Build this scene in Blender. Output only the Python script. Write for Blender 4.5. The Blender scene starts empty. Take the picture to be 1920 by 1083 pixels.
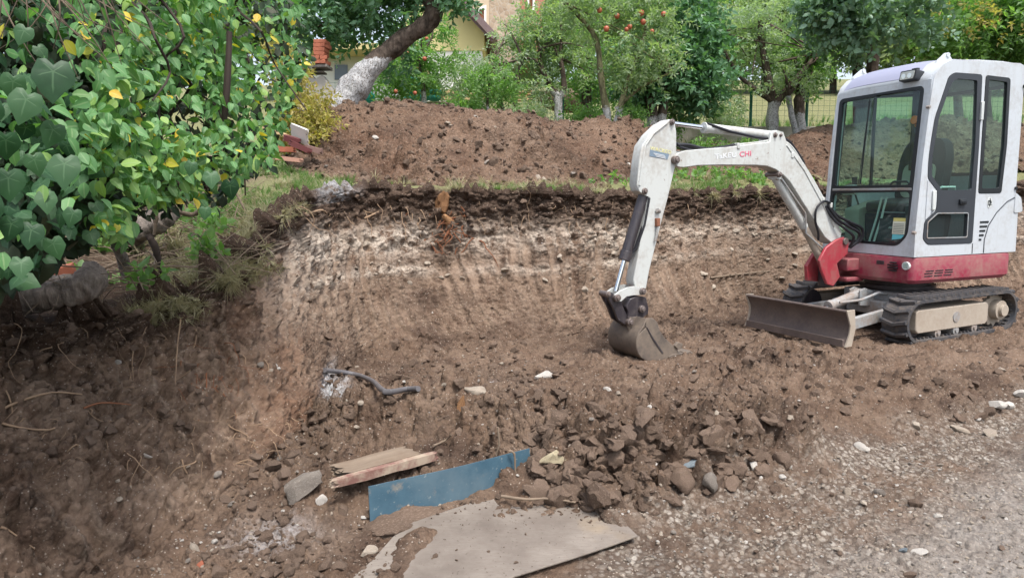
import bpy, bmesh, math, random
import numpy as np
from mathutils import Vector, Matrix, Euler
from mathutils.geometry import tessellate_polygon

random.seed(7)
RNG = np.random.default_rng(7)
scene = bpy.context.scene
COL = scene.collection

# ------------------------------------------------------------ camera
CAM_H, CAM_F, CAM_P, CAM_R = 1.242, 1355.572, math.radians(7.631), math.radians(-0.591)
cam = bpy.data.objects.new('camera', bpy.data.cameras.new('camera'))
COL.objects.link(cam)
cam.data.sensor_width = 36.0
cam.data.lens = CAM_F / 1920 * 36
cam.data.clip_start, cam.data.clip_end = 0.05, 600
cam.matrix_world = Matrix.Translation((0, 0, CAM_H)) @ Matrix.Rotation(math.pi/2 - CAM_P, 4, 'X') @ Matrix.Rotation(CAM_R, 4, 'Z')
scene.camera = cam

# ------------------------------------------------------------ sky, sun, exposure (bright hazy day, soft shadows)
SUN_EL, SUN_AZ = math.radians(64), math.radians(152)      # azimuth clockwise from +Y
world = bpy.data.worlds.new('World'); scene.world = world; world.use_nodes = True
wn = world.node_tree; wn.nodes.clear()
sky = wn.nodes.new('ShaderNodeTexSky'); sky.sky_type = 'NISHITA'; sky.sun_disc = False
sky.sun_elevation = SUN_EL; sky.sun_rotation = SUN_AZ
sky.air_density = 1.0; sky.dust_density = 4.0; sky.ozone_density = 1.0
hs = wn.nodes.new('ShaderNodeHueSaturation'); hs.inputs['Saturation'].default_value = 0.62
bg = wn.nodes.new('ShaderNodeBackground'); bg.inputs['Strength'].default_value = 0.15
wo = wn.nodes.new('ShaderNodeOutputWorld')
wn.links.new(sky.outputs[0], hs.inputs['Color']); wn.links.new(hs.outputs[0], bg.inputs['Color'])
wn.links.new(bg.outputs[0], wo.inputs['Surface'])
sun = bpy.data.objects.new('sun', bpy.data.lights.new('sun', 'SUN')); COL.objects.link(sun)
sun.data.energy = 1.7; sun.data.angle = math.radians(9); sun.data.color = (1.0, 0.97, 0.94)
sd = Vector((math.sin(SUN_AZ)*math.cos(SUN_EL), math.cos(SUN_AZ)*math.cos(SUN_EL), math.sin(SUN_EL)))
sun.rotation_euler = sd.to_track_quat('Z', 'Y').to_euler()
scene.view_settings.view_transform = 'Standard'
scene.view_settings.look = 'None'
scene.view_settings.exposure = 1.10
scene.view_settings.gamma = 1.0
scene.view_settings.use_curve_mapping = False
scene.cycles.max_bounces = 8
scene.cycles.diffuse_bounces = 3
scene.cycles.glossy_bounces = 3
scene.cycles.transmission_bounces = 4
scene.cycles.transparent_max_bounces = 12
scene.cycles.use_denoising = True

# ------------------------------------------------------------ measuring helpers: a sight line and the real distance give a place
def ray(px, py):
    u, v = px - 960.0, py - 541.5
    c, s = math.cos(CAM_R), math.sin(CAM_R)
    u, v = u*c + v*s, -u*s + v*c
    Y = CAM_F*math.cos(CAM_P) - v*math.sin(CAM_P)
    Z = -CAM_F*math.sin(CAM_P) - v*math.cos(CAM_P)
    return np.array([u/Y, 1.0, Z/Y])
def at(px, py, Y):
    q = ray(px, py); return Vector((q[0]*Y, Y, CAM_H + q[2]*Y))
def on_plane(px, py, o, n):
    q = ray(px, py); c = np.array([0, 0, CAM_H])
    t = np.dot(np.array(o) - c, n)/np.dot(q, n); return c + q*t

# ------------------------------------------------------------ noise (vectorised)
_T = np.random.default_rng(3).random((64, 64, 64)).astype(np.float32)
_J = np.random.default_rng(4).random((32, 32, 32, 3)).astype(np.float32)
def vnoise(p):
    i = np.floor(p).astype(np.int64); f = (p - i).astype(np.float32); f = f*f*(3-2*f)
    i &= 63; j = (i+1) & 63
    x0, y0, z0 = i[..., 0], i[..., 1], i[..., 2]; x1, y1, z1 = j[..., 0], j[..., 1], j[..., 2]
    fx, fy, fz = f[..., 0], f[..., 1], f[..., 2]
    def L(a, b, t): return a + (b-a)*t
    return L(L(L(_T[x0,y0,z0], _T[x1,y0,z0], fx), L(_T[x0,y1,z0], _T[x1,y1,z0], fx), fy),
             L(L(_T[x0,y0,z1], _T[x1,y0,z1], fx), L(_T[x0,y1,z1], _T[x1,y1,z1], fx), fy), fz)
def fbm(p, scale, octv=4, gain=0.5, off=0.0):
    a, s, t = 1.0, 0.0, 0.0
    q = np.asarray(p)*scale + off
    for k in range(octv):
        s = s + a*vnoise(q); t += a; a *= gain; q = q*2.03 + 17.3
    return s/t*2 - 1                        # about -1..1
def worley(p, scale, off=0.0):
    """distance to nearest cell point, second nearest, and a random value of the nearest cell"""
    q = np.asarray(p)*scale + off
    i = np.floor(q).astype(np.int64); f = (q - i).astype(np.float32)
    d1 = np.full(q.shape[:-1], 9.0, np.float32); d2 = d1.copy(); cid = np.zeros_like(d1)
    for dx in (-1, 0, 1):
        for dy in (-1, 0, 1):
            for dz in (-1, 0, 1):
                n = np.stack([(i[..., 0]+dx) & 31, (i[..., 1]+dy) & 31, (i[..., 2]+dz) & 31], -1)
                j = _J[n[..., 0], n[..., 1], n[..., 2]]
                d = np.sqrt(((np.array([dx, dy, dz], np.float32) + j - f)**2).sum(-1))
                m = d < d1
                d2 = np.where(m, d1, np.minimum(d2, d)); cid = np.where(m, j[..., 0], cid); d1 = np.where(m, d, d1)
    return d1, d2, cid
def sstep(a, b, x):
    t = np.clip((np.asarray(x, float)-a)/(b-a), 0, 1); return t*t*(3-2*t)
def spline(xs, ys):
    """monotone-ish smooth interpolation through control values"""
    xs = np.array(xs, float); ys = np.array(ys, float)
    h = np.diff(xs); d = np.diff(ys)/h; m = np.zeros_like(ys)
    m[0], m[-1] = d[0], d[-1]
    for k in range(1, len(xs)-1):
        m[k] = 0 if d[k-1]*d[k] <= 0 else 2*d[k-1]*d[k]/(d[k-1]+d[k])
    def f(x):
        x = np.clip(x, xs[0], xs[-1]); k = np.clip(np.searchsorted(xs, x)-1, 0, len(xs)-2)
        t = (x-xs[k])/h[k]; t2, t3 = t*t, t*t*t
        return (2*t3-3*t2+1)*ys[k] + (t3-2*t2+t)*h[k]*m[k] + (-2*t3+3*t2)*ys[k+1] + (t3-t2)*h[k]*m[k+1]
    return f

# ------------------------------------------------------------ object helpers
def tag(o, label=None, cat=None, group=None, kind=None):
    if label: o['label'] = label
    if cat: o['category'] = cat
    if group: o['group'] = group
    if kind: o['kind'] = kind
    return o
def empty(name, loc, rz=0.0, label=None, cat=None, group=None):
    o = bpy.data.objects.new(name, None); COL.objects.link(o)
    o.location = loc; o.rotation_euler = (0, 0, rz); o.empty_display_size = 0.1
    return tag(o, label, cat, group)
def link(name, me, mat=None, parent=None):
    o = bpy.data.objects.new(name, me); COL.objects.link(o)
    if mat is not None and not me.materials: me.materials.append(mat)
    if parent is not None: o.parent = parent
    return o
class MB:
    """collects simple solids and links them as ONE mesh object"""
    def __init__(s): s.v = []; s.f = []; s.n = 0
    def add(s, vs, fs):
        s.v += [tuple(map(float, p)) for p in vs]; s.f += [tuple(i+s.n for i in f) for f in fs]; s.n = len(s.v); return s
    def box(s, c, d, R=None):
        vs = []
        for x in (-.5, .5):
            for y in (-.5, .5):
                for z in (-.5, .5):
                    p = Vector((x*d[0], y*d[1], z*d[2]))
                    if R is not None: p = R @ p
                    vs.append(p + Vector(c))
        return s.add(vs, [(0,1,3,2),(4,6,7,5),(0,4,5,1),(2,3,7,6),(0,2,6,4),(1,5,7,3)])
    def cyl(s, a, b, r, n=14, r2=None):
        a, b = Vector(a), Vector(b); d = (b-a).normalized()
        u = d.orthogonal().normalized(); w = d.cross(u); r2 = r if r2 is None else r2
        vs = [a + (u*math.cos(2*math.pi*k/n) + w*math.sin(2*math.pi*k/n))*r for k in range(n)]
        vs += [b + (u*math.cos(2*math.pi*k/n) + w*math.sin(2*math.pi*k/n))*r2 for k in range(n)]
        return s.add(vs, [(k, (k+1) % n, n+(k+1) % n, n+k) for k in range(n)] + [tuple(range(n))[::-1], tuple(range(n, 2*n))])
    def tube(s, pts, r, n=8, caps=True):
        pts = [Vector(p) for p in pts]; N = len(pts)
        rr = r if isinstance(r, (list, tuple)) else [r]*N
        vs = []; u = None
        for k, p in enumerate(pts):
            t = (pts[min(k+1, N-1)] - pts[max(k-1, 0)])
            t = t.normalized() if t.length > 1e-9 else Vector((0, 0, 1))
            u = t.orthogonal().normalized() if u is None else (u - t*u.dot(t)).normalized()
            w = t.cross(u)
            vs += [p + (u*math.cos(2*math.pi*j/n) + w*math.sin(2*math.pi*j/n))*rr[k] for j in range(n)]
        fs = [(k*n+j, k*n+(j+1) % n, (k+1)*n+(j+1) % n, (k+1)*n+j) for k in range(N-1) for j in range(n)]
        if caps: fs += [tuple(range(n))[::-1], tuple(range((N-1)*n, N*n))]
        return s.add(vs, fs)
    def plate(s, outer, holes, fn, t0, t1):
        """flat sheet with holes: fn(a, b, t) maps plane coordinates and offset to 3-D; thickness t0..t1"""
        loops = [list(outer)] + [list(h) for h in holes]
        tri = tessellate_polygon([[Vector((p[0], p[1], 0)) for p in L] for L in loops])
        flat = [p for L in loops for p in L]; N = len(flat)
        vs = [fn(p[0], p[1], t0) for p in flat] + [fn(p[0], p[1], t1) for p in flat]
        fs = [tuple(t) for t in tri] + [tuple(i+N for i in reversed(t)) for t in tri]
        k = 0
        for L in loops:
            m = len(L)
            fs += [(k+i, k+(i+1) % m, N+k+(i+1) % m, N+k+i) for i in range(m)]; k += m
        return s.add(vs, fs)
    def build(s, name, mat, parent=None, bevel=0.0, smooth=True, seg=2, angle=35):
        me = bpy.data.meshes.new(name); me.from_pydata(s.v, [], s.f)
        bm = bmesh.new(); bm.from_mesh(me); bmesh.ops.recalc_face_normals(bm, faces=bm.faces); bm.to_mesh(me); bm.free()
        if smooth:
            me.shade_smooth(); me.set_sharp_from_angle(angle=math.radians(angle))
        o = link(name, me, mat, parent)
        if bevel:
            b = o.modifiers.new('edge', 'BEVEL'); b.width = bevel; b.segments = seg; b.limit_method = 'ANGLE'; b.angle_limit = math.radians(35)
        return o
def rounded(pts, r, n=5):
    """round the corners of a 2-D polygon; r is one radius or one per corner"""
    out = []; N = len(pts)
    for i in range(N):
        p0, p, p1 = Vector(pts[i-1]), Vector(pts[i]), Vector(pts[(i+1) % N])
        a, b = (p0-p), (p1-p); rr = r[i] if isinstance(r, (list, tuple)) else r
        rr = min(rr, a.length*.48, b.length*.48)
        if rr < 1e-5: out.append(tuple(p)); continue
        a = p + a.normalized()*rr; b = p + b.normalized()*rr
        for k in range(n+1):
            t = k/n; q = a*(1-t)**2 + p*2*t*(1-t) + b*t*t; out.append((q.x, q.y))
    return out
def np_mesh(name, V, F, smooth=True):
    me = bpy.data.meshes.new(name)
    me.vertices.add(len(V)); me.vertices.foreach_set('co', np.ascontiguousarray(V, np.float32).ravel())
    n = F.shape[1]
    me.loops.add(F.size); me.loops.foreach_set('vertex_index', np.ascontiguousarray(F, np.int32).ravel())
    me.polygons.add(len(F)); me.polygons.foreach_set('loop_start', np.arange(0, F.size, n, dtype=np.int32))
    me.update(calc_edges=True)
    if smooth: me.polygons.foreach_set('use_smooth', np.ones(len(F), bool))
    return me
def set_attr(me, name, vals):
    a = me.attributes.new(name, 'FLOAT', 'POINT'); a.data.foreach_set('value', np.ascontiguousarray(vals, np.float32).ravel())

_pools = {}
def scatter(name, P, E, S, variants, parent=None, mat=None, ids=None, real=True):
    """ONE object: copies of small meshes (variants) standing on real points"""
    key = tuple(m.name for m in variants)
    if key not in _pools:
        c = bpy.data.collections.new('pool_' + name)
        for k, m in enumerate(variants):
            c.objects.link(bpy.data.objects.new('v%02d_%s' % (k, name), m))
        _pools[key] = c
    N = len(P)
    me = bpy.data.meshes.new(name); me.vertices.add(N)
    me.vertices.foreach_set('co', np.ascontiguousarray(P, np.float32).ravel())
    a = me.attributes.new('rot', 'FLOAT_VECTOR', 'POINT'); a.data.foreach_set('vector', np.ascontiguousarray(E, np.float32).ravel())
    S = np.asarray(S, np.float32)
    if S.ndim == 1: S = np.repeat(S[:, None], 3, 1)
    a = me.attributes.new('scl', 'FLOAT_VECTOR', 'POINT'); a.data.foreach_set('vector', np.ascontiguousarray(S).ravel())
    a = me.attributes.new('vid', 'INT', 'POINT')
    a.data.foreach_set('value', (RNG.integers(0, len(variants), N) if ids is None else np.asarray(ids)).astype(np.int32))
    o = link(name, me, None, parent)
    g = bpy.data.node_groups.new(name, 'GeometryNodeTree')
    g.interface.new_socket(name='Geometry', in_out='INPUT', socket_type='NodeSocketGeometry')
    g.interface.new_socket(name='Geometry', in_out='OUTPUT', socket_type='NodeSocketGeometry')
    gi, go = g.nodes.new('NodeGroupInput'), g.nodes.new('NodeGroupOutput')
    iop = g.nodes.new('GeometryNodeInstanceOnPoints'); ci = g.nodes.new('GeometryNodeCollectionInfo')
    ci.inputs['Collection'].default_value = _pools[key]; ci.inputs['Separate Children'].default_value = True
    ci.inputs['Reset Children'].default_value = True; iop.inputs['Pick Instance'].default_value = True
    def na(nm, ty):
        n = g.nodes.new('GeometryNodeInputNamedAttribute'); n.data_type = ty; n.inputs['Name'].default_value = nm; return n.outputs['Attribute']
    e2r = g.nodes.new('FunctionNodeEulerToRotation')
    L = g.links.new
    L(gi.outputs[0], iop.inputs['Points']); L(ci.outputs[0], iop.inputs['Instance'])
    L(na('vid', 'INT'), iop.inputs['Instance Index']); L(na('rot', 'FLOAT_VECTOR'), e2r.inputs[0])
    L(e2r.outputs[0], iop.inputs['Rotation']); L(na('scl', 'FLOAT_VECTOR'), iop.inputs['Scale'])
    if real:
        rz = g.nodes.new('GeometryNodeRealizeInstances'); L(iop.outputs[0], rz.inputs[0]); L(rz.outputs[0], go.inputs[0])
    else: L(iop.outputs[0], go.inputs[0])
    m = o.modifiers.new('scatter', 'NODES'); m.node_group = g
    return o

# ------------------------------------------------------------ material helpers
class Mat:
    def __init__(s, name):
        s.m = bpy.data.materials.new(name); s.m.use_nodes = True
        s.t = s.m.node_tree; s.b = s.t.nodes['Principled BSDF']; s.out = s.t.nodes['Material Output']
    def n(s, ty, **kw):
        x = s.t.nodes.new('ShaderNode' + ty)
        for k, v in kw.items(): setattr(x, k, v)
        return x
    def l(s, a, b): s.t.links.new(a, b)
    def coord(s, kind='Object'): return s.n('TexCoord').outputs[kind]
    def noise(s, scale, detail=4, rough=.55, co=None, out='Fac', dist=0.0):
        x = s.n('TexNoise'); x.inputs['Scale'].default_value = scale; x.inputs['Detail'].default_value = detail
        x.inputs['Roughness'].default_value = rough; x.inputs['Distortion'].default_value = dist
        s.l(co if co is not None else s.coord(), x.inputs['Vector']); return x.outputs[out]
    def voro(s, scale, co=None, out='Distance', feature='F1', rnd=1.0):
        x = s.n('TexVoronoi', feature=feature); x.inputs['Scale'].default_value = scale; x.inputs['Randomness'].default_value = rnd
        s.l(co if co is not None else s.coord(), x.inputs['Vector']); return x.outputs[out]
    def ramp(s, fac, stops, interp='LINEAR'):
        x = s.n('ValToRGB'); r = x.color_ramp; r.interpolation = interp
        while len(r.elements) < len(stops): r.elements.new(.5)
        for e, (p, c) in zip(r.elements, stops):
            e.position = p; e.color = (c, c, c, 1) if isinstance(c, (int, float)) else (*c, 1)
        s.l(fac, x.inputs[0]); return x.outputs[0]
    def mix(s, fac, a, b, mode='MIX'):
        x = s.n('Mix', data_type='RGBA', blend_type=mode)
        for v, i in ((fac, 0), (a, 6), (b, 7)):
            if isinstance(v, (int, float)): x.inputs[i].default_value = v if i == 0 else (v, v, v, 1)
            elif isinstance(v, tuple): x.inputs[i].default_value = (*v, 1)
            else: s.l(v, x.inputs[i])
        return x.outputs[2]
    def math(s, op, a, b=0.0, clamp=False):
        x = s.n('Math', operation=op, use_clamp=clamp)
        for v, i in ((a, 0), (b, 1)):
            if isinstance(v, (int, float)): x.inputs[i].default_value = v
            else: s.l(v, x.inputs[i])
        return x.outputs[0]
    def attr(s, name): return s.n('Attribute', attribute_name=name).outputs['Fac']
    def bump(s, h, strength=.5, dist=.01, normal=None):
        x = s.n('Bump'); x.inputs['Strength'].default_value = strength; x.inputs['Distance'].default_value = dist
        s.l(h, x.inputs['Height'])
        if normal is not None: s.l(normal, x.inputs['Normal'])
        s.l(x.outputs[0], s.b.inputs['Normal']); return x.outputs[0]
    def set(s, color=None, rough=None, metal=None, spec=None):
        for v, k in ((color, 'Base Color'), (rough, 'Roughness'), (metal, 'Metallic'), (spec, 'Specular IOR Level')):
            if v is None: continue
            if isinstance(v, tuple): s.b.inputs[k].default_value = (*v, 1)
            elif isinstance(v, (int, float)): s.b.inputs[k].default_value = v
            else: s.l(v, s.b.inputs[k])
        return s
def plain(name, c, rough=.6, metal=0.0, var=.15, scale=6, spec=.4):
    m = Mat(name); nz = m.noise(scale, 5)
    m.set(m.mix(nz, tuple(x*(1-var) for x in c), tuple(min(1, x*(1+var)) for x in c)), rough, metal, spec)
    return m.m
def dirty(name, paint, dirt=(.16, .12, .09), amount=.5, rough=.45, scale=5, chips=None, metal=0.0, streak=True, bumpy=.0):
    """paint with soil dust in patches, vertical grime streaks and, if given, chips of another colour"""
    m = Mat(name); co = m.coord()
    n1 = m.noise(scale, 6, .65); n2 = m.noise(scale*7, 4, .6)
    f = m.ramp(m.mix(.35, n1, n2), [(.62-amount*.35, 0), (.85-amount*.3, 1)])
    if streak:
        mp = m.n('Mapping'); mp.inputs['Scale'].default_value = (26, 26, 1.6); m.l(co, mp.inputs['Vector'])
        f = m.math('MAXIMUM', f, m.ramp(m.noise(1, 4, .6, mp.outputs[0]), [(.60-amount*.1, 0), (.82, .7)]))
    c = m.mix(m.math('MULTIPLY', f, min(1, amount*1.4)), paint, dirt)
    if chips:
        k = m.ramp(m.noise(scale*5, 5, .7), [(.66, 0), (.68, 1)]); c = m.mix(k, c, chips)
    m.set(c, m.mix(f, rough, .85), metal)
    if bumpy: m.bump(n2, bumpy, .003)
    return m.m
def leaf_mat(name, cols, rough=.45, trans=.45, tint=(1.6, 1.9, .7)):
    """leaf colours picked per instance, light passing through"""
    m = Mat(name); oi = m.n('ObjectInfo')
    isl = m.n('NewGeometry').outputs['Random Per Island']
    r = m.math('FRACT', m.math('ADD', m.math('MULTIPLY', oi.outputs['Random'], 3.7), isl))
    N = len(cols); c = m.ramp(r, [((i+.5)/N, k) for i, k in enumerate(cols)])
    c = m.mix(m.noise(3, 3, .5, m.coord('Generated')), c, tuple(x*.75 for x in cols[0]))
    m.set(c, rough, 0, .35)
    tr = m.n('BsdfTranslucent'); m.l(m.mix(1.0, c, tint, 'MULTIPLY'), tr.inputs['Color'])
    ms = m.n('MixShader'); ms.inputs[0].default_value = trans
    m.l(m.b.outputs[0], ms.inputs[1]); m.l(tr.outputs[0], ms.inputs[2]); m.l(ms.outputs[0], m.out.inputs['Surface'])
    return m.m

def inset(pts, d):
    c = Vector((0, 0)); out = []
    N = len(pts)
    A_ = sum(pts[i-1][0]*pts[i][1]-pts[i][0]*pts[i-1][1] for i in range(N))
    for i in range(N):
        a = (Vector(pts[i])-Vector(pts[i-1])).normalized(); b = (Vector(pts[(i+1) % N])-Vector(pts[i])).normalized()
        na = Vector((-a.y, a.x)); nb = Vector((-b.y, b.x)); nn = (na+nb); nn = nn.normalized() if nn.length > 1e-6 else na
        k = 1/max(.5, nn.dot(na)); out.append(tuple(Vector(pts[i]) + nn*d*k*(1 if A_ > 0 else -1)))
    return out
# ============================================================ THE PIT: floor, cut bank, upper ground, spoil heap
def soil_material(name, road=False):
    m = Mat(name); co = m.coord()
    big = m.noise(.9, 5, .6, co); mid = m.noise(5, 6, .65, co); fine = m.noise(38, 6, .7, co); grit = m.noise(150, 3, .7, co)
    base = m.ramp(big, [(.3, (.074, .049, .036)), (.5, (.130, .084, .057)), (.68, (.195, .133, .095))])
    base = m.mix(m.ramp(mid, [(.38, .0), (.66, .85)]), base, (.215, .154, .112))
    base = m.mix(m.ramp(m.noise(2.1, 4, .6, co), [(.52, 0), (.66, .85)]), base, (.066, .043, .032))
    # attribute masks: these follow the layers of the ground itself
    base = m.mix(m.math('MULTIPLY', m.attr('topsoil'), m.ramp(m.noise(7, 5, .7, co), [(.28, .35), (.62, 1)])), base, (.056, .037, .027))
    base = m.mix(m.math('MULTIPLY', m.attr('red'), m.ramp(m.noise(3, 5, .6, co), [(.3, .2), (.7, 1)])), base, (.200, .108, .066))
    ch = m.math('MULTIPLY', m.attr('chalk'), m.ramp(m.noise(7, 7, .8, co), [(.42, 0), (.52, 1)]))
    base = m.mix(ch, base, m.mix(m.noise(30, 4, .6, co), (.36, .285, .22), (.66, .59, .50)))
    sm = m.attr('smear')                      # dry clay faces polished by the bucket
    base = m.mix(m.math('MULTIPLY', sm, .75), base, m.mix(mid, (.185, .130, .092), (.275, .20, .148)))
    mp = m.n('Mapping'); mp.inputs['Scale'].default_value = (13, 13, .9); m.l(co, mp.inputs['Vector'])
    st = m.ramp(m.noise(1, 5, .65, mp.outputs[0], dist=.3), [(.47, 0), (.66, 1)])
    base = m.mix(m.math('MULTIPLY', m.math('MULTIPLY', m.attr('face'), st), .4), base, (.30, .22, .16))
    mp = m.n('Mapping'); mp.inputs['Scale'].default_value = (9, 9, 1.3); mp.inputs['Location'].default_value = (4, 2, 7); m.l(co, mp.inputs['Vector'])
    st = m.ramp(m.noise(1, 5, .65, mp.outputs[0], dist=.4), [(.52, 0), (.68, 1)])
    base = m.mix(m.math('MULTIPLY', m.math('MULTIPLY', m.attr('face'), st), .75), base, (.080, .046, .031))
    base = m.mix(m.math('MULTIPLY', m.attr('crest'), .75), base, (.40, .315, .24))
    base = m.mix(m.math('MULTIPLY', m.attr('lime'), m.ramp(m.noise(14, 6, .8, co), [(.40, 0), (.56, 1)])), base, (.66, .68, .70))
    gv = m.attr('gravel')
    peb = m.voro(42, co, 'Color'); pd = m.voro(42, co)
    pc = m.ramp(m.n('SeparateColor').outputs[0] if False else m.math('FRACT', m.math('MULTIPLY', m.noise(42, 0, 0, peb), 7.0)),
                [(0, (.20, .165, .13)), (.5, (.31, .27, .225)), (1, (.44, .40, .345))])
    pc = m.mix(m.ramp(pd, [(.35, 0), (.62, 1)]), pc, (.13, .10, .078))
    base = m.mix(m.math('MULTIPLY', gv, m.ramp(m.noise(3.5, 5, .65, co), [(.38, .12), (.55, 1)])), base, pc)
    dr = m.attr('dry')
    base = m.mix(m.math('MULTIPLY', dr, m.ramp(m.noise(4, 5, .6, co), [(.3, .35), (.6, .95)])), base, (.29, .262, .232))
    # pale grit and stone chips through everything
    v = m.voro(60, co, 'Distance'); vr = m.noise(60, 0, 0, m.voro(60, co, 'Color'))
    chip = m.math('MULTIPLY', m.ramp(v, [(.16, 1), (.24, 0)]), m.ramp(vr, [(.50, 0), (.56, 1)]))
    base = m.mix(m.math('MULTIPLY', chip, .8), base, (.42, .36, .30))
    base = m.mix(m.ramp(fine, [(.30, .55), (.55, 0)]), base, tuple(x for x in (.052, .035, .026)))
    base = m.mix(m.ramp(grit, [(.55, 0), (.8, .5)]), base, (.33, .26, .205))
    g = m.attr('grassy')
    base = m.mix(m.math('MULTIPLY', g, .85), base, m.mix(m.noise(1.3, 5, .6, co), (.12, .15, .055), (.26, .25, .13)))
    m.set(base, .93, 0, .12)
    h = m.math('ADD', m.math('MULTIPLY', fine, 1.0), m.math('MULTIPLY', grit, .35))
    h = m.math('ADD', h, m.math('MULTIPLY', m.ramp(m.voro(34, co), [(0, 1), (.7, 0)]), .5))
    hm = m.math('MULTIPLY', h, m.math('SUBTRACT', 1.0, m.math('MULTIPLY', sm, .75)))
    m.bump(hm, 1.0, .02)
    return m.m
M_SOIL = soil_material('soil')

# control lines, by sight line px: foot of the bank (on the floor), its edge, and the heap behind
PXC  = [-500, -250,   0,  150,  300,  430,  500,  560,  620,  700,  800, 1000, 1130, 1250, 1400, 1600, 1920, 2300]
FY   = [1.70, 1.95, 2.28, 2.45, 2.70, 3.04, 3.36, 3.76, 4.75, 5.55, 5.85, 5.98, 6.50, 6.95, 7.70, 8.30, 8.60, 8.80]   # foot distance
EY   = [2.30, 2.60, 2.95, 3.20, 3.65, 4.10, 4.60, 5.35, 5.95, 6.40, 6.55, 6.70, 7.25, 7.75, 8.40, 9.00, 9.40, 9.60]   # edge distance
EPY  = [640,   628,  608,  600,  560,  505,  420,  375,  362,  352,  356,  362,  366,  364,  360,  352,  345,  345]    # edge sight line
def t_of(px): return ray(px, 600)[0]
TC = [t_of(p) for p in PXC]
EZ = [at(p, y, Y).z for p, y, Y in zip(PXC, EPY, EY)]
f_foot, f_edge, f_ez = spline(TC, FY), spline(TC, EY), spline(TC, EZ)
# plateau behind the edge: height at set distances
f_p1 = spline([t_of(p) for p in (-500, 0, 300, 450, 600, 800, 1300, 1920, 2300)], [0.98, 1.02, 1.22, 1.34, 1.48, 1.40, 1.50, 1.46, 1.46])
def plateau(X, Y):
    t = X/np.maximum(Y, .1); ye, ze = f_edge(t), f_ez(t)
    y1 = ye + 1.9
    z = ze + (f_p1(t)-ze)*sstep(0, 1, (Y-ye)/(y1-ye))**.8
    z = z + sstep(8.5, 14, Y)*.55 + np.clip(Y-13, 0, 60)*.165
    return z

NC, NF, NB, NU = 980, 425, 215, 95
tt = np.linspace(t_of(-420), t_of(2260), NC)
foot, edge, ez = f_foot(tt), f_edge(tt), f_ez(tt)
# a little raggedness in the lines of foot and edge
wob = fbm(np.stack([tt*6, tt*0, tt*0], -1), 1.0, 4); wob2 = fbm(np.stack([tt*9, tt*0+5, tt*0], -1), 1.6, 4)
foot = foot*(1 + .022*wob); edge = edge*(1 + .020*wob2)
bay = np.exp(-((tt - t_of(830))/.035)**2)                       # hollow under the rotten stump
edge = edge + .10*bay
rows = []
# floor rows: equal steps on the picture height
w = np.linspace(0, 1, NF)[:, None]
w = np.where(w < .03, w/.03*.0, (w-.03)/.97); Yf = 1.55*(foot[None, :]/1.55)**w; Yf[:13] = np.linspace(.9, 1.54, 13)[:, None]
rows.append(np.stack([tt[None, :]*Yf, Yf, Yf*0], -1))
# face rows: scooped foot, steep top
s = np.linspace(0, 1, NB+1)[1:, None]
lw_ = (1-sstep(t_of(480), t_of(640), tt))[None, :]
hh = 1-(1-s)**(1.75-.2*lw_)
hh = .93*hh + .07*s + .05*np.sin(s*math.pi)*0
Yb = foot[None, :] + (edge-foot)[None, :]*hh
zf0 = np.zeros_like(foot)
Zb = (ez[None, :])*s
rows.append(np.stack([tt[None, :]*Yb, Yb, Zb], -1))
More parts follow.
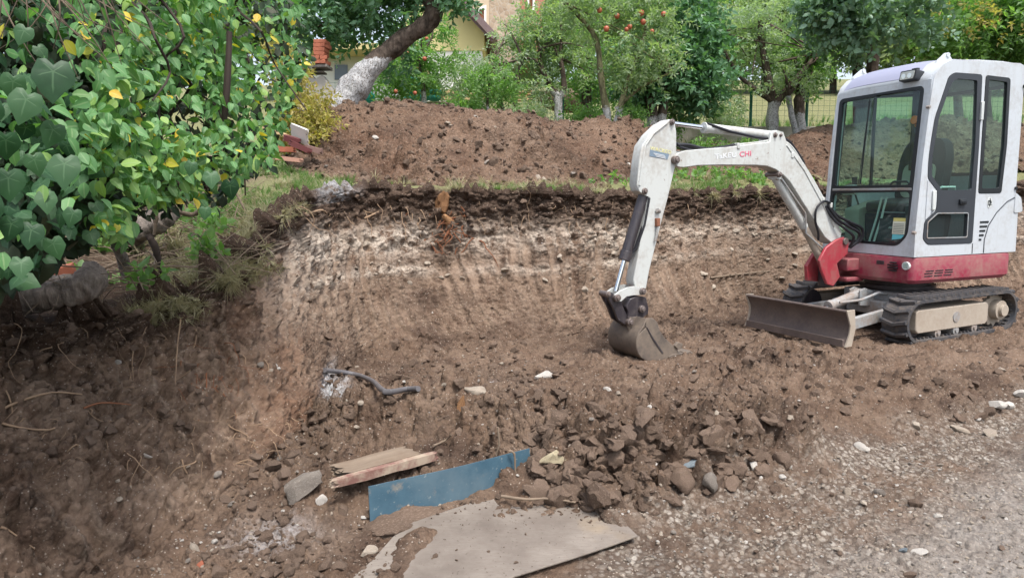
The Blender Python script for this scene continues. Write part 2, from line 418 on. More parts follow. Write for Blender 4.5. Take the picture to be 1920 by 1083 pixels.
# upper ground rows
u = np.linspace(0, 1, NU+1)[1:, None]
Yu = edge[None, :] + .02 + (8.5-edge[None, :]*.4)*(u*.999)**1.35 + 70*np.clip(u-.72, 0, 1)**2.0/.078*1.0
Xu = tt[None, :]*Yu
rows.append(np.stack([Xu, Yu, plateau(Xu, Yu)], -1))
P = np.concatenate(rows, 0)
R, C = P.shape[0], P.shape[1]
ri = np.arange(R)[:, None]*np.ones((1, C))
isf = ri < NF; isb = (ri >= NF) & (ri < NF+NB); isu = ri >= NF+NB
sv = np.where(isb, (ri-NF+1)/NB, np.where(isf, 0.0, 1.0))
X, Y = P[..., 0], P[..., 1]
SHEET_Z, SHEET_M = -.135, .11                      # the metal sheet lies on a slight slope
def floor_z(X, Y):
    z = -.13*(1-sstep(2.55, 3.15, Y - .60*(X-.34)*sstep(-.2, .5, X)))                          # the track is a little lower than the dug floor
    z = z - .05*(1-sstep(1.6, 2.3, Y))
    pm = np.exp(-(((X+.02)/.52)**4+((Y-2.5)/.46)**4)); z = z*(1-pm) + (SHEET_Z + SHEET_M*(Y-2.2) - .022)*pm
    nz = fbm(np.stack([X, Y, X*0], -1), 7.0, 4, off=15)
    for (x0, y0, x1, y1), h_ in (((-.56, 2.05, -.41, 2.5), .018), ((-.41, 2.5, -.36, 2.66), .02), ((.16, 2.98, .36, 2.93), .03), ((.36, 2.93, .46, 2.75), .02)):   # soil creeping over the sheet's edges
        t = np.clip(((X-x0)*(x1-x0)+(Y-y0)*(y1-y0))/((x1-x0)**2+(y1-y0)**2), 0, 1); d = np.hypot(X-x0-(x1-x0)*t, Y-y0-(y1-y0)*t)
        z = np.maximum(z, z*0 + (SHEET_Z + SHEET_M*(Y-2.2) + h_*(1+1.1*nz)) - (d/.11)**2*.08)*(d < .2) + z*(d >= .2)
    # ridge of loose clods left beside the track
    ax, ay, bx, by = .26, 3.32, 1.35, 3.52
    t = np.clip(((X-ax)*(bx-ax)+(Y-ay)*(by-ay))/((bx-ax)**2+(by-ay)**2), 0, 1)
    d = np.hypot(X-ax-(bx-ax)*t, Y-ay-(by-ay)*t)
    z = z + .15*np.exp(-(d/.34)**2)*(1-.3*t)*(1-pm)
    # low heap between hose and panel, and the rise towards the left wall
    z = z + .17*np.exp(-(((X+.22)/.45)**2+((Y-3.85)/.38)**2))
    z = z + .05*np.exp(-(((X+.9)/.30)**2+((Y-2.7)/.5)**2))
    # ruts
    k = (Y - 4.5 - .25*(X-1))/.20
    z = z + .024*np.sin(k*3.0)*np.exp(-((Y-4.6-.22*(X-1))/1.0)**2)*sstep(.6, 1.5, X)
    return z
P[..., 2] += np.where(isf, floor_z(X, Y), 0)
zfoot = P[NF-1, :, 2]
P[..., 2] += np.where(isb, (1-sv)**2*zfoot[None, :], 0)
# normals of the smooth surface
def grid_normals(P):
    du = np.gradient(P, axis=1); dv = np.gradient(P, axis=0)
    n = np.cross(du, dv); n /= np.linalg.norm(n, axis=-1, keepdims=True)+1e-9
    return n
N0 = grid_normals(P)
# ---- masks
chn = fbm(P, .8, 3); chn2 = fbm(P, 2.3, 4, off=9)
T = X/np.maximum(Y, .1)
leftw = 1-sstep(t_of(380), t_of(620), T)                      # the dark left wall
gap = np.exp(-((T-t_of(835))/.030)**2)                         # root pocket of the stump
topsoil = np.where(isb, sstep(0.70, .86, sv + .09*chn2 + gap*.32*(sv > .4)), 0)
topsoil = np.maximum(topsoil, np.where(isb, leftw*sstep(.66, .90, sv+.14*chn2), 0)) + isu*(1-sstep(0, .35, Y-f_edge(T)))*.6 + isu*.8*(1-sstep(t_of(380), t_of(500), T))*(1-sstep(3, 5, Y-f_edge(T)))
chalk = isb*(np.exp(-((sv-.66-.04*chn)/.10)**2)*1.0 + np.exp(-((sv-.455-.03*chn)/.035)**2)*.75)*sstep(t_of(520), t_of(640), T)
chalk = 1.5*chalk*(.55+.45*sstep(-.25, .12, fbm(P, 1.7, 4, off=44)))*(1-.85*gap)*sstep(-.75, .15, chn+.45)*(1-.45*sstep(t_of(1150), t_of(1350), T))
chalk = chalk + isb*.6*np.exp(-((T-t_of(545))/.045)**2)*sstep(.3, .55, sv)*(1-sstep(.78, .88, sv))
red = isb*sstep(-.1, .6, fbm(P, 1.1, 3, off=31))*(.45+.55*np.exp(-((T-t_of(500))/.07)**2)) + isb*.7*np.exp(-((T-t_of(500))/.06)**2)
red = red*(1-topsoil)
gxy = Y - .60*(X-.34)*sstep(-.2, .5, X)
gravel = isf*(1-sstep(2.62, 2.95, gxy+.16*chn2+.1*chn))*sstep(.12, .45, X+.12*chn)
dry = isf*(1-sstep(-.25, .25, Y-2.2-.8*(X-.88)+.12*chn))*sstep(.7, 1.0, X)
lime = np.exp(-((T-t_of(598)-.012*(sv*8))/.010)**2)*isb*np.exp(-((sv-.02)/.05)**2)*1.2 + isf*1.3*np.exp(-(((X+1.13+.12*(Y-4.35))/.085)**2+((Y-4.40)/.24)**2))
lime = lime + ((sv > .93) | isu)*np.exp(-((T-t_of(635))/.024)**2)*np.exp(-((Y-f_edge(T)-.05)/.09)**2)*.95
lime = lime + (isu)*np.exp(-((T-t_of(505))/.02)**2)*np.exp(-((Y-f_edge(T)-.02)/.10)**2)*.6
lime = lime + isf*np.exp(-(((X+.93)/.16)**2+((Y-2.62)/.10)**2))*.45 + isf*np.exp(-(((X+.15)/.08)**2+((Y-4.35)/.07)**2))*.9
grassy = isu*sstep(.02, .10, Y-f_edge(T))*(1-sstep(.9, 1.9, (Y-f_edge(T))*(1+.6*sstep(t_of(640), t_of(720), T))+.5*chn))*sstep(t_of(300), t_of(420), T)
grassy = np.maximum(grassy, isu*sstep(10.5, 12, Y))
# ---- bucket tooth marks: curved scallops on the lower face and on the left wall
seg = np.hypot(np.gradient(tt*foot), np.gradient(foot)); arc = np.cumsum(seg)[None, :]*np.ones((R, 1))
lean = -.36*(1-sv)**3.2 + .06*fbm(P, 1.1, 3, off=3)
ph = (arc + lean + .07*fbm(P, 1.6, 3, off=12) + .012*fbm(P, 9, 2, off=19))/(.112)
cell = np.floor(ph); fr = ph - cell
hs_ = (np.sin(cell*127.1+3.1)*43758.5453) % 1.0; hs2 = (np.sin(cell*311.7+1.3)*24634.63) % 1.0
scal = (4*fr*(1-fr))**.8                                       # round hollows between thin crests
lo = sstep(.015+.08*hs_, .05+.10*hs_, sv); hi = 1-sstep(.28+.38*hs2, .42+.46*hs2, sv)
gp = sstep(-.55, .15, fbm(P, 1.25, 3, off=63))
gm = lo*hi*isb*(1-leftw*(1-sstep(-.40, .05, fbm(P, 1.0, 3, off=70))))*(.25+.75*(hs_ > .15))*(.15+.85*gp)
crest = isb*gm*np.clip((np.abs(fr-.5)-.36)/.14, 0, 1)**1.2*(1-.6*topsoil)*sstep(-.4, .1, fbm(P, 5, 3, off=66))
smear = isb*gm*scal*sstep(-.35, .15, fbm(P, 1.9, 3, off=51)+.15+.25*leftw)*(1-.75*topsoil)
smear = np.clip(smear + .45*leftw*isb*sstep(.0, .35, fbm(P, 2.1, 4, off=93)+.12)*(1-topsoil), 0, 1)
rs_ = smear
# ---- displacement
big = fbm(P, 1.6, 5, off=2); med = fbm(P, 6.5, 5, .55, off=7); fin = fbm(P, 26, 4, .6, off=1)
w1, w2, wc = worley(P + .02*np.stack([med, fin, med*0], -1), 9.5); v1, v2, vc = worley(P + .008*np.stack([fin, med, fin], -1), 23.0, 5.0); u1, u2, uc = worley(P, 52.0, 11.0)
dome = lambda a, r_: np.sqrt(np.clip(1-(a/r_)**2, 0, 1)); blk = wc*dome(w1, .66)*1.2; blk2 = vc*dome(v1, .66)*1.2; blk3 = uc*dome(u1, .66)   # rounded clods with open gaps
lump = np.clip(.62-w1, 0, 1)*sstep(.25, .7, wc)                 # separate clods
lump2 = np.clip(.62-v1, 0, 1)*sstep(.3, .7, vc)
loose = isf*np.clip(.80+1.1*fbm(P, 1.0, 3, off=40), .45, 1.25)
loose = loose*(1-.12*sstep(1.3, 2.0, X)*sstep(3.0, 3.6, Y))
rd = np.exp(-((Y-3.40-.15*(X-.9))/.50)**2)*sstep(-.3, .3, X)*(1-sstep(1.35, 1.8, X))
loose = loose*(1-.0*rd) + isf*rd*.9
flat = np.clip(gravel+dry, 0, 1)
loose = loose*(1-.80*flat)
plate_m = np.exp(-(((X+.02)/.50)**4+((Y-2.45)/.40)**4))        # trodden flat under the metal sheet
def segd(x0, y0, x1, y1): t = np.clip(((X-x0)*(x1-x0)+(Y-y0)*(y1-y0))/((x1-x0)**2+(y1-y0)**2), 0, 1); return np.hypot(X-x0-(x1-x0)*t, Y-y0-(y1-y0)*t)
pn = isf*np.exp(-(segd(-.52, 2.64, .09, 3.02)/.13)**2); plate_m = np.maximum(plate_m, pn*.8)
worn = isf*np.maximum(np.exp(-(segd(1.0, 5.38, 1.62, 5.62)/.26)**2), .8*np.exp(-(segd(2.5, 6.0, 4.3, 6.8)/.62)**4))     # pressed flat by bucket, blade and tracks
loose = loose*(1-plate_m)*(1-.8*worn)
d = isf*(.030*big*(1-.6*flat)*(1-plate_m)*(1-.7*worn) - .012*worn + .030*med*(loose+.15) + .055*lump*loose + .050*blk*loose*(wc > .35) + 0.036*blk2*(loose+.12)*(1-plate_m) + .009*blk3*(1-plate_m) + .010*fin*(1-.5*plate_m))
fade = sstep(0, .08, sv)
rough_b = (1-.80*smear*(1-.6*leftw))
d = d + isb*(.055*big*np.sin(np.pi*np.clip(sv, 0, 1)) + rough_b*(.034*med*(1+.9*leftw) + .050*lump*(.5+topsoil+.8*leftw) + .028*blk*(.35+topsoil+chalk+1.7*leftw) + .026*blk2*(.8+topsoil+1.4*leftw) + .008*blk3 + .010*fin)
             - .034*scal*gm*(.5+hs2)*(1+.5*(1-sstep(.05, .5, sv))) + .010*gm + .008*crest
             + .05*chalk*(np.clip(fbm(P, 9, 4, .6, off=77), -.4, 1)) - .05*gap*sstep(.5, .8, sv))
d = d + isu*(.03*big + .018*med + .006*fin + .02*lump2)*(1-sstep(20, 60, Y))
# crumbling, slightly overhanging lip
lip = np.exp(-((ri-(NF+NB-2))/9.0)**2)
d = d + lip*(.045*fbm(P, 5.5, 4, off=88)+.02)
Pd = P + N0*d[..., None]
V = Pd.reshape(-1, 3)
idx = np.arange(R*C).reshape(R, C)
def quads(r0, r1):
    a = idx[r0:r1-1, :-1]; b = idx[r0:r1-1, 1:]; c = idx[r0+1:r1, 1:]; e = idx[r0+1:r1, :-1]
    return np.stack([a, b, c, e], -1).reshape(-1, 4)
def cut(name, r0, r1):
    F = quads(r0, r1); o0 = r0*C
    me = np_mesh(name, V[o0:r1*C], F - o0)
    for nm, arr in (('topsoil', topsoil), ('red', red), ('chalk', chalk), ('smear', smear), ('lime', lime), ('gravel', gravel), ('dry', dry), ('grassy', grassy), ('crest', crest), ('face', isb*(1-topsoil)*(1-.6*chalk)*sstep(0, .1, sv))):
        set_attr(me, nm, np.clip((arr*1.0).reshape(-1)[o0:r1*C], 0, 1))
    return tag(link(name, me, M_SOIL), kind='structure')
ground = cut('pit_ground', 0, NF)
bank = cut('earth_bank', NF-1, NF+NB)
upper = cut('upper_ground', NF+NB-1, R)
tag(ground, 'churned brown clay floor of the excavated pit', None)
NRM = grid_normals(Pd)
TG, FY_ = tt, f_foot
def surf(px, py, layer=None):
    """nearest point of the dug surface on a sight line -> position, normal"""
    q = ray(px, py); c = int(np.clip(round((q[0]-tt[0])/(tt[1]-tt[0])), 0, C-1))
    col = Pd[:, c]; zz = CAM_H + q[2]*col[:, 1]
    k = np.where((col[:-1, 2] < zz[:-1]) & (col[1:, 2] >= zz[1:]))[0]
    k = k[0] if len(k) else NF+NB
    return Vector(col[k]), Vector(NRM[k, c])

# ---- spoil heap on the upper ground, a thing of its own
HP  = [560, 590, 640, 690, 740, 850, 950, 1050, 1150, 1210, 1270, 1330, 1420, 1480, 1560, 1650, 1800, 1920, 2150, 2400]
HCY = [300, 262, 214, 202, 190, 198, 213, 228, 240, 258, 296, 300, 290, 255, 240, 232, 236, 250, 262, 290]     # crest sight line
HFY = [6.9, 6.85, 6.75, 6.75, 6.80, 6.88, 7.0, 7.3, 7.85, 8.4, 8.9, 9.2, 9.4, 9.3, 9.3, 9.4, 9.8, 10.0, 10.2, 10.4]  # front foot
HYC = [8.0, 8.3, 8.7, 8.9, 9.0, 9.1, 9.3, 9.5, 9.8, 10., 10.1, 10.3, 10.6, 10.9, 11.1, 11.3, 11.6, 11.8, 12., 12.2]
hz = [at(p, y, Yc).z for p, y, Yc in zip(HP, HCY, HYC)]
hT = [t_of(p) for p in HP]
NH, NHC = 160, 760
th = np.linspace(hT[0], hT[-1], NHC)
cf, cc, cz = spline(hT, HFY)(th), spline(hT, HYC)(th), spline(hT, hz)(th)
cz = cz + .035*fbm(np.stack([th*30, th*0, th*0], -1), 1.0, 4)
a = np.linspace(0, 1, NH)[:, None]
Yh = np.where(a < .72, cf+(cc-cf)*(a/.72), cc+(1.9)*((a-.72)/.28))
Xh = th[None, :]*Yh
gz = plateau(Xh, Yh)
prof = np.where(a < .72, sstep(0, 1, a/.72)**.85, 1-sstep(0, 1, (a-.72)/.28))
zc = np.maximum(cz[None, :] - plateau(th[None, :]*cc, cc*np.ones_like(th))[0][None, :], .02)
Zh = gz - .05 + (zc+.05)*prof
Ph = np.stack([Xh, Yh, Zh], -1); Nh = grid_normals(Ph)
w1, w2, wc = worley(Ph + .03*np.stack([fbm(Ph, 8, 2)]*3, -1), 6.5); v1, v2, vc = worley(Ph, 16.0, 5.0); blk = wc*dome(w1, .66)*1.2; blk2 = vc*dome(v1, .66)*1.2
patch = np.clip(.5+1.2*fbm(Ph, 1.1, 3, off=6), .1, 1.2)
dh = .11*fbm(Ph, 1.3, 5) + .045*fbm(Ph, 5, 5) + patch*.09*blk + patch*.10*np.clip(.62-w1, 0, 1)*sstep(.2, .7, wc) + .040*blk2*(patch+.3) + .012*fbm(Ph, 24, 3)
Ph = Ph + Nh*dh[..., None]
ih = np.arange(NH*NHC).reshape(NH, NHC)
Fh = np.stack([ih[:-1, :-1], ih[:-1, 1:], ih[1:, 1:], ih[1:, :-1]], -1).reshape(-1, 4)
mh = np_mesh('soil_heap', Ph.reshape(-1, 3), Fh)
set_attr(mh, 'red', np.clip(.35+.6*fbm(Ph, .9, 3), 0, .8).reshape(-1))
set_attr(mh, 'topsoil', (sstep(-.05, .35, fbm(Ph, 1.1, 4, off=20))*.75).reshape(-1))
heap = tag(link('soil_heap', mh, M_SOIL), 'long brown heap of dug soil and stones on top of the bank', 'soil heap')
NHm = grid_normals(Ph)
def heap_pt(px, py):
    q = ray(px, py); c = int(np.clip(round((q[0]-th[0])/(th[1]-th[0])), 0, NHC-1))
    col = Ph[:, c]; zz = CAM_H + q[2]*col[:, 1]
    k = np.where((col[:-1, 2] < zz[:-1]) & (col[1:, 2] >= zz[1:]))[0]
    k = k[0] if len(k) else 0
    return Vector(col[k]), Vector(NHm[k, c])
# ============================================================ PLANTS, FENCE, HOUSES
def nrm(a): return a/(np.linalg.norm(a, axis=-1, keepdims=True)+1e-9)
def eul(tip, nor):
    t = nrm(np.asarray(tip, float)); n = np.asarray(nor, float); n = nrm(n - t*(n*t).sum(-1, keepdims=True)); x = np.cross(t, n)
    return np.stack([np.arctan2(t[..., 2], n[..., 2]), -np.arcsin(np.clip(x[..., 2], -1, 1)), np.arctan2(x[..., 1], x[..., 0])], -1)
def leaf_geo(outline, fold=.18, droop=.25, cup=0.0):
    """outline: half widths at stations along the midrib -> vertices and faces of a folded, drooping leaf"""
    vs, fs, mid = [], [], []; N = len(outline)
    for y, w in outline:
        z = -droop*y*y
        vs += [(-w, y - w*cup, z + w*fold), (0, y, z), (w, y - w*cup, z + w*fold)]; mid += [0, 1, 0]
    for k in range(N-1):
        a = 3*k; fs += [(a, a+1, a+4, a+3), (a+1, a+2, a+5, a+4)]
    return vs, fs, mid
OVAL = [(0, .0), (.10, .17), (.28, .29), (.5, .31), (.72, .23), (.9, .09), (1.0, .0)]
SLIM = [(0, .0), (.2, .13), (.5, .18), (.8, .10), (1.0, .0)]
CRUDE = [(0, .02), (.45, .27), (1.0, .0)]
def mesh_of(name, vs, fs, mat, mid=None, smooth=True):
    me = bpy.data.meshes.new(name); me.from_pydata(vs, [], fs); me.materials.append(mat)
    if smooth: me.shade_smooth()
    if mid is not None: set_attr(me, 'mid', np.array(mid, np.float32))
    return me
def ivy_mesh(name, mat, seed):
    r = random.Random(seed); pts = []
    L_ = [(-90, .22), (-64, .50), (-42, .63), (-22, .62), (0, .64), (22, .73), (42, .70), (64, .82), (90, 1.20), (116, .82), (138, .70), (158, .73), (180, .64), (202, .62), (222, .63), (244, .50)]
    for a, q in L_:
        q *= .62*(1+r.uniform(-.06, .06)); a = math.radians(a); pts.append((q*math.cos(a), .30+q*math.sin(a)))
    pts[0] = (0, .14)
    vs = [(0, .30, .03)]; mid = [1]
    for x, y in pts: vs.append((x*.5, .30+(y-.30)*.5, .02+.03*r.random())); mid.append(.25)
    for x, y in pts: vs.append((x, y, -.16*(x*x+(y-.3)**2)+r.uniform(-.015, .02))); mid.append(0)
    N = len(pts); fs = []
    for k in range(N):
        j = (k+1) % N; fs += [(0, 1+k, 1+j), (1+k, 1+N+k, 1+N+j, 1+j)]
    # lobe tips carry the pale veins
    for k in (2, 5, 8, 11, 14): mid[1+k] = 1.0; mid[1+N+k] = .6
    return mesh_of(name, vs, fs, mat, mid)
def leaf_obj_mat(name, cols, vein=(.32, .42, .22), rough=.50, trans=.28):
    m = Mat(name); oi = m.n('ObjectInfo'); N = len(cols)
    c = m.ramp(m.math('FRACT', m.math('ADD', oi.outputs['Random'], m.n('NewGeometry').outputs['Random Per Island'])), [((i+.5)/N, k) for i, k in enumerate(cols)])
    c = m.mix(m.ramp(m.noise(4, 4, .6, m.coord('Object')), [(.4, 0), (.75, .5)]), c, tuple(x*1.35 for x in cols[0]))
    c = m.mix(m.ramp(m.attr('mid'), [(.80, 0), (1.0, .45)]), c, vein)
    m.set(c, rough, 0, .3)
    tr = m.n('BsdfTranslucent'); m.l(m.mix(1.0, c, (1.6, 1.9, .6), 'MULTIPLY'), tr.inputs['Color'])
    ms = m.n('MixShader'); ms.inputs[0].default_value = trans
    m.l(m.b.outputs[0], ms.inputs[1]); m.l(tr.outputs[0], ms.inputs[2]); m.l(ms.outputs[0], m.out.inputs['Surface'])
    return m.m
ML_HS = leaf_obj_mat('broad_leaf', [(.085, .20, .070), (.125, .27, .10), (.10, .225, .08), (.16, .32, .13), (.065, .155, .055), (.25, .38, .10)])
ML_YEL = leaf_obj_mat('yellow_leaf', [(.55, .43, .05), (.42, .42, .06), (.50, .32, .04)], (.6, .5, .2))
ML_IVY = leaf_obj_mat('ivy_leaf', [(.022, .066, .026), (.032, .085, .032), (.045, .110, .042), (.016, .050, .020)], (.13, .23, .12), .48, .18)
M_BARK = plain('bark', (.085, .065, .050), .9, 0, .5, 18, .2)
M_TWIG = plain('twig', (.19, .145, .105), .85, 0, .35, 12, .2)
M_TWIGD = plain('dark_twig', (.05, .038, .032), .85, 0, .35, 12, .2)
def bark_mat(name, bark=(.075, .058, .046), wash=(.50, .50, .50)):
    m = Mat(name); co = m.coord(); mp = m.n('Mapping'); mp.inputs['Scale'].default_value = (1, 1, .35); m.l(co, mp.inputs['Vector'])
    n1 = m.noise(16, 6, .7, mp.outputs[0]); n2 = m.noise(60, 4, .7, co); v = m.voro(22, mp.outputs[0])
    c = m.mix(m.ramp(n1, [(.35, 0), (.7, 1)]), tuple(x*.5 for x in bark), tuple(x*1.9 for x in bark))
    c = m.mix(m.ramp(m.noise(5, 5, .7, co), [(.58, 0), (.7, .5)]), c, (.17, .17, .11))
    w = m.math('ADD', m.attr('wash'), m.math('MULTIPLY', m.math('SUBTRACT', m.noise(9, 6, .75, co), .5), 1.5))
    w = m.math('MULTIPLY', m.ramp(w, [(.45, 0), (.55, 1)]), m.ramp(n2, [(.38, .1), (.52, 1)]))
    c = m.mix(w, c, m.mix(n1, tuple(x*.72 for x in wash), wash))
    m.set(c, .9, 0, .15); m.bump(m.math('ADD', n1, m.math('MULTIPLY', v, .6)), 1.0, .03); return m.m
M_TRUNK = bark_mat('whitewashed_bark')
M_LICH = bark_mat('lichen_bark', (.16, .15, .085))
def set_wash(o, z0, z1):
    """whitewash brushed on from the base up to z0..z1"""
    me = o.data; z = np.zeros(len(me.vertices)*3, np.float32); me.vertices.foreach_get('co', z)
    z = z.reshape(-1, 3)[:, 2]; set_attr(me, 'wash', 1-np.clip((z-z0)/(z1-z0), 0, 1))
def wood(mb, pts, rad, n=10, jag=.12, sub=4):
    """knobbly tapering limb through 3-D points"""
    out, rr = [], []
    P_ = [Vector(p) for p in pts]
    for k in range(len(P_)-1):
        p0, p1, p2, p3 = P_[max(k-1, 0)], P_[k], P_[k+1], P_[min(k+2, len(P_)-1)]
        for j in range(sub):
            t = j/sub; q = .5*((2*p1)+(p2-p0)*t+(2*p0-5*p1+4*p2-p3)*t*t+(3*p1-p0-3*p2+p3)*t**3)
            r = rad[k]+(rad[k+1]-rad[k])*t
            out.append(q + Vector((random.gauss(0, 1), random.gauss(0, 1), random.gauss(0, 1)))*r*jag*.6); rr.append(r*(1+random.uniform(-jag, jag)))
    out.append(P_[-1]); rr.append(rad[-1]); mb.tube(out, rr, n); return out

# ---- leaf sprigs
def kite(w, fold, droop):
    return [(0, 0, 0), (-w, .42, w*fold*2-droop*.18), (w, .42, w*fold*2-droop*.18), (0, 1, -droop)], [(0, 2, 3), (0, 3, 1)], [1, 0, 0, 1]
def sprig(name, mat, kind, n, length, size, seed, twig=True):
    r = random.Random(seed); vs, fs, mid = [], [], []
    for k in range(n):
        y = length*(k+.6)/n; a = k*2.4 + r.uniform(-.4, .4)
        d = Vector((math.cos(a), .55, math.sin(a)*.8)).normalized()
        R = d.to_track_quat('Y', 'Z').to_matrix() @ Matrix.Rotation(r.uniform(-.6, .6), 3, 'Y')
        s_ = size*r.uniform(.7, 1.2); lv, lf, lm = kite(kind, .15, r.uniform(.05, .4)) if isinstance(kind, float) else leaf_geo(kind, .15, r.uniform(.05, .4))
        b = len(vs); vs += [tuple(R @ Vector((p[0]*s_, p[1]*s_, p[2]*s_)) + Vector((0, y, -.15*y*y/length))) for p in lv]
        fs += [tuple(i+b for i in f) for f in lf]; mid += lm
    if twig:
        b = len(vs); w = length*.012
        vs += [(-w, 0, 0), (w, 0, 0), (0, 0, w*1.7), (0, length, -.15*length)]; fs += [(b, b+1, b+3), (b+1, b+2, b+3), (b+2, b, b+3)]; mid += [0]*4
    return mesh_of(name, vs, fs, mat, mid, smooth=False)
def sprigs(key, mat, kind, n, length, size, count=5): return [sprig('%s_sprig_%d' % (key, k), mat, kind, n, length, size, hash(key) % 97 + k if False else k*13+len(key)) for k in range(count)]
ML_APPLE = leaf_mat('apple_leaves', [(.216, .302, .173), (.288, .382, .230), (.360, .446, .302), (.245, .331, .173), (.418, .475, .288)])
ML_PALE = leaf_mat('pale_leaves', [(.289, .372, .262), (.372, .456, .344), (.248, .331, .206), (.442, .510, .372)])
ML_DEEP = leaf_mat('deep_leaves', [(.107, .223, .116), (.145, .293, .145), (.185, .350, .166), (.088, .185, .107)], .35, .25)
ML_MID = leaf_mat('mid_leaves', [(.144, .266, .093), (.201, .345, .115), (.287, .446, .144), (.159, .273, .108)])
ML_WAL = leaf_mat('walnut_leaves', [(.174, .292, .194), (.232, .369, .252), (.292, .436, .301), (.155, .252, .165)], .4, .25)
ML_AUT = leaf_mat('autumn_leaves', [(.40, .33, .11), (.47, .40, .16), (.30, .31, .12), (.42, .27, .09), (.20, .24, .09)], .5, .4)
ML_FAR = leaf_mat('far_leaves', [(.288, .371, .203), (.371, .464, .254), (.220, .304, .151), (.490, .540, .288)])
OV3 = [(0, .0), (.22, .26), (.6, .30), (1.0, .0)]
SP = {'apple': sprigs('apple', ML_APPLE, .24, 12, .28, .085), 'pale': sprigs('pale', ML_PALE, .22, 13, .28, .078), 'deep': sprigs('deep', ML_DEEP, .32, 9, .30, .115),
      'mid': sprigs('mid', ML_MID, .24, 11, .30, .10), 'walnut': sprigs('walnut', ML_WAL, OV3, 9, .42, .17), 'autumn': sprigs('autumn', ML_AUT, .26, 9, .24, .085),
      'far': sprigs('far', ML_FAR, .3, 12, .7, .19)}
def blob_pts(blobs, n, seed=0, clump=1.3, thr=-.12, shell=.35):
    """points in a set of ellipsoids (centre, radii), thinned into clumps, most near the outside"""
    r = np.random.default_rng(seed); vol = np.array([b[1][0]*b[1][1]*b[1][2] for b in blobs])**.8; vol = vol/vol.sum(); out, nor = [], []
    for (c, rd), v in zip(blobs, vol):
        m = int(n*v*2.2)+4; d = nrm(r.normal(size=(m, 3))); q = (shell + (1-shell)*r.random((m, 1))**.6)
        p = np.array(c) + d*q*np.array(rd)*(1+.16*r.normal(size=(m, 1)))
        k = fbm(p, clump, 3, off=seed*3.1) + .25*r.normal(size=m) > thr
        out.append(p[k]); nor.append(d[k])
    p, d = np.concatenate(out), np.concatenate(nor); s = r.permutation(len(p))[:n]
    return p[s], d[s]
def crown(name, blobs, n, kind, parent, seed, scale=1.0, **k):
    p, d = blob_pts(blobs, n, seed, **k); r = np.random.default_rng(seed+5)
    tip = nrm(d + .8*r.normal(size=d.shape) + np.array([0, 0, -.15])); nor = nrm(np.array([0, 0, 1.]) + .7*r.normal(size=d.shape))
    return scatter(name, p, eul(tip, nor), scale*r.uniform(.7, 1.25, len(p)), SP[kind], parent)
def px_blob(px, py, rx, ry, Y, dr=None):
    c = at(px, py, Y); return ((c.x, c.y, c.z), (rx*Y/1355, (dr if dr else max(.4, rx*Y/1355*.9)), ry*Y/1355))
def limbs_to(mb, start, r0, blobs, n, seed):
    rr = random.Random(seed)
    for k in range(n):
        c, rd = blobs[k % len(blobs)]; e = Vector(c) + Vector((rr.uniform(-.7, .7)*rd[0], rr.uniform(-.7, .7)*rd[1], rr.uniform(-.3, .8)*rd[2]))
        s_ = Vector(start); m = s_.lerp(e, .5) + Vector((rr.uniform(-.15, .15), rr.uniform(-.15, .15), rr.uniform(-.05, .2)))
        wood(mb, [s_, m, e], [r0, r0*.55, r0*.15], 6, .15, 4)
ORCH = 'trees in the orchard behind the fence'
def tree(name, trunks, blobs, n, kind, label, seed, cat='tree', mat=None, wash=None, nl=9, scale=1.0, group=None, Y=None, **k):
    """trunks: list of [(px, py, Y, radius in m), ...] from the ground up"""
    b0 = at(*trunks[0][0][:3]); t = empty(name, (0, 0, 0), 0, label, cat, group)
    mb = MB()
    for tr in trunks: wood(mb, [at(*q[:3]) for q in tr], [q[3] for q in tr], 10)
    o = mb.build('trunk', mat or M_TRUNK, t, smooth=True, angle=80)
    zb = b0.z; w0, w1 = wash if wash else (-9, -8.5); set_wash(o, zb+w0, zb+w1)
    B = [px_blob(*q) for q in blobs]
    lm = MB(); tops = [at(*tr[-1][:3]) for tr in trunks]
    for i, tp in enumerate(tops): limbs_to(lm, tp, trunks[i][-1][3]*.8, B, max(2, nl//len(tops)), seed+i)
    lo = lm.build('limbs', M_BARK if mat is not M_LICH else M_LICH, t, angle=80)
    if mat is M_LICH: set_wash(lo, -9, -8)
    crown('crown', B, n, kind, t, seed, scale, **k)
    return t
# --- backdrop: a row of taller trees far up the slope
for i, (px, py, rx, ry, Y_) in enumerate([(120, 30, 260, 190, 19), (400, 20, 200, 190, 22), (690, -90, 200, 130, 30), (1130, 10, 190, 150, 27), (1290, -10, 190, 150, 25), (1430, 60, 170, 130, 24),
                                         (1560, 20, 190, 170, 23), (1760, 50, 210, 160, 21), (1960, 60, 220, 180, 20), (2200, 20, 260, 200, 20), (1010, -140, 120, 60, 44)]):
    labs = ['dark background tree at the far left behind the creeper', 'bushy background tree behind the leaves of the creeper', 'tall tree behind the leaning apple tree', 'pale tree far behind the tree with red apples',
            'background tree above the dense dark green one', 'yellowish green tree on the slope beyond the fence', 'tall background tree left of the cab roof', 'background tree straight above the cab',
            'background tree beyond the right end of the cab roof', 'broad background tree outside the right edge', 'treetop above the stone clad house']
    Y_ = Y_+13; ry = ry*.72; rx = rx*.9; py = py-25
    bs = [(px, py, rx*.75, ry*.7, Y_), (px-rx*.5, py+ry*.3, rx*.5, ry*.55, Y_-.7), (px+rx*.5, py+ry*.25, rx*.5, ry*.6, Y_+.4), (px, py-ry*.5, rx*.5, ry*.5, Y_)]
    tree('background_tree', [[(px, py+ry+90, Y_, .20), (px+6, py+ry*.3, Y_, .12)]], bs, 1250, 'far', labs[i], 200+i, group='trees on the slope behind the orchard', nl=6, scale=1.5, thr=-.35, clump=.5)
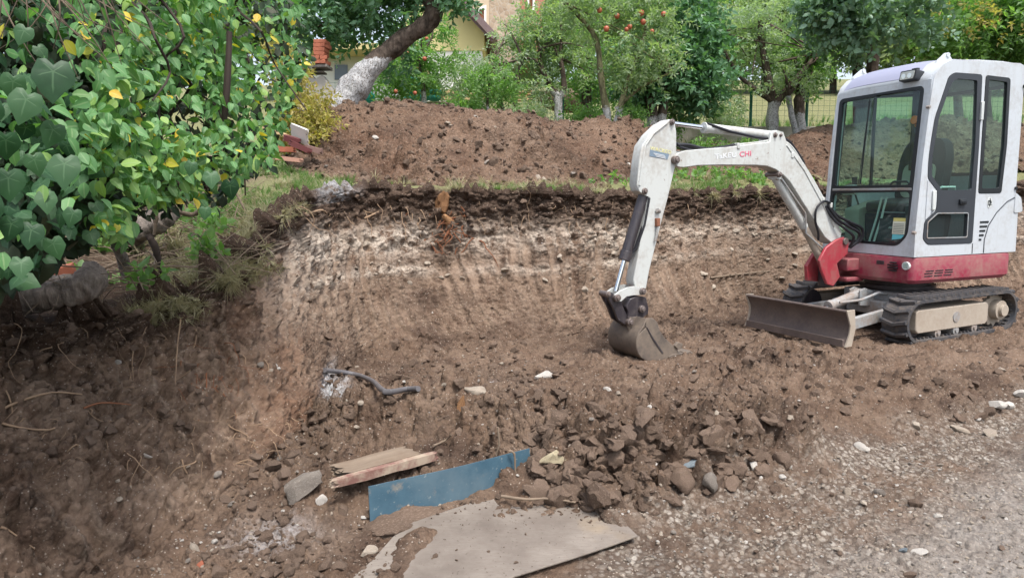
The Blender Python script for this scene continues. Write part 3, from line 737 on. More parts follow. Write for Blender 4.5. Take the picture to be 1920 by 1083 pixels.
# --- the orchard
tl = []
tree('leaning_apple_tree', [[(634, 236, 8.9, .235), (640, 205, 8.9, .20), (662, 165, 8.92, .165), (700, 122, 8.95, .135), (738, 88, 9.0, .122), (778, 60, 9.0, .108), (808, 38, 9.0, .10), (810, 5, 9.0, .095), (797, -40, 9.0, .105), (800, -110, 9.0, .09)]],
     [(690, 0, 90, 50, 9.3), (600, 15, 75, 50, 9.6), (560, 45, 50, 45, 9.8), (760, -50, 90, 40, 9.2), (840, -30, 50, 40, 9.0), (735, 95, 38, 30, 10.2), (645, 55, 40, 26, 10.2)], 700, 'deep',
     'thick leaning apple tree with whitewashed lower trunk and dark bark above', 11, wash=(.72, .84), nl=10, scale=.8, cat='apple tree')
o_ = [q for q in bpy.data.objects['leaning_apple_tree'].children if q.name.startswith('trunk')][0]
sm_ = o_.modifiers.new('sub', 'SUBSURF'); sm_.levels = sm_.render_levels = 2
dg_ = bpy.context.evaluated_depsgraph_get(); me_ = bpy.data.meshes.new_from_object(o_.evaluated_get(dg_)); o_.modifiers.clear(); o_.data = me_
co_ = np.zeros(len(me_.vertices)*3, np.float32); no_ = co_.copy(); me_.vertices.foreach_get('co', co_); me_.vertices.foreach_get('normal', no_); co_ = co_.reshape(-1, 3); no_ = no_.reshape(-1, 3)
ck_ = np.array(at(628, 150, 8.9)); bul = np.exp(-((co_-ck_)**2).sum(1)/.02)
co_ = co_ + no_*(.035*fbm(co_, 4.5, 4) + .014*fbm(co_, 17, 3) + .045*bul)[:, None]; me_.vertices.foreach_set('co', np.ascontiguousarray(co_, np.float32).ravel()); me_.update()
tree('young_apple_tree', [[(796, 205, 11.5, .045), (792, 150, 11.5, .035), (786, 110, 11.5, .03)]], [(775, 130, 46, 42, 11.5), (825, 95, 40, 46, 11.7), (800, 50, 50, 35, 11.8), (722, 150, 24, 26, 11.4)], 420, 'mid',
     'small apple tree right of the leaning trunk with a few red apples', 12, wash=(.2, .3), cat='apple tree', scale=.75)
tree('plum_tree', [[(945, 215, 12, .05), (930, 160, 12, .04), (925, 120, 12, .03)], [(965, 215, 12, .05), (968, 160, 12, .035), (980, 110, 12, .03)]], [(905, 150, 40, 38, 12), (985, 105, 50, 52, 12.3), (965, 70, 40, 30, 12.5), (1010, 160, 36, 26, 12.2), (850, 150, 34, 34, 12.4)], 480, 'pale',
     'grey green bushy tree on the near side of the yellow gabled house', 13, scale=.9)
tree('young_tree', [[(916, 222, 10.2, .022), (914, 180, 10.2, .018), (918, 155, 10.2, .012)]], [(900, 160, 30, 26, 10.2, .3), (938, 148, 36, 26, 10.2, .3), (955, 175, 26, 18, 10.3, .3)], 150, 'mid',
     'young staked tree with a few large bright leaves behind the heap', 14, wash=(.1, .2), nl=4, scale=.62)
tree('whitewashed_tree', [[(1048, 232, 12, .075), (1046, 185, 12, .065), (1032, 165, 12, .05), (1014, 125, 12, .04), (1012, 92, 12, .03)], [(1047, 190, 12, .05), (1058, 160, 12, .045), (1050, 110, 12, .035)]],
     [(1030, 90, 50, 60, 12.3), (1065, 60, 50, 60, 12.2), (1000, 50, 50, 50, 12.4), (1080, 120, 40, 35, 12.1)], 420, 'apple', 'slim tree with a white painted foot left of the apple laden tree', 15, wash=(.45, .55), scale=.85)
tree('dark_hedge_tree', [[(1100, 235, 14, .1), (1100, 120, 14, .08)]], [(1090, 110, 60, 75, 14), (1130, 150, 50, 45, 14.3), (1085, 50, 45, 45, 14.4)], 330, 'mid', 'leafy tree filling the gap behind the red apples', 16, thr=-.4)
t_ap = tree('apple_tree', [[(1143, 252, 10.3, .062), (1138, 215, 10.3, .055), (1128, 150, 10.3, .045), (1118, 75, 10.3, .036), (1085, 30, 10.3, .028), (1050, 0, 10.3, .02)],
     [(1150, 252, 10.3, .055), (1160, 215, 10.3, .045), (1178, 150, 10.3, .035), (1200, 95, 10.3, .028), (1215, 40, 10.3, .02)], [(1155, 205, 10.3, .03), (1200, 165, 10.2, .022), (1260, 135, 10.1, .014)]],
     [(1170, 60, 70, 50, 10.2), (1230, 85, 55, 50, 10.2), (1120, 20, 55, 40, 10.4), (1215, 20, 70, 45, 10.4), (1190, 120, 50, 28, 10.1), (1070, 5, 40, 26, 10.4)], 560, 'apple',
     'apple tree with red apples and lichen covered forked stems', 17, mat=M_LICH, wash=(.30, .42), cat='apple tree', scale=.82, thr=.0)
tree('dense_tree', [[(1222, 250, 11.2, .10), (1222, 200, 11.2, .085), (1214, 150, 11.2, .07), (1215, 110, 11.2, .06)], [(1236, 250, 11.2, .08), (1246, 190, 11.2, .075), (1258, 140, 11.2, .06)]],
     [(1245, 120, 60, 55, 11.4), (1300, 100, 60, 65, 11.6), (1330, 140, 35, 35, 11.6), (1200, 130, 45, 50, 11.5), (1280, 40, 70, 50, 11.8), (1310, 165, 35, 28, 11.4), (1195, 175, 30, 18, 11.5)], 1150, 'deep',
     'dense dark green tree with two dark trunks above the boom elbow', 18, wash=(.18, .30), thr=-.35, nl=12, scale=.95)
tree('pale_orchard_tree', [[(1447, 248, 12.5, .11), (1450, 200, 12.5, .10), (1470, 175, 12.5, .07), (1500, 140, 12.5, .05), (1535, 100, 12.5, .03)], [(1450, 195, 12.5, .08), (1440, 150, 12.5, .06), (1430, 90, 12.5, .05), (1425, 40, 12.5, .04)],
     [(1448, 190, 12.5, .06), (1400, 155, 12.5, .04), (1365, 110, 12.5, .03), (1345, 60, 12.5, .02)]],
     [(1400, 90, 60, 60, 12.7), (1470, 80, 60, 60, 12.8), (1530, 130, 45, 45, 12.6), (1380, 150, 45, 40, 12.4), (1440, 20, 80, 45, 13), (1540, 60, 45, 40, 12.8), (1360, 200, 25, 25, 12.5)], 720, 'pale',
     'wide pale leaved tree with a whitewashed foot left of the cab', 19, wash=(.42, .55), nl=12, scale=.9, thr=0.0)
tree('slanting_tree', [[(1492, 250, 12.3, .05), (1482, 205, 12.3, .045), (1478, 180, 12.3, .04)]], [(1480, 150, 30, 24, 12.3)], 120, 'pale', 'thin slanting whitewashed trunk beside the dark speckled one', 20, wash=(.6, .7), nl=3)
tree('dark_trunk_tree', [[(1500, 250, 12.6, .10), (1498, 210, 12.6, .09), (1500, 170, 12.6, .08)]], [(1505, 120, 40, 40, 13)], 260, 'mid', 'dark speckled trunk with worn whitewash left of the cab', 21, wash=(.15, .5), nl=4)
tree('walnut_tree', [[(1628, 260, 12, .10), (1632, 160, 12, .09), (1638, 70, 12, .08), (1642, 20, 12, .07)], [(1612, 250, 12.2, .09), (1608, 150, 12.2, .08), (1604, 60, 12.2, .07)]],
     [(1620, 20, 60, 50, 10.5), (1700, 30, 70, 50, 10.8), (1560, 10, 50, 45, 10.6), (1680, -40, 120, 50, 10.5), (1600, 75, 35, 30, 10.8), (1545, 50, 40, 35, 11.5)], 1000, 'walnut', 'walnut tree with broad grey green leaves hanging left of the cab roof', 22, thr=-.1, nl=10, scale=.58)
tree('plum_tree', [[(1850, 260, 13, .09), (1850, 120, 13, .07)]], [(1830, 50, 70, 50, 12), (1900, 70, 60, 55, 12), (1780, 60, 40, 45, 12.3), (1960, 40, 80, 70, 12), (1880, 10, 90, 40, 12.2)], 1100, 'mid', 'green tree behind the right end of the cab roof', 23, thr=-.3)
tree('creeper_tree', [[(1800, 250, 14, .08), (1790, 80, 14, .06)]], [(1800, 30, 50, 30, 11.6), (1890, 40, 40, 24, 11.4)], 34, 'autumn', 'yellowing creeper in the treetop at the upper right', 24, thr=-.2, nl=3)
# low growth along the fence
def bush(name, px, py, rx, ry, Y_, n, kind, label, seed, scale=.8):
    t = empty(name, (0, 0, 0), 0, label, 'bush', 'bushes along the fence'); B = [px_blob(px, py, rx, ry, Y_)]
    mb = MB(); s_ = at(px, py+ry*1.1, Y_); limbs_to(mb, s_, .012, B, 7, seed); mb.build('stem', M_TWIG, t)
    crown('foliage', B, n, kind, t, seed, scale, shell=.1, thr=-.3); return t
for i, (px, py, rx, ry, Y_, n, kd, lb) in enumerate([
        (1180, 225, 26, 22, 10.4, 110, 'mid', 'leafy weeds at the foot of the apple laden tree'), (1345, 225, 40, 22, 12.3, 120, 'pale', 'sparse pale bush in front of the green fence above the boom'),
        (870, 212, 60, 14, 10.6, 170, 'mid', 'low green growth along the crest of the heap'), (985, 216, 50, 14, 11, 150, 'pale', 'greyish low growth left of the slim whitewashed tree'),
        (1100, 225, 40, 16, 11.2, 140, 'mid', 'low green bush between two orchard trees'), (1420, 285, 36, 12, 10.8, 80, 'mid', 'green weeds before the low wall under the boom cylinder'),
        (1330, 282, 26, 12, 10.8, 70, 'mid', 'small green weeds in front of the wall near the dipper arm'), (1270, 215, 30, 20, 12, 90, 'mid', 'green bush by the fence right of the dense tree')]):
    bush('bush', px, py, rx, ry, Y_, n, kd, lb, 300+i, .6)
# yellow shrub by the ruin
t = empty('yellow_shrub', (0, 0, 0), 0, 'yellow autumn shrub in front of the broken concrete wall', 'shrub')
B = [px_blob(575, 215, 42, 45, 7.9, .4), px_blob(540, 250, 36, 30, 7.8, .35), px_blob(600, 250, 28, 22, 7.8, .3), px_blob(545, 150, 26, 30, 8, .3), px_blob(522, 100, 20, 22, 8, .3)]
mb = MB(); limbs_to(mb, at(570, 285, 7.9), .014, B, 14, 5); mb.build('stem', M_TWIG, t); crown('foliage', B, 620, 'autumn', t, 44, .62, shell=.15, thr=-.3)
# apples on the trees
def clod_like(name):
    m = Mat(name); r_ = m.n('ObjectInfo').outputs['Random']; c_ = m.mix(m.ramp(m.noise(1.2, 4, .6, m.coord()), [(.40, 0), (.65, 1)]), m.mix(r_, (.40, .025, .04), (.46, .07, .05)), (.42, .16, .07)); m.set(c_, .4, 0, .4); return m.m
M_APL = clod_like('apple_skin')
am = MB(); pr = [(0, .45), (.25, .5), (.45, .36), (.5, .1), (.42, -.25), (.2, -.45), (0, -.40)]; n_ = 10; vs = []
for r_, z in pr[1:-1]: vs += [(r_*math.cos(2*math.pi*k/n_), r_*math.sin(2*math.pi*k/n_), z) for k in range(n_)]
fs = [(l*n_+k, l*n_+(k+1) % n_, (l+1)*n_+(k+1) % n_, (l+1)*n_+k) for l in range(4) for k in range(n_)]; vs += [(0, 0, .42), (0, 0, -.42)]
fs += [(k, (k+1) % n_, 5*n_) for k in range(n_)] + [(4*n_+k, 4*n_+(k+1) % n_, 5*n_+1) for k in range(n_)]
ame = mesh_of('apple', vs, fs, M_APL)
for tname, sp_ in (('apple_tree', [(1202, 25, 9.98), (1244, 27, 9.98), (1137, 55, 9.98), (1175, 56, 9.98), (1181, 51, 9.98), (1206, 42, 10.01), (1157, 31, 10.01), (1124, 20, 10.01), (1222, 60, 10.04)]), ('young_apple_tree', [(800, 73, 11), (764, 100, 11), (796, 111, 11), (778, 175, 11), (742, 172, 11.1)])):
    pa = bpy.data.objects[tname]
    for px, py, Y_ in sp_:
        o = link('apple', ame, None, pa); o.location = at(px, py, Y_); s_ = (.07 if tname == 'apple_tree' else .06)*random.uniform(.85, 1.15); o.scale = (s_,)*3

# ---- fence with green posts on a low concrete wall
M_GRN = plain('post_green', (.02, .13, .085), .45); M_CONC = plain('concrete', (.36, .34, .30), .9, 0, .22, 7, .2); M_WIRE = plain('fence_wire', (.05, .16, .11), .5)
A_, B_ = at(600, 200, 12.2), at(2150, 240, 14.0)
fence = empty('wire_fence', (0, 0, 0), 0, 'green wire mesh fence with round posts on a low concrete wall', 'fence')
def fl(px):
    t0, t1 = A_.x/A_.y, B_.x/B_.y; q = ray(px, 200)[0]
    k = (q*A_.y - A_.x)/((B_.x-A_.x) - q*(B_.y-A_.y)); return A_.lerp(B_, k)
FZ = 2.34
wl = MB(); W0, W1 = fl(1180), fl(2300); d_ = (W1-W0).normalized(); n2_ = Vector((d_.y, -d_.x, 0)).normalized()
def wallbox(mb, a, b, z0, z1, th):
    d = Vector((b.x-a.x, b.y-a.y, 0)); n = Vector((d.y, -d.x, 0)).normalized()*th/2
    q = [Vector((a.x, a.y, 0))+n, Vector((b.x, b.y, 0))+n, Vector((b.x, b.y, 0))-n, Vector((a.x, a.y, 0))-n]
    mb.add([(p.x, p.y, z0) for p in q] + [(p.x, p.y, z1) for p in q], [(0,1,2,3), (4,5,6,7), (0,1,5,4), (1,2,6,5), (2,3,7,6), (3,0,4,7)])
wallbox(wl, W0, W1, 1.2, FZ, .18); wo_ = wl.build('low_wall', M_CONC, fence, bevel=.01)
posts = [605, 765, 915, 1055, 1175, 1293, 1408, 1513, 1640, 1760, 1900, 2040]
for k, px in enumerate(posts):
    p = fl(px); g = MB(); zb = FZ if px > 1180 else 1.9; g.cyl((p.x, p.y, zb), (p.x, p.y, FZ+.75), .026, 10); g.cyl((p.x, p.y, FZ+.75), (p.x, p.y, FZ+.765), .031, 10); g.build('post', M_GRN, fence)
    if k+1 < len(posts):
        q = fl(posts[k+1]); g = MB(); L_ = (q-p).length; m_ = int(L_/.10)
        def strip(mb, a, b, r=.0022):
            d = (b-a).normalized(); u = d.orthogonal().normalized()*r; v = d.cross(u).normalized()*r
            mb.add([a+u, a-u*.5+v, a-u*.5-v, b+u, b-u*.5+v, b-u*.5-v], [(0,1,4,3), (1,2,5,4), (2,0,3,5)])
        for j in range(m_+1):
            w_ = p.lerp(q, j/m_); strip(g, Vector((w_.x, w_.y, zb)), Vector((w_.x, w_.y, FZ+.72)))
        for j in range(9): strip(g, Vector((p.x, p.y, zb+.03+j*(FZ+.68-zb)/8)), Vector((q.x, q.y, zb+.03+j*(FZ+.68-zb)/8)))
        g.build('wire_mesh', M_WIRE, fence, smooth=False)

# ---- houses
M_YW = plain('yellow_render', (.62, .54, .27), .85, 0, .06, 3); M_WW = plain('white_render', (.68, .67, .63), .85, 0, .08, 3); M_TILE = plain('roof_sheet', (.16, .11, .11), .7, 0, .3, 14)
M_STONE = None
def gpx(px, py, Y_): return at(px, py, Y_)
def quad_wall(name, pts, mat, parent, depth=.3, holes=()):
    """upright wall facing the camera: pts are (px, py) at one distance"""
    Yw = pts[0][2]; P_ = [(at(*p).x, at(*p).z) for p in pts]; H_ = [[(at(*p).x, at(*p).z) for p in h] for h in holes]
    g = MB(); g.plate(P_, H_, lambda a, b, t_: (a, Yw+t_, b), 0, depth); return g.build(name, mat, parent)
h1 = empty('yellow_house', (0, 0, 0), 0, 'house end with yellow gable, white lower wall and brown roof edge', 'house'); Yh_ = 27
quad_wall('gable', [(760, 95, Yh_), (908, 95, Yh_), (908, 58, Yh_), (850, -5, Yh_), (760, -60, Yh_)], M_YW, h1, 5)
quad_wall('wall', [(760, 190, Yh_+.05), (904, 190, Yh_+.05), (904, 94, Yh_+.05), (760, 94, Yh_+.05)], M_WW, h1, 5)
g = MB(); a, b = at(835, -30, Yh_-.5), at(928, 72, Yh_-.5); dd = b-a; R = dd.to_track_quat('X', 'Y').to_matrix(); g.box((a+b)/2+Vector((0, 2.8, 0)), (dd.length, 6.2, .22), Matrix(((dd.normalized().x, 0, -dd.normalized().z), (0, 1, 0), (dd.normalized().z, 0, dd.normalized().x)))); g.build('roof', M_TILE, h1)
g = MB(); a, b = at(835, -24, Yh_-.55), at(925, 76, Yh_-.55); g.box((a+b)/2, ((b-a).length, .05, .16), Matrix(((dd.normalized().x, 0, -dd.normalized().z), (0, 1, 0), (dd.normalized().z, 0, dd.normalized().x)))); g.build('barge_board', plain('board_plum', (.20, .13, .15), .6), h1)
mS = Mat('stone_cladding'); v_ = mS.voro(5.5, None, 'Color'); e_ = mS.voro(5.5, None, 'Distance', 'DISTANCE_TO_EDGE')
mS.set(mS.mix(mS.ramp(e_, [(0, 1), (.06, 0)]), mS.mix(mS.noise(5, 0, 0, v_), (.22, .15, .10), (.52, .42, .31)), (.42, .38, .32)), .9); mS.bump(e_, .5, .03); M_STONE = mS.m
h2 = empty('stone_house', (0, 0, 0), 0, 'tall tan house with stone cladding and brown framed windows at the top', 'house'); Y2 = 33
w1h = [(894, 50, Y2), (912, 50, Y2), (912, 10, Y2), (894, 16, Y2)]; w2h = [(988, 22, Y2), (1003, 22, Y2), (1003, -25, Y2), (988, -25, Y2)]
quad_wall('rendered_wall', [(868, 120, Y2), (918, 120, Y2), (918, -80, Y2), (868, -80, Y2)], plain('tan_render', (.52, .42, .30), .9), h2, 6, [w1h])
quad_wall('stone_wall', [(918, 120, Y2-.03), (975, 120, Y2-.03), (975, -80, Y2-.03), (918, -80, Y2-.03)], M_STONE, h2, 6)
quad_wall('brick_wall', [(975, 120, Y2), (1022, 120, Y2), (1022, -80, Y2), (975, -80, Y2)], plain('pink_brick', (.38, .17, .12), .9, 0, .35, 20), h2, 6, [w2h])
for wh, nm in ((w1h, 'a'), (w2h, 'b')):
    P_ = [(at(*p).x, at(*p).z) for p in wh]
    g = MB(); g.plate(P_, [inset(P_, .10)], lambda a, b, t_: (a, Y2-.06+t_, b), 0, .2); f_ = g.build('window', M_WW, h2)
    g = MB(); xs = [p[0] for p in P_]; zs = [p[1] for p in P_]; cx_ = sum(xs)/4
    g.plate(inset(P_, .11), [inset(P_, .19)], lambda a, b, t_: (a, Y2+.05+t_, b), 0, .06); g.box((cx_-.04, Y2+.08, sum(zs)/4), (.10, .06, max(zs)-min(zs)-.35)); g.build('sash', plain('sash_brown', (.24, .085, .03), .5) if nm == 'a' else bpy.data.materials['sash_brown'], f_)
    g = MB(); g.plate(inset(P_, .15), [], lambda a, b, t_: (a, Y2+.12+t_, b), 0, .01); g.build('pane', plain('window_pane', (.10, .13, .17), .08) if nm == 'a' else bpy.data.materials['window_pane'], f_)
h3 = empty('white_shed', (0, 0, 0), 0, 'low white building behind the mesh fence left of the leaning trunk', 'building'); Y3 = 16
quad_wall('wall', [(585, 215, Y3), (765, 215, Y3), (765, 100, Y3), (585, 100, Y3)], M_WW, h3, 3)
g = MB(); a, b = at(575, 96, Y3-.4), at(775, 92, Y3-.4); g.box((a+b)/2+Vector((0, 1.6, 0)), ((b-a).length, 4, .12)); g.build('roof', plain('shed_roof', (.50, .42, .20), .8), h3)
g = MB(); P_ = [(at(*p).x, at(*p).z) for p in ((628, 150, Y3), (652, 150, Y3), (652, 122, Y3), (628, 122, Y3))]; g.plate(P_, [], lambda a, b, t_: (a, Y3-.03+t_, b), 0, .05); g.build('window', bpy.data.materials['window_pane'], h3)
# teal things and the plank stack behind the fence
M_TEAL = plain('teal_tarp', (.05, .33, .27), .5, 0, .25, 9); M_PLANK = plain('pine_plank', (.52, .38, .20), .8, 0, .25, 10)
def lump(name, c, d, mat, label, cat, group=None, seed=1, parent=None, sub=3, rough=.18, freq=1.6, flat=0.0):
    bm = bmesh.new(); bmesh.ops.create_icosphere(bm, subdivisions=sub, radius=.5)
    P_ = np.array([v.co[:] for v in bm.verts]); k = 1+rough*fbm(P_*freq+seed*7.7, 1.0, 3)
    for v, q in zip(bm.verts, k): v.co = Vector((v.co.x*q*d[0], v.co.y*q*d[1], v.co.z*q*d[2]))
    me = bpy.data.meshes.new(name); bm.to_mesh(me); bm.free(); me.shade_smooth(); me.materials.append(mat); o = link(name, me, None, parent); o.location = c
    return tag(o, label, cat, group)
bgm = empty('bag_stack', (0, 0, 0), 0, 'stack of teal plastic bags behind the heap next to the planks', 'bags')
for k in range(10):
    c = at(770+22*(k % 3)+random.uniform(-3, 3), 184-11*(k//3), 12.6); lump('bag', c, (.27, .3, .13), M_TEAL, None, None, None, k, bgm, 2)
o = lump('tarp_bundle', at(686, 183, 11.6), (.28, .3, .22), plain('turquoise', (.04, .52, .50), .4), 'turquoise tarpaulin bundle under the leaning trunk', 'tarpaulin', None, 9)
pst = empty('plank_stack', (0, 0, 0), 0, 'stack of long yellow planks lying behind the heap', 'planks')
for k in range(9):
    a, b = at(800+random.uniform(-6, 20), 186-3.2*(k//2)*1.2, 13.4+.25*(k % 2)), at(985+random.uniform(-25, 20), 188-3.2*(k//2)*1.2, 13.9+.25*(k % 2))
    d_ = (b-a); g = MB(); g.box((a+b)/2, (d_.length, .2, .035), d_.to_track_quat('X', 'Z').to_matrix()); g.build('plank', M_PLANK, pst)
lump('dirt_pile', at(1065, 188, 17), (1.3, 1.2, .6), M_SOIL, 'small distant reddish soil pile behind the slim whitewashed tree', 'soil pile', None, 4)

# ---- ruin: broken concrete wall with bricks on it
M_BRK = plain('brick', (.36, .125, .075), .85, 0, .3, 14, .2)
ru = empty('concrete_ruin', (0, 0, 0), 0, 'broken grey concrete wall behind the yellow shrub', 'wall'); Yr = 9.0
P_ = [(at(*p).x, at(*p).z) for p in ((545, 250, Yr), (632, 250, Yr), (632, 196, Yr), (624, 168, Yr), (604, 140, Yr), (590, 148, Yr), (572, 128, Yr), (547, 121, Yr))]
g = MB(); g.plate(P_, [], lambda a, b, t_: (a, Yr+t_, b), 0, .16); g.build('slab', M_CONC, ru, bevel=.01)
g = MB(); g.box(at(592, 127, Yr+.05), (.34, .3, .035)); g.box(at(588, 137, Yr+.1), (.28, .2, .02)); g.build('cap_slab', plain('grey_timber', (.20, .18, .16), .9), ru, bevel=.004)
for k in range(12):
    px, py = 596 + 11*(k % 2) + random.uniform(-2, 2), 118 - 7.5*(k//2); o = bpy.data.objects.new('brick', bpy.data.meshes['brick']) if 'brick' in bpy.data.meshes else None
    if o is None:
        g = MB(); g.box((0, 0, 0), (.085, .2, .045)); o = g.build('brick', M_BRK, ru, bevel=.004)
    else: COL.objects.link(o); o.parent = ru; bm_ = o.modifiers.new('edge', 'BEVEL'); bm_.width = .004
    o.location = at(px, py, Yr-.02); o.rotation_euler = (0, random.uniform(-.1, .1), random.uniform(-.2, .2))

# ============================================================ the creeper hanging at the left: ivy and a broad leaved climber
SIL = [(-190, 600), (-60, 560), (40, 530), (95, 500), (135, 470), (190, 430), (235, 455), (262, 410), (320, 400), (350, 360), (392, 405), (440, 355), (470, 310), (500, 325), (518, 280), (535, 225), (558, 160), (585, 110), (560, 60), (565, -40), (540, -60), (-190, -50)]
def inside(px, py, poly):
    px, py = np.asarray(px), np.asarray(py); c = np.zeros(px.shape, bool); n = len(poly)
    for i in range(n):
        (x0, y0), (x1, y1) = poly[i-1], poly[i]
        m = ((y0 > py) != (y1 > py)) & (px < (x1-x0)*(py-y0)/((y1-y0) if y1 != y0 else 1e-9)+x0); c ^= m
    return c
def front_Y(px, py): return 1.55 + 1.55*sstep(60, 560, px) + .25*sstep(300, 0, py) + .22*fbm(np.stack([px/90., py/90., px*0], -1), 1.0, 3)
def shoot(n, poly, depth, seed, dens=None):
    r = np.random.default_rng(seed); px = r.uniform(-190, 600, n*4); py = r.uniform(-60, 620, n*4); k = inside(px, py, poly)
    if dens is not None: k &= dens(px, py, r)
    px, py = px[k][:n], py[k][:n]; Y_ = front_Y(px, py) + depth(r, len(px)); 
    P_ = np.array([at(a, b, c) for a, b, c in zip(px, py, Y_)]); return px, py, P_, r
def leaf_dirs(P_, r, droop=.8, face=.9):
    n = len(P_); view = nrm(np.array([0, 0, CAM_H])-P_)
    tip = nrm(np.stack([r.normal(0, .75, n)+.15, r.normal(0, .5, n)-.15, -droop+.45*r.normal(size=n)], -1))
    nor = nrm(view*face + np.array([0, 0, .75]) + .5*r.normal(size=(n, 3))); return tip, nor
HSM = []
for k in range(5):
    v_, f_, m_ = leaf_geo([(y, w*(1+.1*random.uniform(-1, 1))) for y, w in OVAL], .12+.07*k, .10+.09*k); HSM.append(mesh_of('broad_leaf_%d' % k, v_, f_, ML_HS, m_))
ML_SHADE = leaf_obj_mat('shade_toned_leaf', [(.018, .036, .016), (.026, .048, .022), (.040, .045, .022), (.015, .028, .013)], (.03, .05, .02), .6, .1)  # leaf colours darkened to paint in the shade inside climber and ivy
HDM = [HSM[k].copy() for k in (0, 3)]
for m_ in HDM: m_.materials.clear(); m_.materials.append(ML_SHADE)
HYM = [HSM[k].copy() for k in (0, 2)]
for m_ in HYM: m_.materials.clear(); m_.materials.append(ML_YEL)
IVM = [ivy_mesh('ivy_leaf_%d' % k, ML_IVY, k) for k in range(4)]
ivy_zone = lambda px, py: sstep(215, 110, px + .25*(py-250)*0)*np.ones_like(py)
clm = empty('climbing_shrub', (0, 0, 0), 0, 'leafy climber with oval green and a few yellow leaves overhanging the bank at upper left', 'climber')
ivy = empty('ivy_plant', (0, 0, 0), 0, 'dark ivy with large veined leaves hanging at the left edge', 'ivy')
def leaf_part(me, P_, tip, nor, s_, parent, name='leaf'):
    e = eul(tip[None], nor[None])[0]; o = link(name, me, None, parent); o.location = P_; o.rotation_euler = e; o.scale = (s_,)*3; return o
# singled-out leaves of the climber
holes = lambda px, py, r: ((fbm(np.stack([px/70., py/70., px*0+4], -1), 1.0, 3)+.32*r.normal(size=len(px))) > -.10 + .35*sstep(250, 420, py)) & (r.random(len(px)) > ivy_zone(px, py)*.96)
px, py, P_, r = shoot(245, [(140, -50), (560, -50), (545, 210), (505, 300), (440, 340), (350, 350), (240, 430), (170, 400)], lambda r, n: -.04+.10*r.random(n), 71, holes)
tip, nor = leaf_dirs(P_, r)
for i in range(len(P_)):
    yl = r.random() < .055; leaf_part((HYM if yl else HSM)[i % (2 if yl else 5)], P_[i], tip[i], nor[i], r.uniform(.036, .054), clm)
# the rest of its foliage, in depth
px, py, P_, r = shoot(4300, SIL, lambda r, n: .02+.45*r.random(n)**1.3, 72, lambda a, b, r: holes(a, b, r))
tip, nor = leaf_dirs(P_, r, .6, .35)
ids = r.integers(0, 5, len(P_)); ids = np.where(r.random(len(P_)) < .045, 5+r.integers(0, 2, len(P_)), ids)
tag(scatter('foliage', P_, eul(tip, nor), r.uniform(.030, .052, len(P_)), HSM+HYM, clm, ids=ids), kind='stuff')
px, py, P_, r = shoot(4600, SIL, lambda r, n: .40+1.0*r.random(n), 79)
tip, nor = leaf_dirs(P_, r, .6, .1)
tag(scatter('inner_foliage', P_, eul(tip, nor), r.uniform(.035, .065, len(P_)), HDM, clm), kind='stuff')  # deep layer whose dark colour stands in for shade inside the climber
# ivy
big = [(55, 190, 1.30, .105), (100, 130, 1.34, .10), (122, 305, 1.28, .078), (105, 245, 1.36, .085), (25, 150, 1.36, .07), (40, 495, 1.32, .075), (25, 420, 1.34, .075), (62, 430, 1.36, .07), (95, 455, 1.40, .06),
       (15, 330, 1.36, .08), (85, 370, 1.45, .07), (10, 260, 1.45, .08), (60, 300, 1.5, .08), (-25, 200, 1.3, .1), (-30, 380, 1.3, .1), (50, 60, 1.5, .07), (140, 400, 1.5, .06), (395, 330, 2.2, .085), (430, 345, 2.25, .08), (385, 395, 2.2, .07), (360, 310, 2.2, .07)]
rr = np.random.default_rng(5)
for i, (a, b, c, s_) in enumerate(big):
    q = np.array(at(a, b-.2*s_*1355/c, c)); v_ = nrm(np.array([0, 0, CAM_H])-q); tip = nrm(np.array([rr.normal(0, .22), rr.normal(0, .2)-.1, -1.])); nor = nrm(v_ + np.array([.1*rr.normal(), 0, .25+.2*rr.random()]))
    leaf_part(IVM[i % 4], q, tip, nor, s_*(.60+.22*rr.random()), ivy)
px, py, P_, r = shoot(900, [(-190, 600), (-60, 545), (60, 520), (110, 450), (170, 430), (185, 330), (150, 100), (110, -60), (-190, -50)], lambda r, n: .12+.8*r.random(n), 73)
tip, nor = leaf_dirs(P_, r, 1.0, .35); tag(scatter('foliage', P_, eul(tip, nor), r.uniform(.028, .060, len(P_)), IVM, ivy), kind='stuff')
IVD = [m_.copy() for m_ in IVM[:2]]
for m_ in IVD: m_.materials.clear(); m_.materials.append(ML_SHADE)
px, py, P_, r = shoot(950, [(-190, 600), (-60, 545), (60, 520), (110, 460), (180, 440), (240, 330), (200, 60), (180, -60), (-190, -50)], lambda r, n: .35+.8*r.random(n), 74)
tip, nor = leaf_dirs(P_, r, 1.0, .1); tag(scatter('inner_foliage', P_, eul(tip, nor), r.uniform(.04, .08, len(P_)), IVD, ivy), kind='stuff')  # same darkened leaf colour, painting the shade behind the ivy
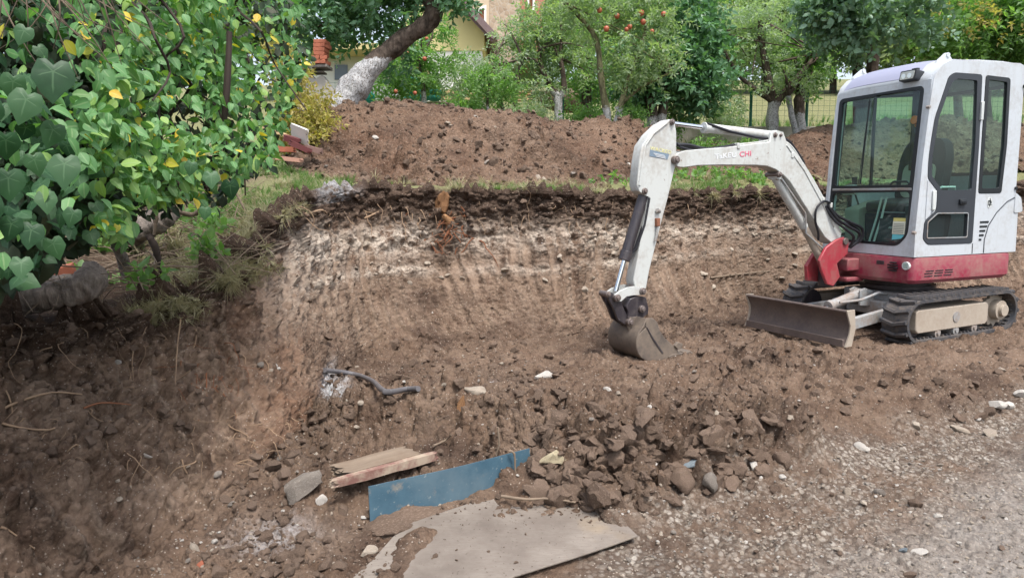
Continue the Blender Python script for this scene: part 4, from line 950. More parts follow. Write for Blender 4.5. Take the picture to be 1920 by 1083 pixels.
# stems and hanging twigs
g = MB(); rr = random.Random(9)
for k in range(20):
    a, b = rr.uniform(-80, 480), rr.uniform(-120, 60); Y0 = 2.25+.9*sstep(60, 520, a)+rr.uniform(.0, .5); pts = [at(a, b, Y0)]
    for j in range(5): a += rr.uniform(-50, 60); b += rr.uniform(40, 90); pts.append(at(a, b, Y0+rr.uniform(-.1, .15)))
    wood(g, pts, [.009, .008, .006, .005, .004, .003], 6, .1, 3)
wood(g, [at(205, 420, 3.0), at(150, 330, 2.6), at(120, 200, 2.4), at(150, 40, 2.3), at(170, -120, 2.3)], [.022, .022, .02, .018, .015], 8, .15)
wood(g, [at(385, 350, 3.2), at(420, 230, 3.0), at(430, 60, 3.0)], [.016, .014, .012], 8, .15)
g.build('stems', M_TWIGD, clm)
g = MB()
for k in range(34):
    a, b = rr.uniform(-20, 190), rr.uniform(-90, 0); Y0 = rr.uniform(1.5, 1.9); c_, d_ = a+rr.uniform(-120, 150), b+rr.uniform(60, 170)
    wood(g, [at(a, b, Y0), at((a+c_)/2+rr.uniform(-15, 15), (b+d_)/2+rr.uniform(-12, 12), Y0), at(c_, d_, Y0+.05)], [.0018, .0014, .0008], 4, .05, 3)
g.build('hanging_twigs', M_TWIG, clm)
# ============================================================ THE EXCAVATOR
CX, CY = 3.489, 6.495
A_T, A_U, A_B = 26.54, 21.44, 26.5         # headings of tracks, upper body and boom
M_WHITE = dirty('cab_white', (.49, .525, .55), (.30, .275, .24), .42, .36, 5)
M_CREAM = dirty('boom_cream', (.50, .52, .50), (.25, .195, .145), .48, .42, 5, (.16, .09, .06))
M_RED = dirty('body_red', (.24, .018, .045), (.26, .15, .125), .62, .38, 4)
M_RED2 = dirty('bracket_red', (.33, .035, .050), (.25, .15, .12), .50, .38, 6, (.10, .06, .05))
M_LAV = dirty('roof_lilac', (.30, .31, .41), (.45, .43, .42), .25, .35, 3)
M_BLACK = plain('black_trim', (.014, .017, .02), .35)
M_DARK = plain('dark_plastic', (.03, .035, .042), .5, spec=.5)
M_HOSE = plain('hose_rubber', (.018, .018, .022), .45, 0, .4, 20)
M_CHROME = plain('chrome_rod', (.75, .77, .80), .12, 1.0, .05)
M_PIN = dirty('pin_steel', (.20, .17, .16), (.15, .10, .07), .5, .45, 12, (.25, .10, .05), .6)
M_GREASE = dirty('greasy_iron', (.035, .03, .035), (.16, .13, .11), .35, .30, 14)
M_GREY = dirty('undercarriage_grey', (.30, .33, .34), (.24, .18, .14), .7, .5, 5)
M_DUST = dirty('dusty_frame', (.36, .31, .25), (.25, .19, .14), .45, .75, 6, None, 0, True, .3)
M_RUB = dirty('track_rubber', (.035, .038, .045), (.17, .135, .105), .55, .65, 9, None, 0, False, .4)
M_BLADE = dirty('blade_steel', (.10, .078, .072), (.19, .145, .12), .6, .55, 5, (.08, .05, .045), .2)
M_BUCKET = dirty('bucket_steel', (.10, .085, .075), (.22, .175, .135), .75, .5, 6, (.09, .06, .05), .3, True, .25)
M_SEAT = plain('seat_vinyl', (.02, .024, .03), .5)
M_BEIGE = plain('seat_beige', (.36, .35, .28), .7)
M_PALE = plain('pale_plastic', (.55, .58, .56), .5)
M_LAMP = plain('lamp_glass', (.55, .56, .52), .08, .3)
M_AMBER = plain('amber_lens', (.75, .16, .03), .25)
def glass_mat(name, tint, refl=1.0):
    m = Mat(name); t = m.n('BsdfTransparent'); t.inputs[0].default_value = (*tint, 1)
    g = m.n('BsdfGlossy'); g.inputs['Roughness'].default_value = .03; g.inputs['Color'].default_value = (.9, .97, 1, 1)
    f = m.n('Fresnel'); f.inputs[0].default_value = 1.5
    d = m.n('BsdfDiffuse'); d.inputs[0].default_value = (.40, .42, .42, 1)
    a = m.n('MixShader'); a.inputs[0].default_value = .03; m.l(t.outputs[0], a.inputs[1]); m.l(d.outputs[0], a.inputs[2])
    s = m.n('MixShader'); m.l(m.math('MULTIPLY', m.math('MULTIPLY', f.outputs[0], refl, True), m.math('SUBTRACT', 1.0, m.n('NewGeometry').outputs['Backfacing'])), s.inputs[0]); m.l(a.outputs[0], s.inputs[1]); m.l(g.outputs[0], s.inputs[2])
    m.l(s.outputs[0], m.out.inputs['Surface']); return m.m
M_GLASS = glass_mat('cab_glass', (.79, .925, .885), 1.0)
M_DGLASS = glass_mat('smoked_glass', (.66, .76, .76), 1.0)

EX = empty('mini_excavator', (CX, CY, 0), math.radians(180+A_T), 'white cabbed mini excavator with dark red body, rubber tracks and bucket on the ground', 'excavator')
def fr(ang):
    a = math.radians(ang); return np.array([-math.cos(a), -math.sin(a), 0]), np.array([math.sin(a), -math.cos(a), 0])
FT, LT = fr(A_T); FU, LU = fr(A_U); FB, LB = fr(A_B)
O0 = np.array([CX, CY, 0.0])
# parts that belong to the upper body are modelled in its own axes and turned with it
RU = math.radians(A_U-A_T); RB = math.radians(A_B-A_T)
def up(mb, name, mat, parent=None, **k):
    o = mb.build(name, mat, parent or EX, **k)
    if parent is None: o.rotation_euler = (0, 0, RU)
    return o
def sidep(px, py, y=.501):
    q = on_plane(px, py, O0 + LU*y, LU) - O0; return float(q @ FU), float(q[2])
def z2(x, y): return 1520 + x/2.7075, 90 + y/2.7075
def z1(x, y): return 1120 + x/1.805, 80 + y/1.805
def z3(x, y): return 1380 + x/3.5556, 440 + y/3.5556
SX0, SZ0, SX1, SZ1 = .419, .684, .331, 2.138
def frontx(z): return SX0 + (SX1-SX0)*(z-SZ0)/(SZ1-SZ0)
nF = FU*(SZ1-SZ0) + np.array([0, 0, 1.])*(SX0-SX1)
oF = O0 + FU*SX0 + np.array([0, 0, SZ0])
def frontp(px, py):
    q = on_plane(px, py, oF, nF) - O0; return float(q @ LU), float(q[2])
YL, YR = .501, -.478
# ---------- tracks
def track_path(n=72, L2=.743, r=.178, off=0.0):
    """closed oval centre line; the front end a little smaller"""
    pts = []; rr = r+off; cx = L2 - .178
    for k in range(n//2): a = -math.pi/2 + math.pi*k/(n//2-1); pts.append((cx+rr*math.cos(a), .184+rr*math.sin(a)))
    for k in range(n//2): a = math.pi/2 + math.pi*k/(n//2-1); pts.append((-cx+rr*math.cos(a), .184+rr*math.sin(a)))
    return pts
def resample(pts, n):
    P_ = [Vector(p) for p in pts]; L = [0]
    for k in range(len(P_)): L.append(L[-1] + (P_[(k+1) % len(P_)]-P_[k]).length)
    out = []
    for j in range(n):
        s_ = L[-1]*j/n; k = max(i for i in range(len(P_)) if L[i] <= s_ + 1e-9)
        a, b = P_[k], P_[(k+1) % len(P_)]; t = (s_-L[k])/max(L[k+1]-L[k], 1e-9); q = a.lerp(b, t); d = (b-a).normalized()
        out.append((q, d))
    return out
def make_track(sgn):
    yo, yi = sgn*.632, sgn*(.632-.225)
    mb = MB(); N = 76
    outer = [p for p, d in resample(track_path(), N)]; inner = [p for p, d in resample(track_path(off=-.026), N)]
    vs = []
    for y in (yi, yo):
        vs += [(p.x, y, p.y) for p in outer]; vs += [(p.x, y, p.y) for p in inner]
    fs = []
    for k in range(N):
        j = (k+1) % N
        fs += [(k, j, 2*N+j, 2*N+k), (N+k, N+j, 3*N+j, 3*N+k), (k, j, N+j, N+k), (2*N+k, 2*N+j, 3*N+j, 3*N+k)]
    mb.add(vs, fs)
    # inner drive lugs along both edges (the small teeth seen inside the loop)
    for q, d in resample(track_path(off=-.03), 66):
        nrm = Vector((-d.y, d.x)); 
        R = Matrix(((d.x, 0, -nrm.x), (0, 1, 0), (d.y, 0, -nrm.y)))
        for yy in (yo - sgn*.05,): mb.box((q.x, yy, q.y), (.013, .035, .022), R)
    t = mb.build('track', M_RUB, EX, smooth=True)
    # chevron lugs, one piece each
    base = None
    for k, (q, d) in enumerate(resample(track_path(off=.004), 36)):
        nrm = Vector((d.y, -d.x)); ang = math.atan2(d.y, d.x)
        if base is None:
            m = MB(); h = .022
            for (a, b, s0, s1) in ((0, .118, .012, -.018), (.107, .225, -.018, .012)):
                w0 = .019
                m.add([(s0-w0, a, 0), (s0+w0, a, 0), (s1+w0, b, 0), (s1-w0, b, 0),
                       (s0-w0*.6, a, h), (s0+w0*.6, a, h), (s1+w0*.6, b, h), (s1-w0*.6, b, h)],
                      [(0,1,2,3), (4,5,6,7), (0,1,5,4), (1,2,6,5), (2,3,7,6), (3,0,4,7)])
            lug = m.build('lug', M_RUB, t, smooth=False); base = lug
        else:
            lug = base.copy(); COL.objects.link(lug)
        # local x along d, z along outward normal, y across
        lug.matrix_local = Matrix(((d.x, 0, nrm.x, q.x), (0, 1, 0, min(yo, yi)), (d.y, 0, nrm.y, q.y), (0, 0, 0, 1)))
    # track frame, rollers, idler, sprocket
    yb0 = sgn*.47; yb1 = sgn*.605
    f = MB()
    out = [(.565, .085), (.595, .115), (.595, .262), (.565, .275), (-.33, .275), (-.36, .25), (-.36, .11), (-.33, .085)]
    f.plate(out, [], lambda a, b, t_: (a, yb0 + (yb1-yb0)*t_, b), 0, 1)
    f.build('track_frame', M_DUST, t, bevel=.008)
    g = MB(); g.cyl((.08, yb1, .185), (.08, yb1+sgn*.006, .185), .045, 20); g.build('grease_cover', M_GREY, t)
    for x in (.30, .06, -.19):
        r = MB(); r.cyl((x, sgn*.44, .066), (x, sgn*.60, .066), .038, 18); r.cyl((x, sgn*.60, .066), (x, sgn*.612, .066), .018, 12); r.build('roller', M_GREY, t)
    i = MB(); i.cyl((.565, sgn*.45, .184), (.565, sgn*.55, .184), .142, 32); i.build('idler_wheel', M_GREASE, t)
    s_ = MB()
    ring = []
    for k in range(44):
        a = 2*math.pi*k/44; rr = .150 if k % 4 < 2 else .128
        ring.append((-.565+rr*math.cos(a), .184+rr*math.sin(a)))
    s_.plate(ring, [], lambda a, b, t_: (a, t_, b), sgn*.505, sgn*.535)
    s_.cyl((-.565, sgn*.46, .184), (-.565, sgn*.60, .184), .085, 20); s_.cyl((-.565, sgn*.60, .184), (-.565, sgn*.63, .184), .052, 16)
    s_.build('drive_sprocket', M_DUST, t, bevel=.003)
    return t
make_track(1); make_track(-1)
# ---------- undercarriage
u = MB(); u.box((0, 0, .27), (.62, .62, .16)); u.box((.28, 0, .22), (.3, .36, .12)); u.box((-.2, 0, .2), (.5, .9, .1))
u.box((.2, 0, .19), (.12, .92, .1))
u.build('undercarriage_frame', M_GREY, EX, bevel=.01)
s_ = MB(); s_.cyl((0, 0, .34), (0, 0, .455), .27, 40); s_.cyl((0, 0, .37), (0, 0, .40), .31, 40); s_.build('slew_ring', M_GREASE, EX)
# ---------- dozer blade
BXX, BW, BZ, BH = 1.298, .515, .045, .268
prof = []
for k in range(13):
    t_ = k/12; z = BZ + BH*t_; x = BXX - .05*math.sin(t_*math.pi) - .0*t_ + (.012 if k == 0 else 0) + .012*max(0, t_-.85)/.15
    prof.append((x, z))
back = [(x-.022, z) for x, z in prof[::-1]]
b = MB(); b.plate(prof + back, [], lambda a, c, t_: (a, t_, c), -BW, BW); b.cyl((BXX-.004, -BW, BZ+BH), (BXX-.004, BW, BZ+BH), .013, 10)
blade = b.build('dozer_blade', M_BLADE, EX, angle=40)
for sg in (1, -1):
    e = MB(); e.plate([(BXX+.012, BZ-.006), (BXX-.03, BZ+.09), (BXX-.035, BZ+.16), (BXX+.014, BZ+BH+.012), (BXX-.075, BZ+BH+.012), (BXX-.095, BZ+.13), (BXX-.06, BZ-.006)], [],
                      lambda a, c, t_: (a, t_, c), sg*BW, sg*(BW+.014)); e.build('end_plate', M_DUST, blade, bevel=.002)
c_ = MB(); c_.box((BXX+.006, 0, BZ+.02), (.016, 2*BW-.02, .06)); c_.build('cutting_edge', M_BLADE, blade, bevel=.003)
for sg in (1, -1):
    a_ = MB(); p0, p1 = Vector((.42, sg*.27, .20)), Vector((BXX-.06, sg*.36, .15))
    dd = p1-p0; R = dd.to_track_quat('X', 'Z').to_matrix(); a_.box((p0+p1)/2, (dd.length, .045, .095), R)
    a_.cyl((.42, sg*.22, .20), (.42, sg*.32, .20), .055, 18)
    a_.build('blade_arm', M_GREY, EX, bevel=.006)
a_ = MB(); a_.box((1.13, 0, .15), (.05, .66, .07)); a_.build('blade_cross_member', M_GREY, EX, bevel=.005)
c_ = MB(); c_.cyl((.50, .0, .335), (.86, .0, .255), .042, 22); c_.cyl((.84, 0, .26), (.88, 0, .25), .048, 20); c_.cyl((.50, -.035, .335), (.50, .035, .335), .045, 16)
bc = c_.build('blade_cylinder', M_GREY, EX); r_ = MB(); r_.cyl((.86, 0, .255), (1.22, 0, .175), .02, 14); r_.build('piston_rod', M_CHROME, bc)
l_ = MB()
for sg in (1, -1): l_.plate([(.36, .22), (.56, .24), (.56, .37), (.50, .39), (.40, .36)], [], lambda a, c, t_: (a, t_, c), sg*.042, sg*.06)
l_.build('cylinder_bracket', M_GREY, EX, bevel=.003)
h_ = MB(); h_.tube([(.30, .12, .33), (.48, .17, .36), (.66, .15, .31), (.84, .08, .29)], .012, 8); h_.build('blade_hose', M_GREY, EX)

# ---------- upper body skirt (red)
ZS0, ZS1 = .462, .678
ol = [(.425, .47), (.435, .30), (.47, .17), (.47, -.30), (.40, -.44), (.25, -.478), (-.62, -.478), (-.80, -.36), (-.865, -.1), (-.865, .2), (-.84, .38), (-.74, .505), (.36, .505)]
ol = [(.40, .505) if p == (.36, .505) else p for p in ol]
ol = rounded(ol, .07, 5)
sk = MB(); n_ = len(ol); lv = [(ZS0-.0, .955), (ZS0+.03, 1.0), (ZS1-.012, 1.0), (ZS1, .988)]
vs = [(x*k if abs(x) > 0 else x, y*k, z) for z, k in lv for x, y in ol]
fs = [(l*n_+i, l*n_+(i+1) % n_, (l+1)*n_+(i+1) % n_, (l+1)*n_+i) for l in range(3) for i in range(n_)] + [tuple(range(n_))[::-1], tuple(range(3*n_, 4*n_))]
sk.add(vs, fs); skirt = up(sk, 'lower_body', M_RED)
b = MB(); b.box((-.2, 0, .452), (.9, .6, .03)); up(b, 'belly_plate', M_BLACK)
# vents, stickers on the red skirt (near side)
def slot(x0, x1, z, h, par, y=.5055, mat=M_BLACK):
    m = MB(); m.box(((x0+x1)/2, y, z), (abs(x1-x0), .006, h)); return m.build('vent_slot', mat, par, bevel=.0015)
for (a, zy, bb) in ((1260, 236, 1450), (1250, 252, 1450), (1250, 270, 1440)):
    xa, za = sidep(*z3(a, zy), .505); xb, zb = sidep(*z3(bb, zy-6), .505)
    for k in range(3):
        x0 = xa + (xb-xa)*(k/3+.03); x1 = xa + (xb-xa)*((k+1)/3-.03); slot(x0, x1, (za+zb)/2, .008, skirt)
# the skirt's front face: slots, round white sticker, dark emblem
def frontface(px, py, x=.474):
    q = on_plane(px, py, O0 + FU*x, FU) - O0; return float(q @ LU), float(q[2])
for a, bb, yy in ((1020, 1055, 182), (1005, 1060, 198), (1005, 1062, 216), (1015, 1055, 234)):
    ya, za = frontface(*z3(a, yy)); yb, zb = frontface(*z3(bb, yy))
    xf = .437 if (ya+yb)/2 > .25 else .47
    m = MB(); m.box((.456, (ya+yb)/2, (za+zb)/2), (.03, abs(yb-ya), .012)); m.build('vent_slot', M_BLACK, skirt, bevel=.0015)
y0, z0_ = frontface(*z3(1130, 203), .44)
m = MB(); m.cyl((.41, y0, z0_), (.4415, y0, z0_), .034, 24); stk = m.build('round_sticker', M_PALE, skirt)
for k in range(4):
    m = MB(); m.box((.4425, y0+.001, z0_+.016-.010*k), (.002, .042, .0028)); m.build('sticker_line', plain('sticker_green', (.08, .25, .18)) if k == 0 else bpy.data.materials['sticker_green'], stk)
y0, z0_ = frontface(*z3(960, 180))
m = MB(); m.box((.4705, y0, z0_), (.006, .075, .034)); m.build('dark_badge', M_GREASE, skirt, bevel=.002)

# ---------- cab
def SP(*pts, y=.501): return [sidep(*z2(*p), y) for p in pts]
sil = [(.419, .684), (.441-.018, .893), (.390, 1.476), (.345, 1.95), (.325, 2.10), (.29, 2.165), (.225, 2.225), (.12, 2.265), (-.67, 2.275), (-.72, 2.26), (-.735, 2.20), (-.742, 1.75), (-.745, 1.165), (-.79, 1.10), (-.802, .684)]
door_o = rounded([(.19, 2.06), (.165, 2.13), (.10, 2.163), (-.222, 2.163), (-.245, 1.60), (-.25, .775), (.275, .78), (.338, .83), (.330, .975), (.205, 1.062), (.205, 1.215), (.325, 1.32), (.333, 1.50), (.29, 1.80)], .03, 4)
rwin_o = rounded([(-.262, 2.160), (-.565, 2.150), (-.585, 1.60), (-.562, 1.192), (-.275, 1.192)], .03, 4)
side_hole1, side_hole2 = door_o, rwin_o
SL = lambda a, b, t_: (a, t_, b)
cab = MB(); cab.plate(sil, [side_hole1, side_hole2], SL, YL-.035, YL)
# far side with its own two windows
fw1 = rounded([(.25, 2.08), (-.65, 2.14), (-.66, 1.22), (.315, 1.25)], .04, 4)
fw3 = rounded([(.37, 1.20), (.12, 1.22), (.12, .82), (.34, .79)], .03, 4)
cab.plate(sil, [fw1, fw3], SL, YR, YR+.035)
# front frame
FP = lambda a, z, t_: (frontx(z)-t_, a, z - t_*.06)
fo = [(YR+.012, .684), (YL-.012, .684), (YL-.012, 2.105), (YR+.02, 2.105)]
FPX = lambda pts: [frontp(*z2(*p)) for p in pts]
wso = rounded([(-.437, 2.055), (.430, 2.062), (.420, .86), (.335, .765), (-.37, .772), (-.44, .85)], .05, 4)
cab.plate(fo, [wso], FP, 0, .035)
# rear
cab.plate([(YR+.03, .684), (YL-.03, .684), (YL-.03, 2.25), (YR+.03, 2.25)], [rounded([(-.38, 1.35), (.40, 1.35), (.38, 2.12), (-.36, 2.12)], .05, 4)], lambda a, z, t_: (-.74+t_, a, z), 0, .03)
cabo = up(cab, 'cab', M_WHITE, bevel=.010, seg=3)
# rounded corner posts of the cab (front)
for yy, s0 in ((YL-.032, 1), (YR+.032, -1)):
    p_ = MB(); p_.tube([(frontx(z)-.034, yy, z) for z in (.69, .9, 1.3, 1.7, 2.0, 2.09)], .034, 14); p_.build('front_pillar', M_WHITE, cabo)
# roof skin: swept from the windshield top over the front corner to the rear
rp = [(.331, 2.085), (.322, 2.118), (.29, 2.165), (.225, 2.225), (.12, 2.265), (-.2, 2.285), (-.5, 2.288), (-.67, 2.278), (-.725, 2.26)]
def roofstrip(mb, a, b, y0, y1, lift=0.0, n=12):
    pts = rp[a:b+1]; vs = []; 
    for k in range(n+1):
        f = k/n; y = y0+(y1-y0)*f; cr = .022*(1-(2*f-1)**4)
        for x, z in pts: vs.append((x, y, z+cr+lift))
    for k in range(n+1):
        f = k/n; y = y0+(y1-y0)*f; cr = .022*(1-(2*f-1)**4)
        for x, z in pts: vs.append((x-.01, y, z+cr+lift-.018))
    m = len(pts); q = (n+1)*m; fs = []
    for k in range(n):
        for j in range(m-1):
            i0 = k*m+j; fs += [(i0, i0+1, i0+m+1, i0+m), (q+i0, q+i0+m, q+i0+m+1, q+i0+1)]
    for k in range(n): fs += [(k*m, k*m+m, q+k*m+m, q+k*m), (k*m+m-1, q+k*m+m-1, q+k*m+2*m-1, k*m+2*m-1)]
    for j in range(m-1): fs += [(j, q+j, q+j+1, j+1), (n*m+j, n*m+j+1, q+n*m+j+1, q+n*m+j)]
    mb.add(vs, fs)
r_ = MB(); roofstrip(r_, 0, 8, YR+.0335, YL-.0335); rf = r_.build('roof', M_WHITE, cabo, angle=50)
r_ = MB(); roofstrip(r_, 1, 4, YR+.07, YL-.10, .006); roofv = r_.build('roof_front_panel', M_LAV, rf, angle=50)
for yy in (-.44, .40):
    b = MB(); b.plate([(.20, 2.24), (.02, 2.27), (.02, 2.285), (.07, 2.33), (.10, 2.325), (.19, 2.26)], [], SL, yy-.012, yy+.012); b.cyl((.075, yy-.02, 2.315), (.075, yy+.02, 2.315), .02, 12)
    b.build('lifting_eye', M_WHITE, rf, bevel=.003)
# dark windshield frame and glass
wi_u = rounded([(-.402, 2.022), (.398, 2.034), (.388, 1.272), (-.400, 1.272)], .03, 3)
wi_l = rounded([(-.412, 1.205), (.400, 1.215), (.404, .875), (.325, .788), (-.355, .794), (-.412, .86)], .045, 4)
ws = MB(); ws.plate(wso, [wi_u, wi_l], FP, -.004, .022); wso_o = ws.build('windshield_frame', M_BLACK, cabo, bevel=.003)
for nm, lp in (('upper_windshield', wi_u), ('lower_windshield', wi_l)):
    g = MB(); g.plate(lp, [], FP, .004, .009); g.build(nm, M_GLASS, wso_o, smooth=False)
g = MB(); g.box(((frontx(1.25)+.006), 0, 1.237), (.012, .83, .02)); g.build('windshield_bar', M_GREY, wso_o, bevel=.003)
wq = MB(); wq.tube([FP(-.10, 1.285, -.014), FP(-.085, 2.0, -.016)], .007, 6); wq.tube([FP(-.105, 1.285, -.03), FP(-.08, 2.02, -.022)], .003, 6); wq.build('wiper', M_BLACK, cabo)
# door
dgl = rounded([(.150, 2.03), (.12, 2.085), (.07, 2.115), (-.165, 2.112), (-.195, 1.60), (-.19, 1.225), (.165, 1.225), (.165, 1.235), (.283, 1.345), (.288, 1.50), (.245, 1.80)], .02, 4)
dlow = rounded([(.292, .965), (.19, 1.035), (-.165, 1.03), (-.17, .835), (.29, .842)], .012, 3)
dd_ = MB(); dd_.plate(inset(door_o, .003), [dgl, dlow], SL, YL-.028, YL+.004); door = dd_.build('door', M_DARK, cabo, bevel=.004)
g = MB(); g.plate(dgl, [], SL, YL-.016, YL-.010); g.build('door_glass', M_GLASS, door, smooth=False)
g = MB(); g.plate(dlow, [], SL, YL-.018, YL-.012); g.build('lower_door_glass', M_DGLASS, door, smooth=False)
g = MB(); g.plate(inset(dlow, -.008), [dlow], SL, YL+.003, YL+.008); g.build('glass_trim', M_GREY, door)
hx, hz_ = sidep(*z2(765, 778)); g = MB(); g.box((hx, YL+.012, hz_), (.075, .022, .045)); g.box((hx, YL+.024, hz_), (.05, .01, .026)); g.build('door_handle', M_BLACK, door, bevel=.008)
hx, hz_ = sidep(*z2(725, 715)); g = MB(); g.tube([(hx-.09, YL-.06, hz_), (hx-.08, YL-.05, hz_+.02), (hx+.08, YL-.05, hz_+.02), (hx+.09, YL-.06, hz_)], .009, 8); g.build('grab_rail', M_PALE, door)
g = MB(); g.box((-.236, YL+.010, 1.87), (.03, .018, .15)); g.build('door_hinge', M_PALE, door, bevel=.004)
# white pocket with handle in front of the door
g = MB(); g.plate(rounded([(.325, 1.31), (.222, 1.218), (.222, 1.072), (.325, .985)], .01, 3), [], SL, YL-.012, YL+.007); pk = g.build('handle_pocket', M_WHITE, cabo, bevel=.004)
hx, hz_ = sidep(*z2(618, 770)); g = MB(); g.box((hx, YL+.016, hz_), (.038, .014, .16)); g.build('grab_handle', M_PALE, pk, bevel=.006)
# rear side window
rg = rounded([(-.305, 2.125), (-.525, 2.115), (-.545, 1.60), (-.522, 1.235), (-.315, 1.235)], .02, 4)
g = MB(); g.plate(inset(rwin_o, .003), [rg], SL, YL-.026, YL+.004); rw = g.build('rear_side_window', M_BLACK, cabo, bevel=.003)
g = MB(); g.plate(rg, [], SL, YL-.016, YL-.010); g.build('window_glass', M_GLASS, rw, smooth=False)
for lp in (fw1, fw3):
    g = MB(); g.plate(lp, [inset(lp, .020)], SL, YR-.003, YR+.03); w_ = g.build('far_side_window', M_BLACK, cabo)
    g = MB(); g.plate(inset(lp, .019), [], SL, YR+.012, YR+.018); g.build('window_glass', M_GLASS, w_, smooth=False)
g = MB(); lp = rounded([(-.38, 1.35), (.40, 1.35), (.38, 2.12), (-.36, 2.12)], .05, 4)
g.plate(lp, [inset(lp, .03)], lambda a, z, t_: (-.74+t_, a, z), -.003, .03); w_ = g.build('rear_window', M_BLACK, cabo)
g = MB(); g.plate(inset(lp, .029), [], lambda a, z, t_: (-.74+t_, a, z), .010, .016); g.build('window_glass', M_GLASS, w_, smooth=False)
# seams, vents, emblem and corner cap on the white side panel
g = MB(); g.tube([(-.255, YL+.001, .69), (-.252, YL+.001, .775)], .004, 6); g.build('panel_seam', M_DARK, cabo)
pts = [(-.395, .69), (-.392, .80), (-.43, .92), (-.52, 1.03), (-.64, 1.12), (-.735, 1.155)]
g = MB(); g.tube([(x, YL+.0005, z) for x, z in pts], .005, 6); g.build('panel_seam', M_DARK, cabo)
for k, (x1) in enumerate((-.43, -.415, -.395, -.38, -.355)):
    slot(-.325, x1, .953-.037*k, .016, cabo, YL+.001)
g = MB(); g.plate([( -.425+.030*math.cos(a), 1.115+.046*math.sin(a)) for a in [i*math.pi/12 for i in range(24)]], [], SL, YL, YL+.003); em = g.build('oval_emblem', M_PALE, cabo)
g = MB(); g.box((-.425, YL+.004, 1.118), (.008, .003, .07)); g.box((-.425, YL+.004, 1.10), (.045, .003, .007)); g.box((-.420, YL+.0045, 1.130), (.034, .003, .010)); g.box((-.435, YL+.004, 1.118), (.018, .003, .012)); g.box((-.405, YL+.004, 1.113), (.006, .003, .03))
g.build('emblem_mark', M_BLACK, em)
g = MB(); g.plate(rounded([(-.735, 1.20), (-.815, 1.15), (-.845, 1.03), (-.735, 1.02)], .02, 3), [], SL, YL-.09, YL+.006); g.build('corner_cap', M_WHITE, cabo, bevel=.012)
for k in range(17):
    g = MB(); g.box((-.815, .30, .99-.0185*k), (.035, .36, .009)); g.build('grille_bar', M_BLACK, cabo, bevel=.002)
g = MB(); g.box((-.79, .28, .84), (.03, .38, .32)); g.build('rear_grille', M_DARK, cabo)
g = MB(); g.plate([(-.74, 1.02), (-.80, .99), (-.83, .684), (-.74, .684)], [], SL, YR+.03, .10); g.build('engine_cover', M_WHITE, cabo, bevel=.02)
for x, z in ((-.735, 2.09), (-.733, 1.235)):
    g = MB(); g.cyl((x, YL-.002, z), (x, YL+.014, z), .014, 12); g.build('rubber_stop', M_BLACK, cabo)
for px_, pz_ in ((590, 297), (517, 935)):
    x, z = sidep(*z2(px_, pz_)); g = MB(); g.cyl((x-.01, YL-.01, z), (x-.01, YL+.022, z), .013, 12); g.build('latch_knob', M_GREY, cabo, bevel=.003)
# work light
lx, ly, lz = .385, .30, 2.150
g = MB(); g.plate(rounded([(-.075, -.035), (.075, -.035), (.09, .045), (-.06, .045)], .012, 3), [], lambda a, b, t_: (lx+t_, ly+a, lz+b+t_*.15), -.09, .0)
wl = g.build('work_light', M_DARK, cabo, bevel=.006)
g = MB(); g.plate(rounded([(-.062, -.026), (.062, -.026), (.076, .034), (-.05, .034)], .008, 3), [], lambda a, b, t_: (lx+t_, ly+a, lz+b+t_*.15), .0, .006); g.build('lamp_lens', M_LAMP, wl)
for ky in (-.025, .03):
    g = MB(); g.cyl((lx+.004, ly+ky, lz), (lx+.0085, ly+ky, lz), .02, 16); g.build('lamp_reflector', M_CHROME, wl)
g = MB(); g.box((lx-.06, ly+.03, lz+.03), (.03, .05, .06)); g.build('lamp_bracket', M_BLACK, wl)
# interior
g = MB(); g.box((.0, .0, .72), (.70, .86, .05)); g.build('cab_floor', M_DARK, cabo)
g = MB(); g.plate(rounded([(-.10, .76), (.12, .76), (.14, 1.02), (-.14, 1.02)], .03, 3), [], SL, -.30, .38); g.build('seat_base', M_SEAT, cabo, bevel=.02)
g = MB(); g.plate(rounded([(.18, 1.04), (.19, 1.12), (-.16, 1.16), (-.20, 1.04)], .03, 4), [], SL, -.22, .26); seat = g.build('seat', M_SEAT, cabo, bevel=.03, seg=3)
g = MB(); g.plate(rounded([(-.225, 0), (.225, 0), (.235, .40), (.17, .56), (-.17, .56), (-.235, .40)], .09, 6), [], lambda a, b, t_: (-.13-.16*b-t_, .02+a, 1.12+b), 0, .10); sb = g.build('seat_back', M_SEAT, seat, bevel=.03, seg=3)
g = MB(); g.plate(rounded([(-.15, .04), (.15, .04), (.16, .34), (-.16, .34)], .08, 6), [], lambda a, b, t_: (-.105-.16*b-t_, .02+a, 1.12+b), 0, .05); g.build('beige_cushion', M_BEIGE, seat, bevel=.02, seg=3)
g = MB(); g.plate(rounded([(.02, .74), (.24, .74), (.24, 1.10), (.02, 1.14)], .02, 3), [], SL, .24, .44); g.build('left_console', M_DARK, cabo, bevel=.02)
g = MB(); g.plate(rounded([(-.1, .74), (.20, .74), (.22, 1.06), (-.1, 1.14)], .02, 3), [], SL, -.43, -.27); g.build('right_console', M_BEIGE, cabo, bevel=.02)
for yy in (-.06, -.01, ):
    g = MB(); g.tube([(.27, yy-.03, .76), (.22, yy, 1.0), (.20, yy+.02, 1.17)], .009, 8); g.build('travel_lever', M_PALE, cabo)
for yy in (.30, -.31):
    g = MB(); g.tube([(.18, yy, 1.10), (.23, yy, 1.20), (.24, yy, 1.27)], .008, 8); g.cyl((.238, yy, 1.25), (.243, yy, 1.35), .019, 12, .024); g.build('joystick', M_DARK, cabo)
g = MB(); g.plate(rounded([(-.20, 1.19), (-.35, 1.19), (-.36, 1.27), (-.22, 1.28)], .02, 3), [], lambda a, b, t_: (.30-t_*.0+t_, a, b), 0, .05); g.build('display_box', M_PALE, cabo, bevel=.006)
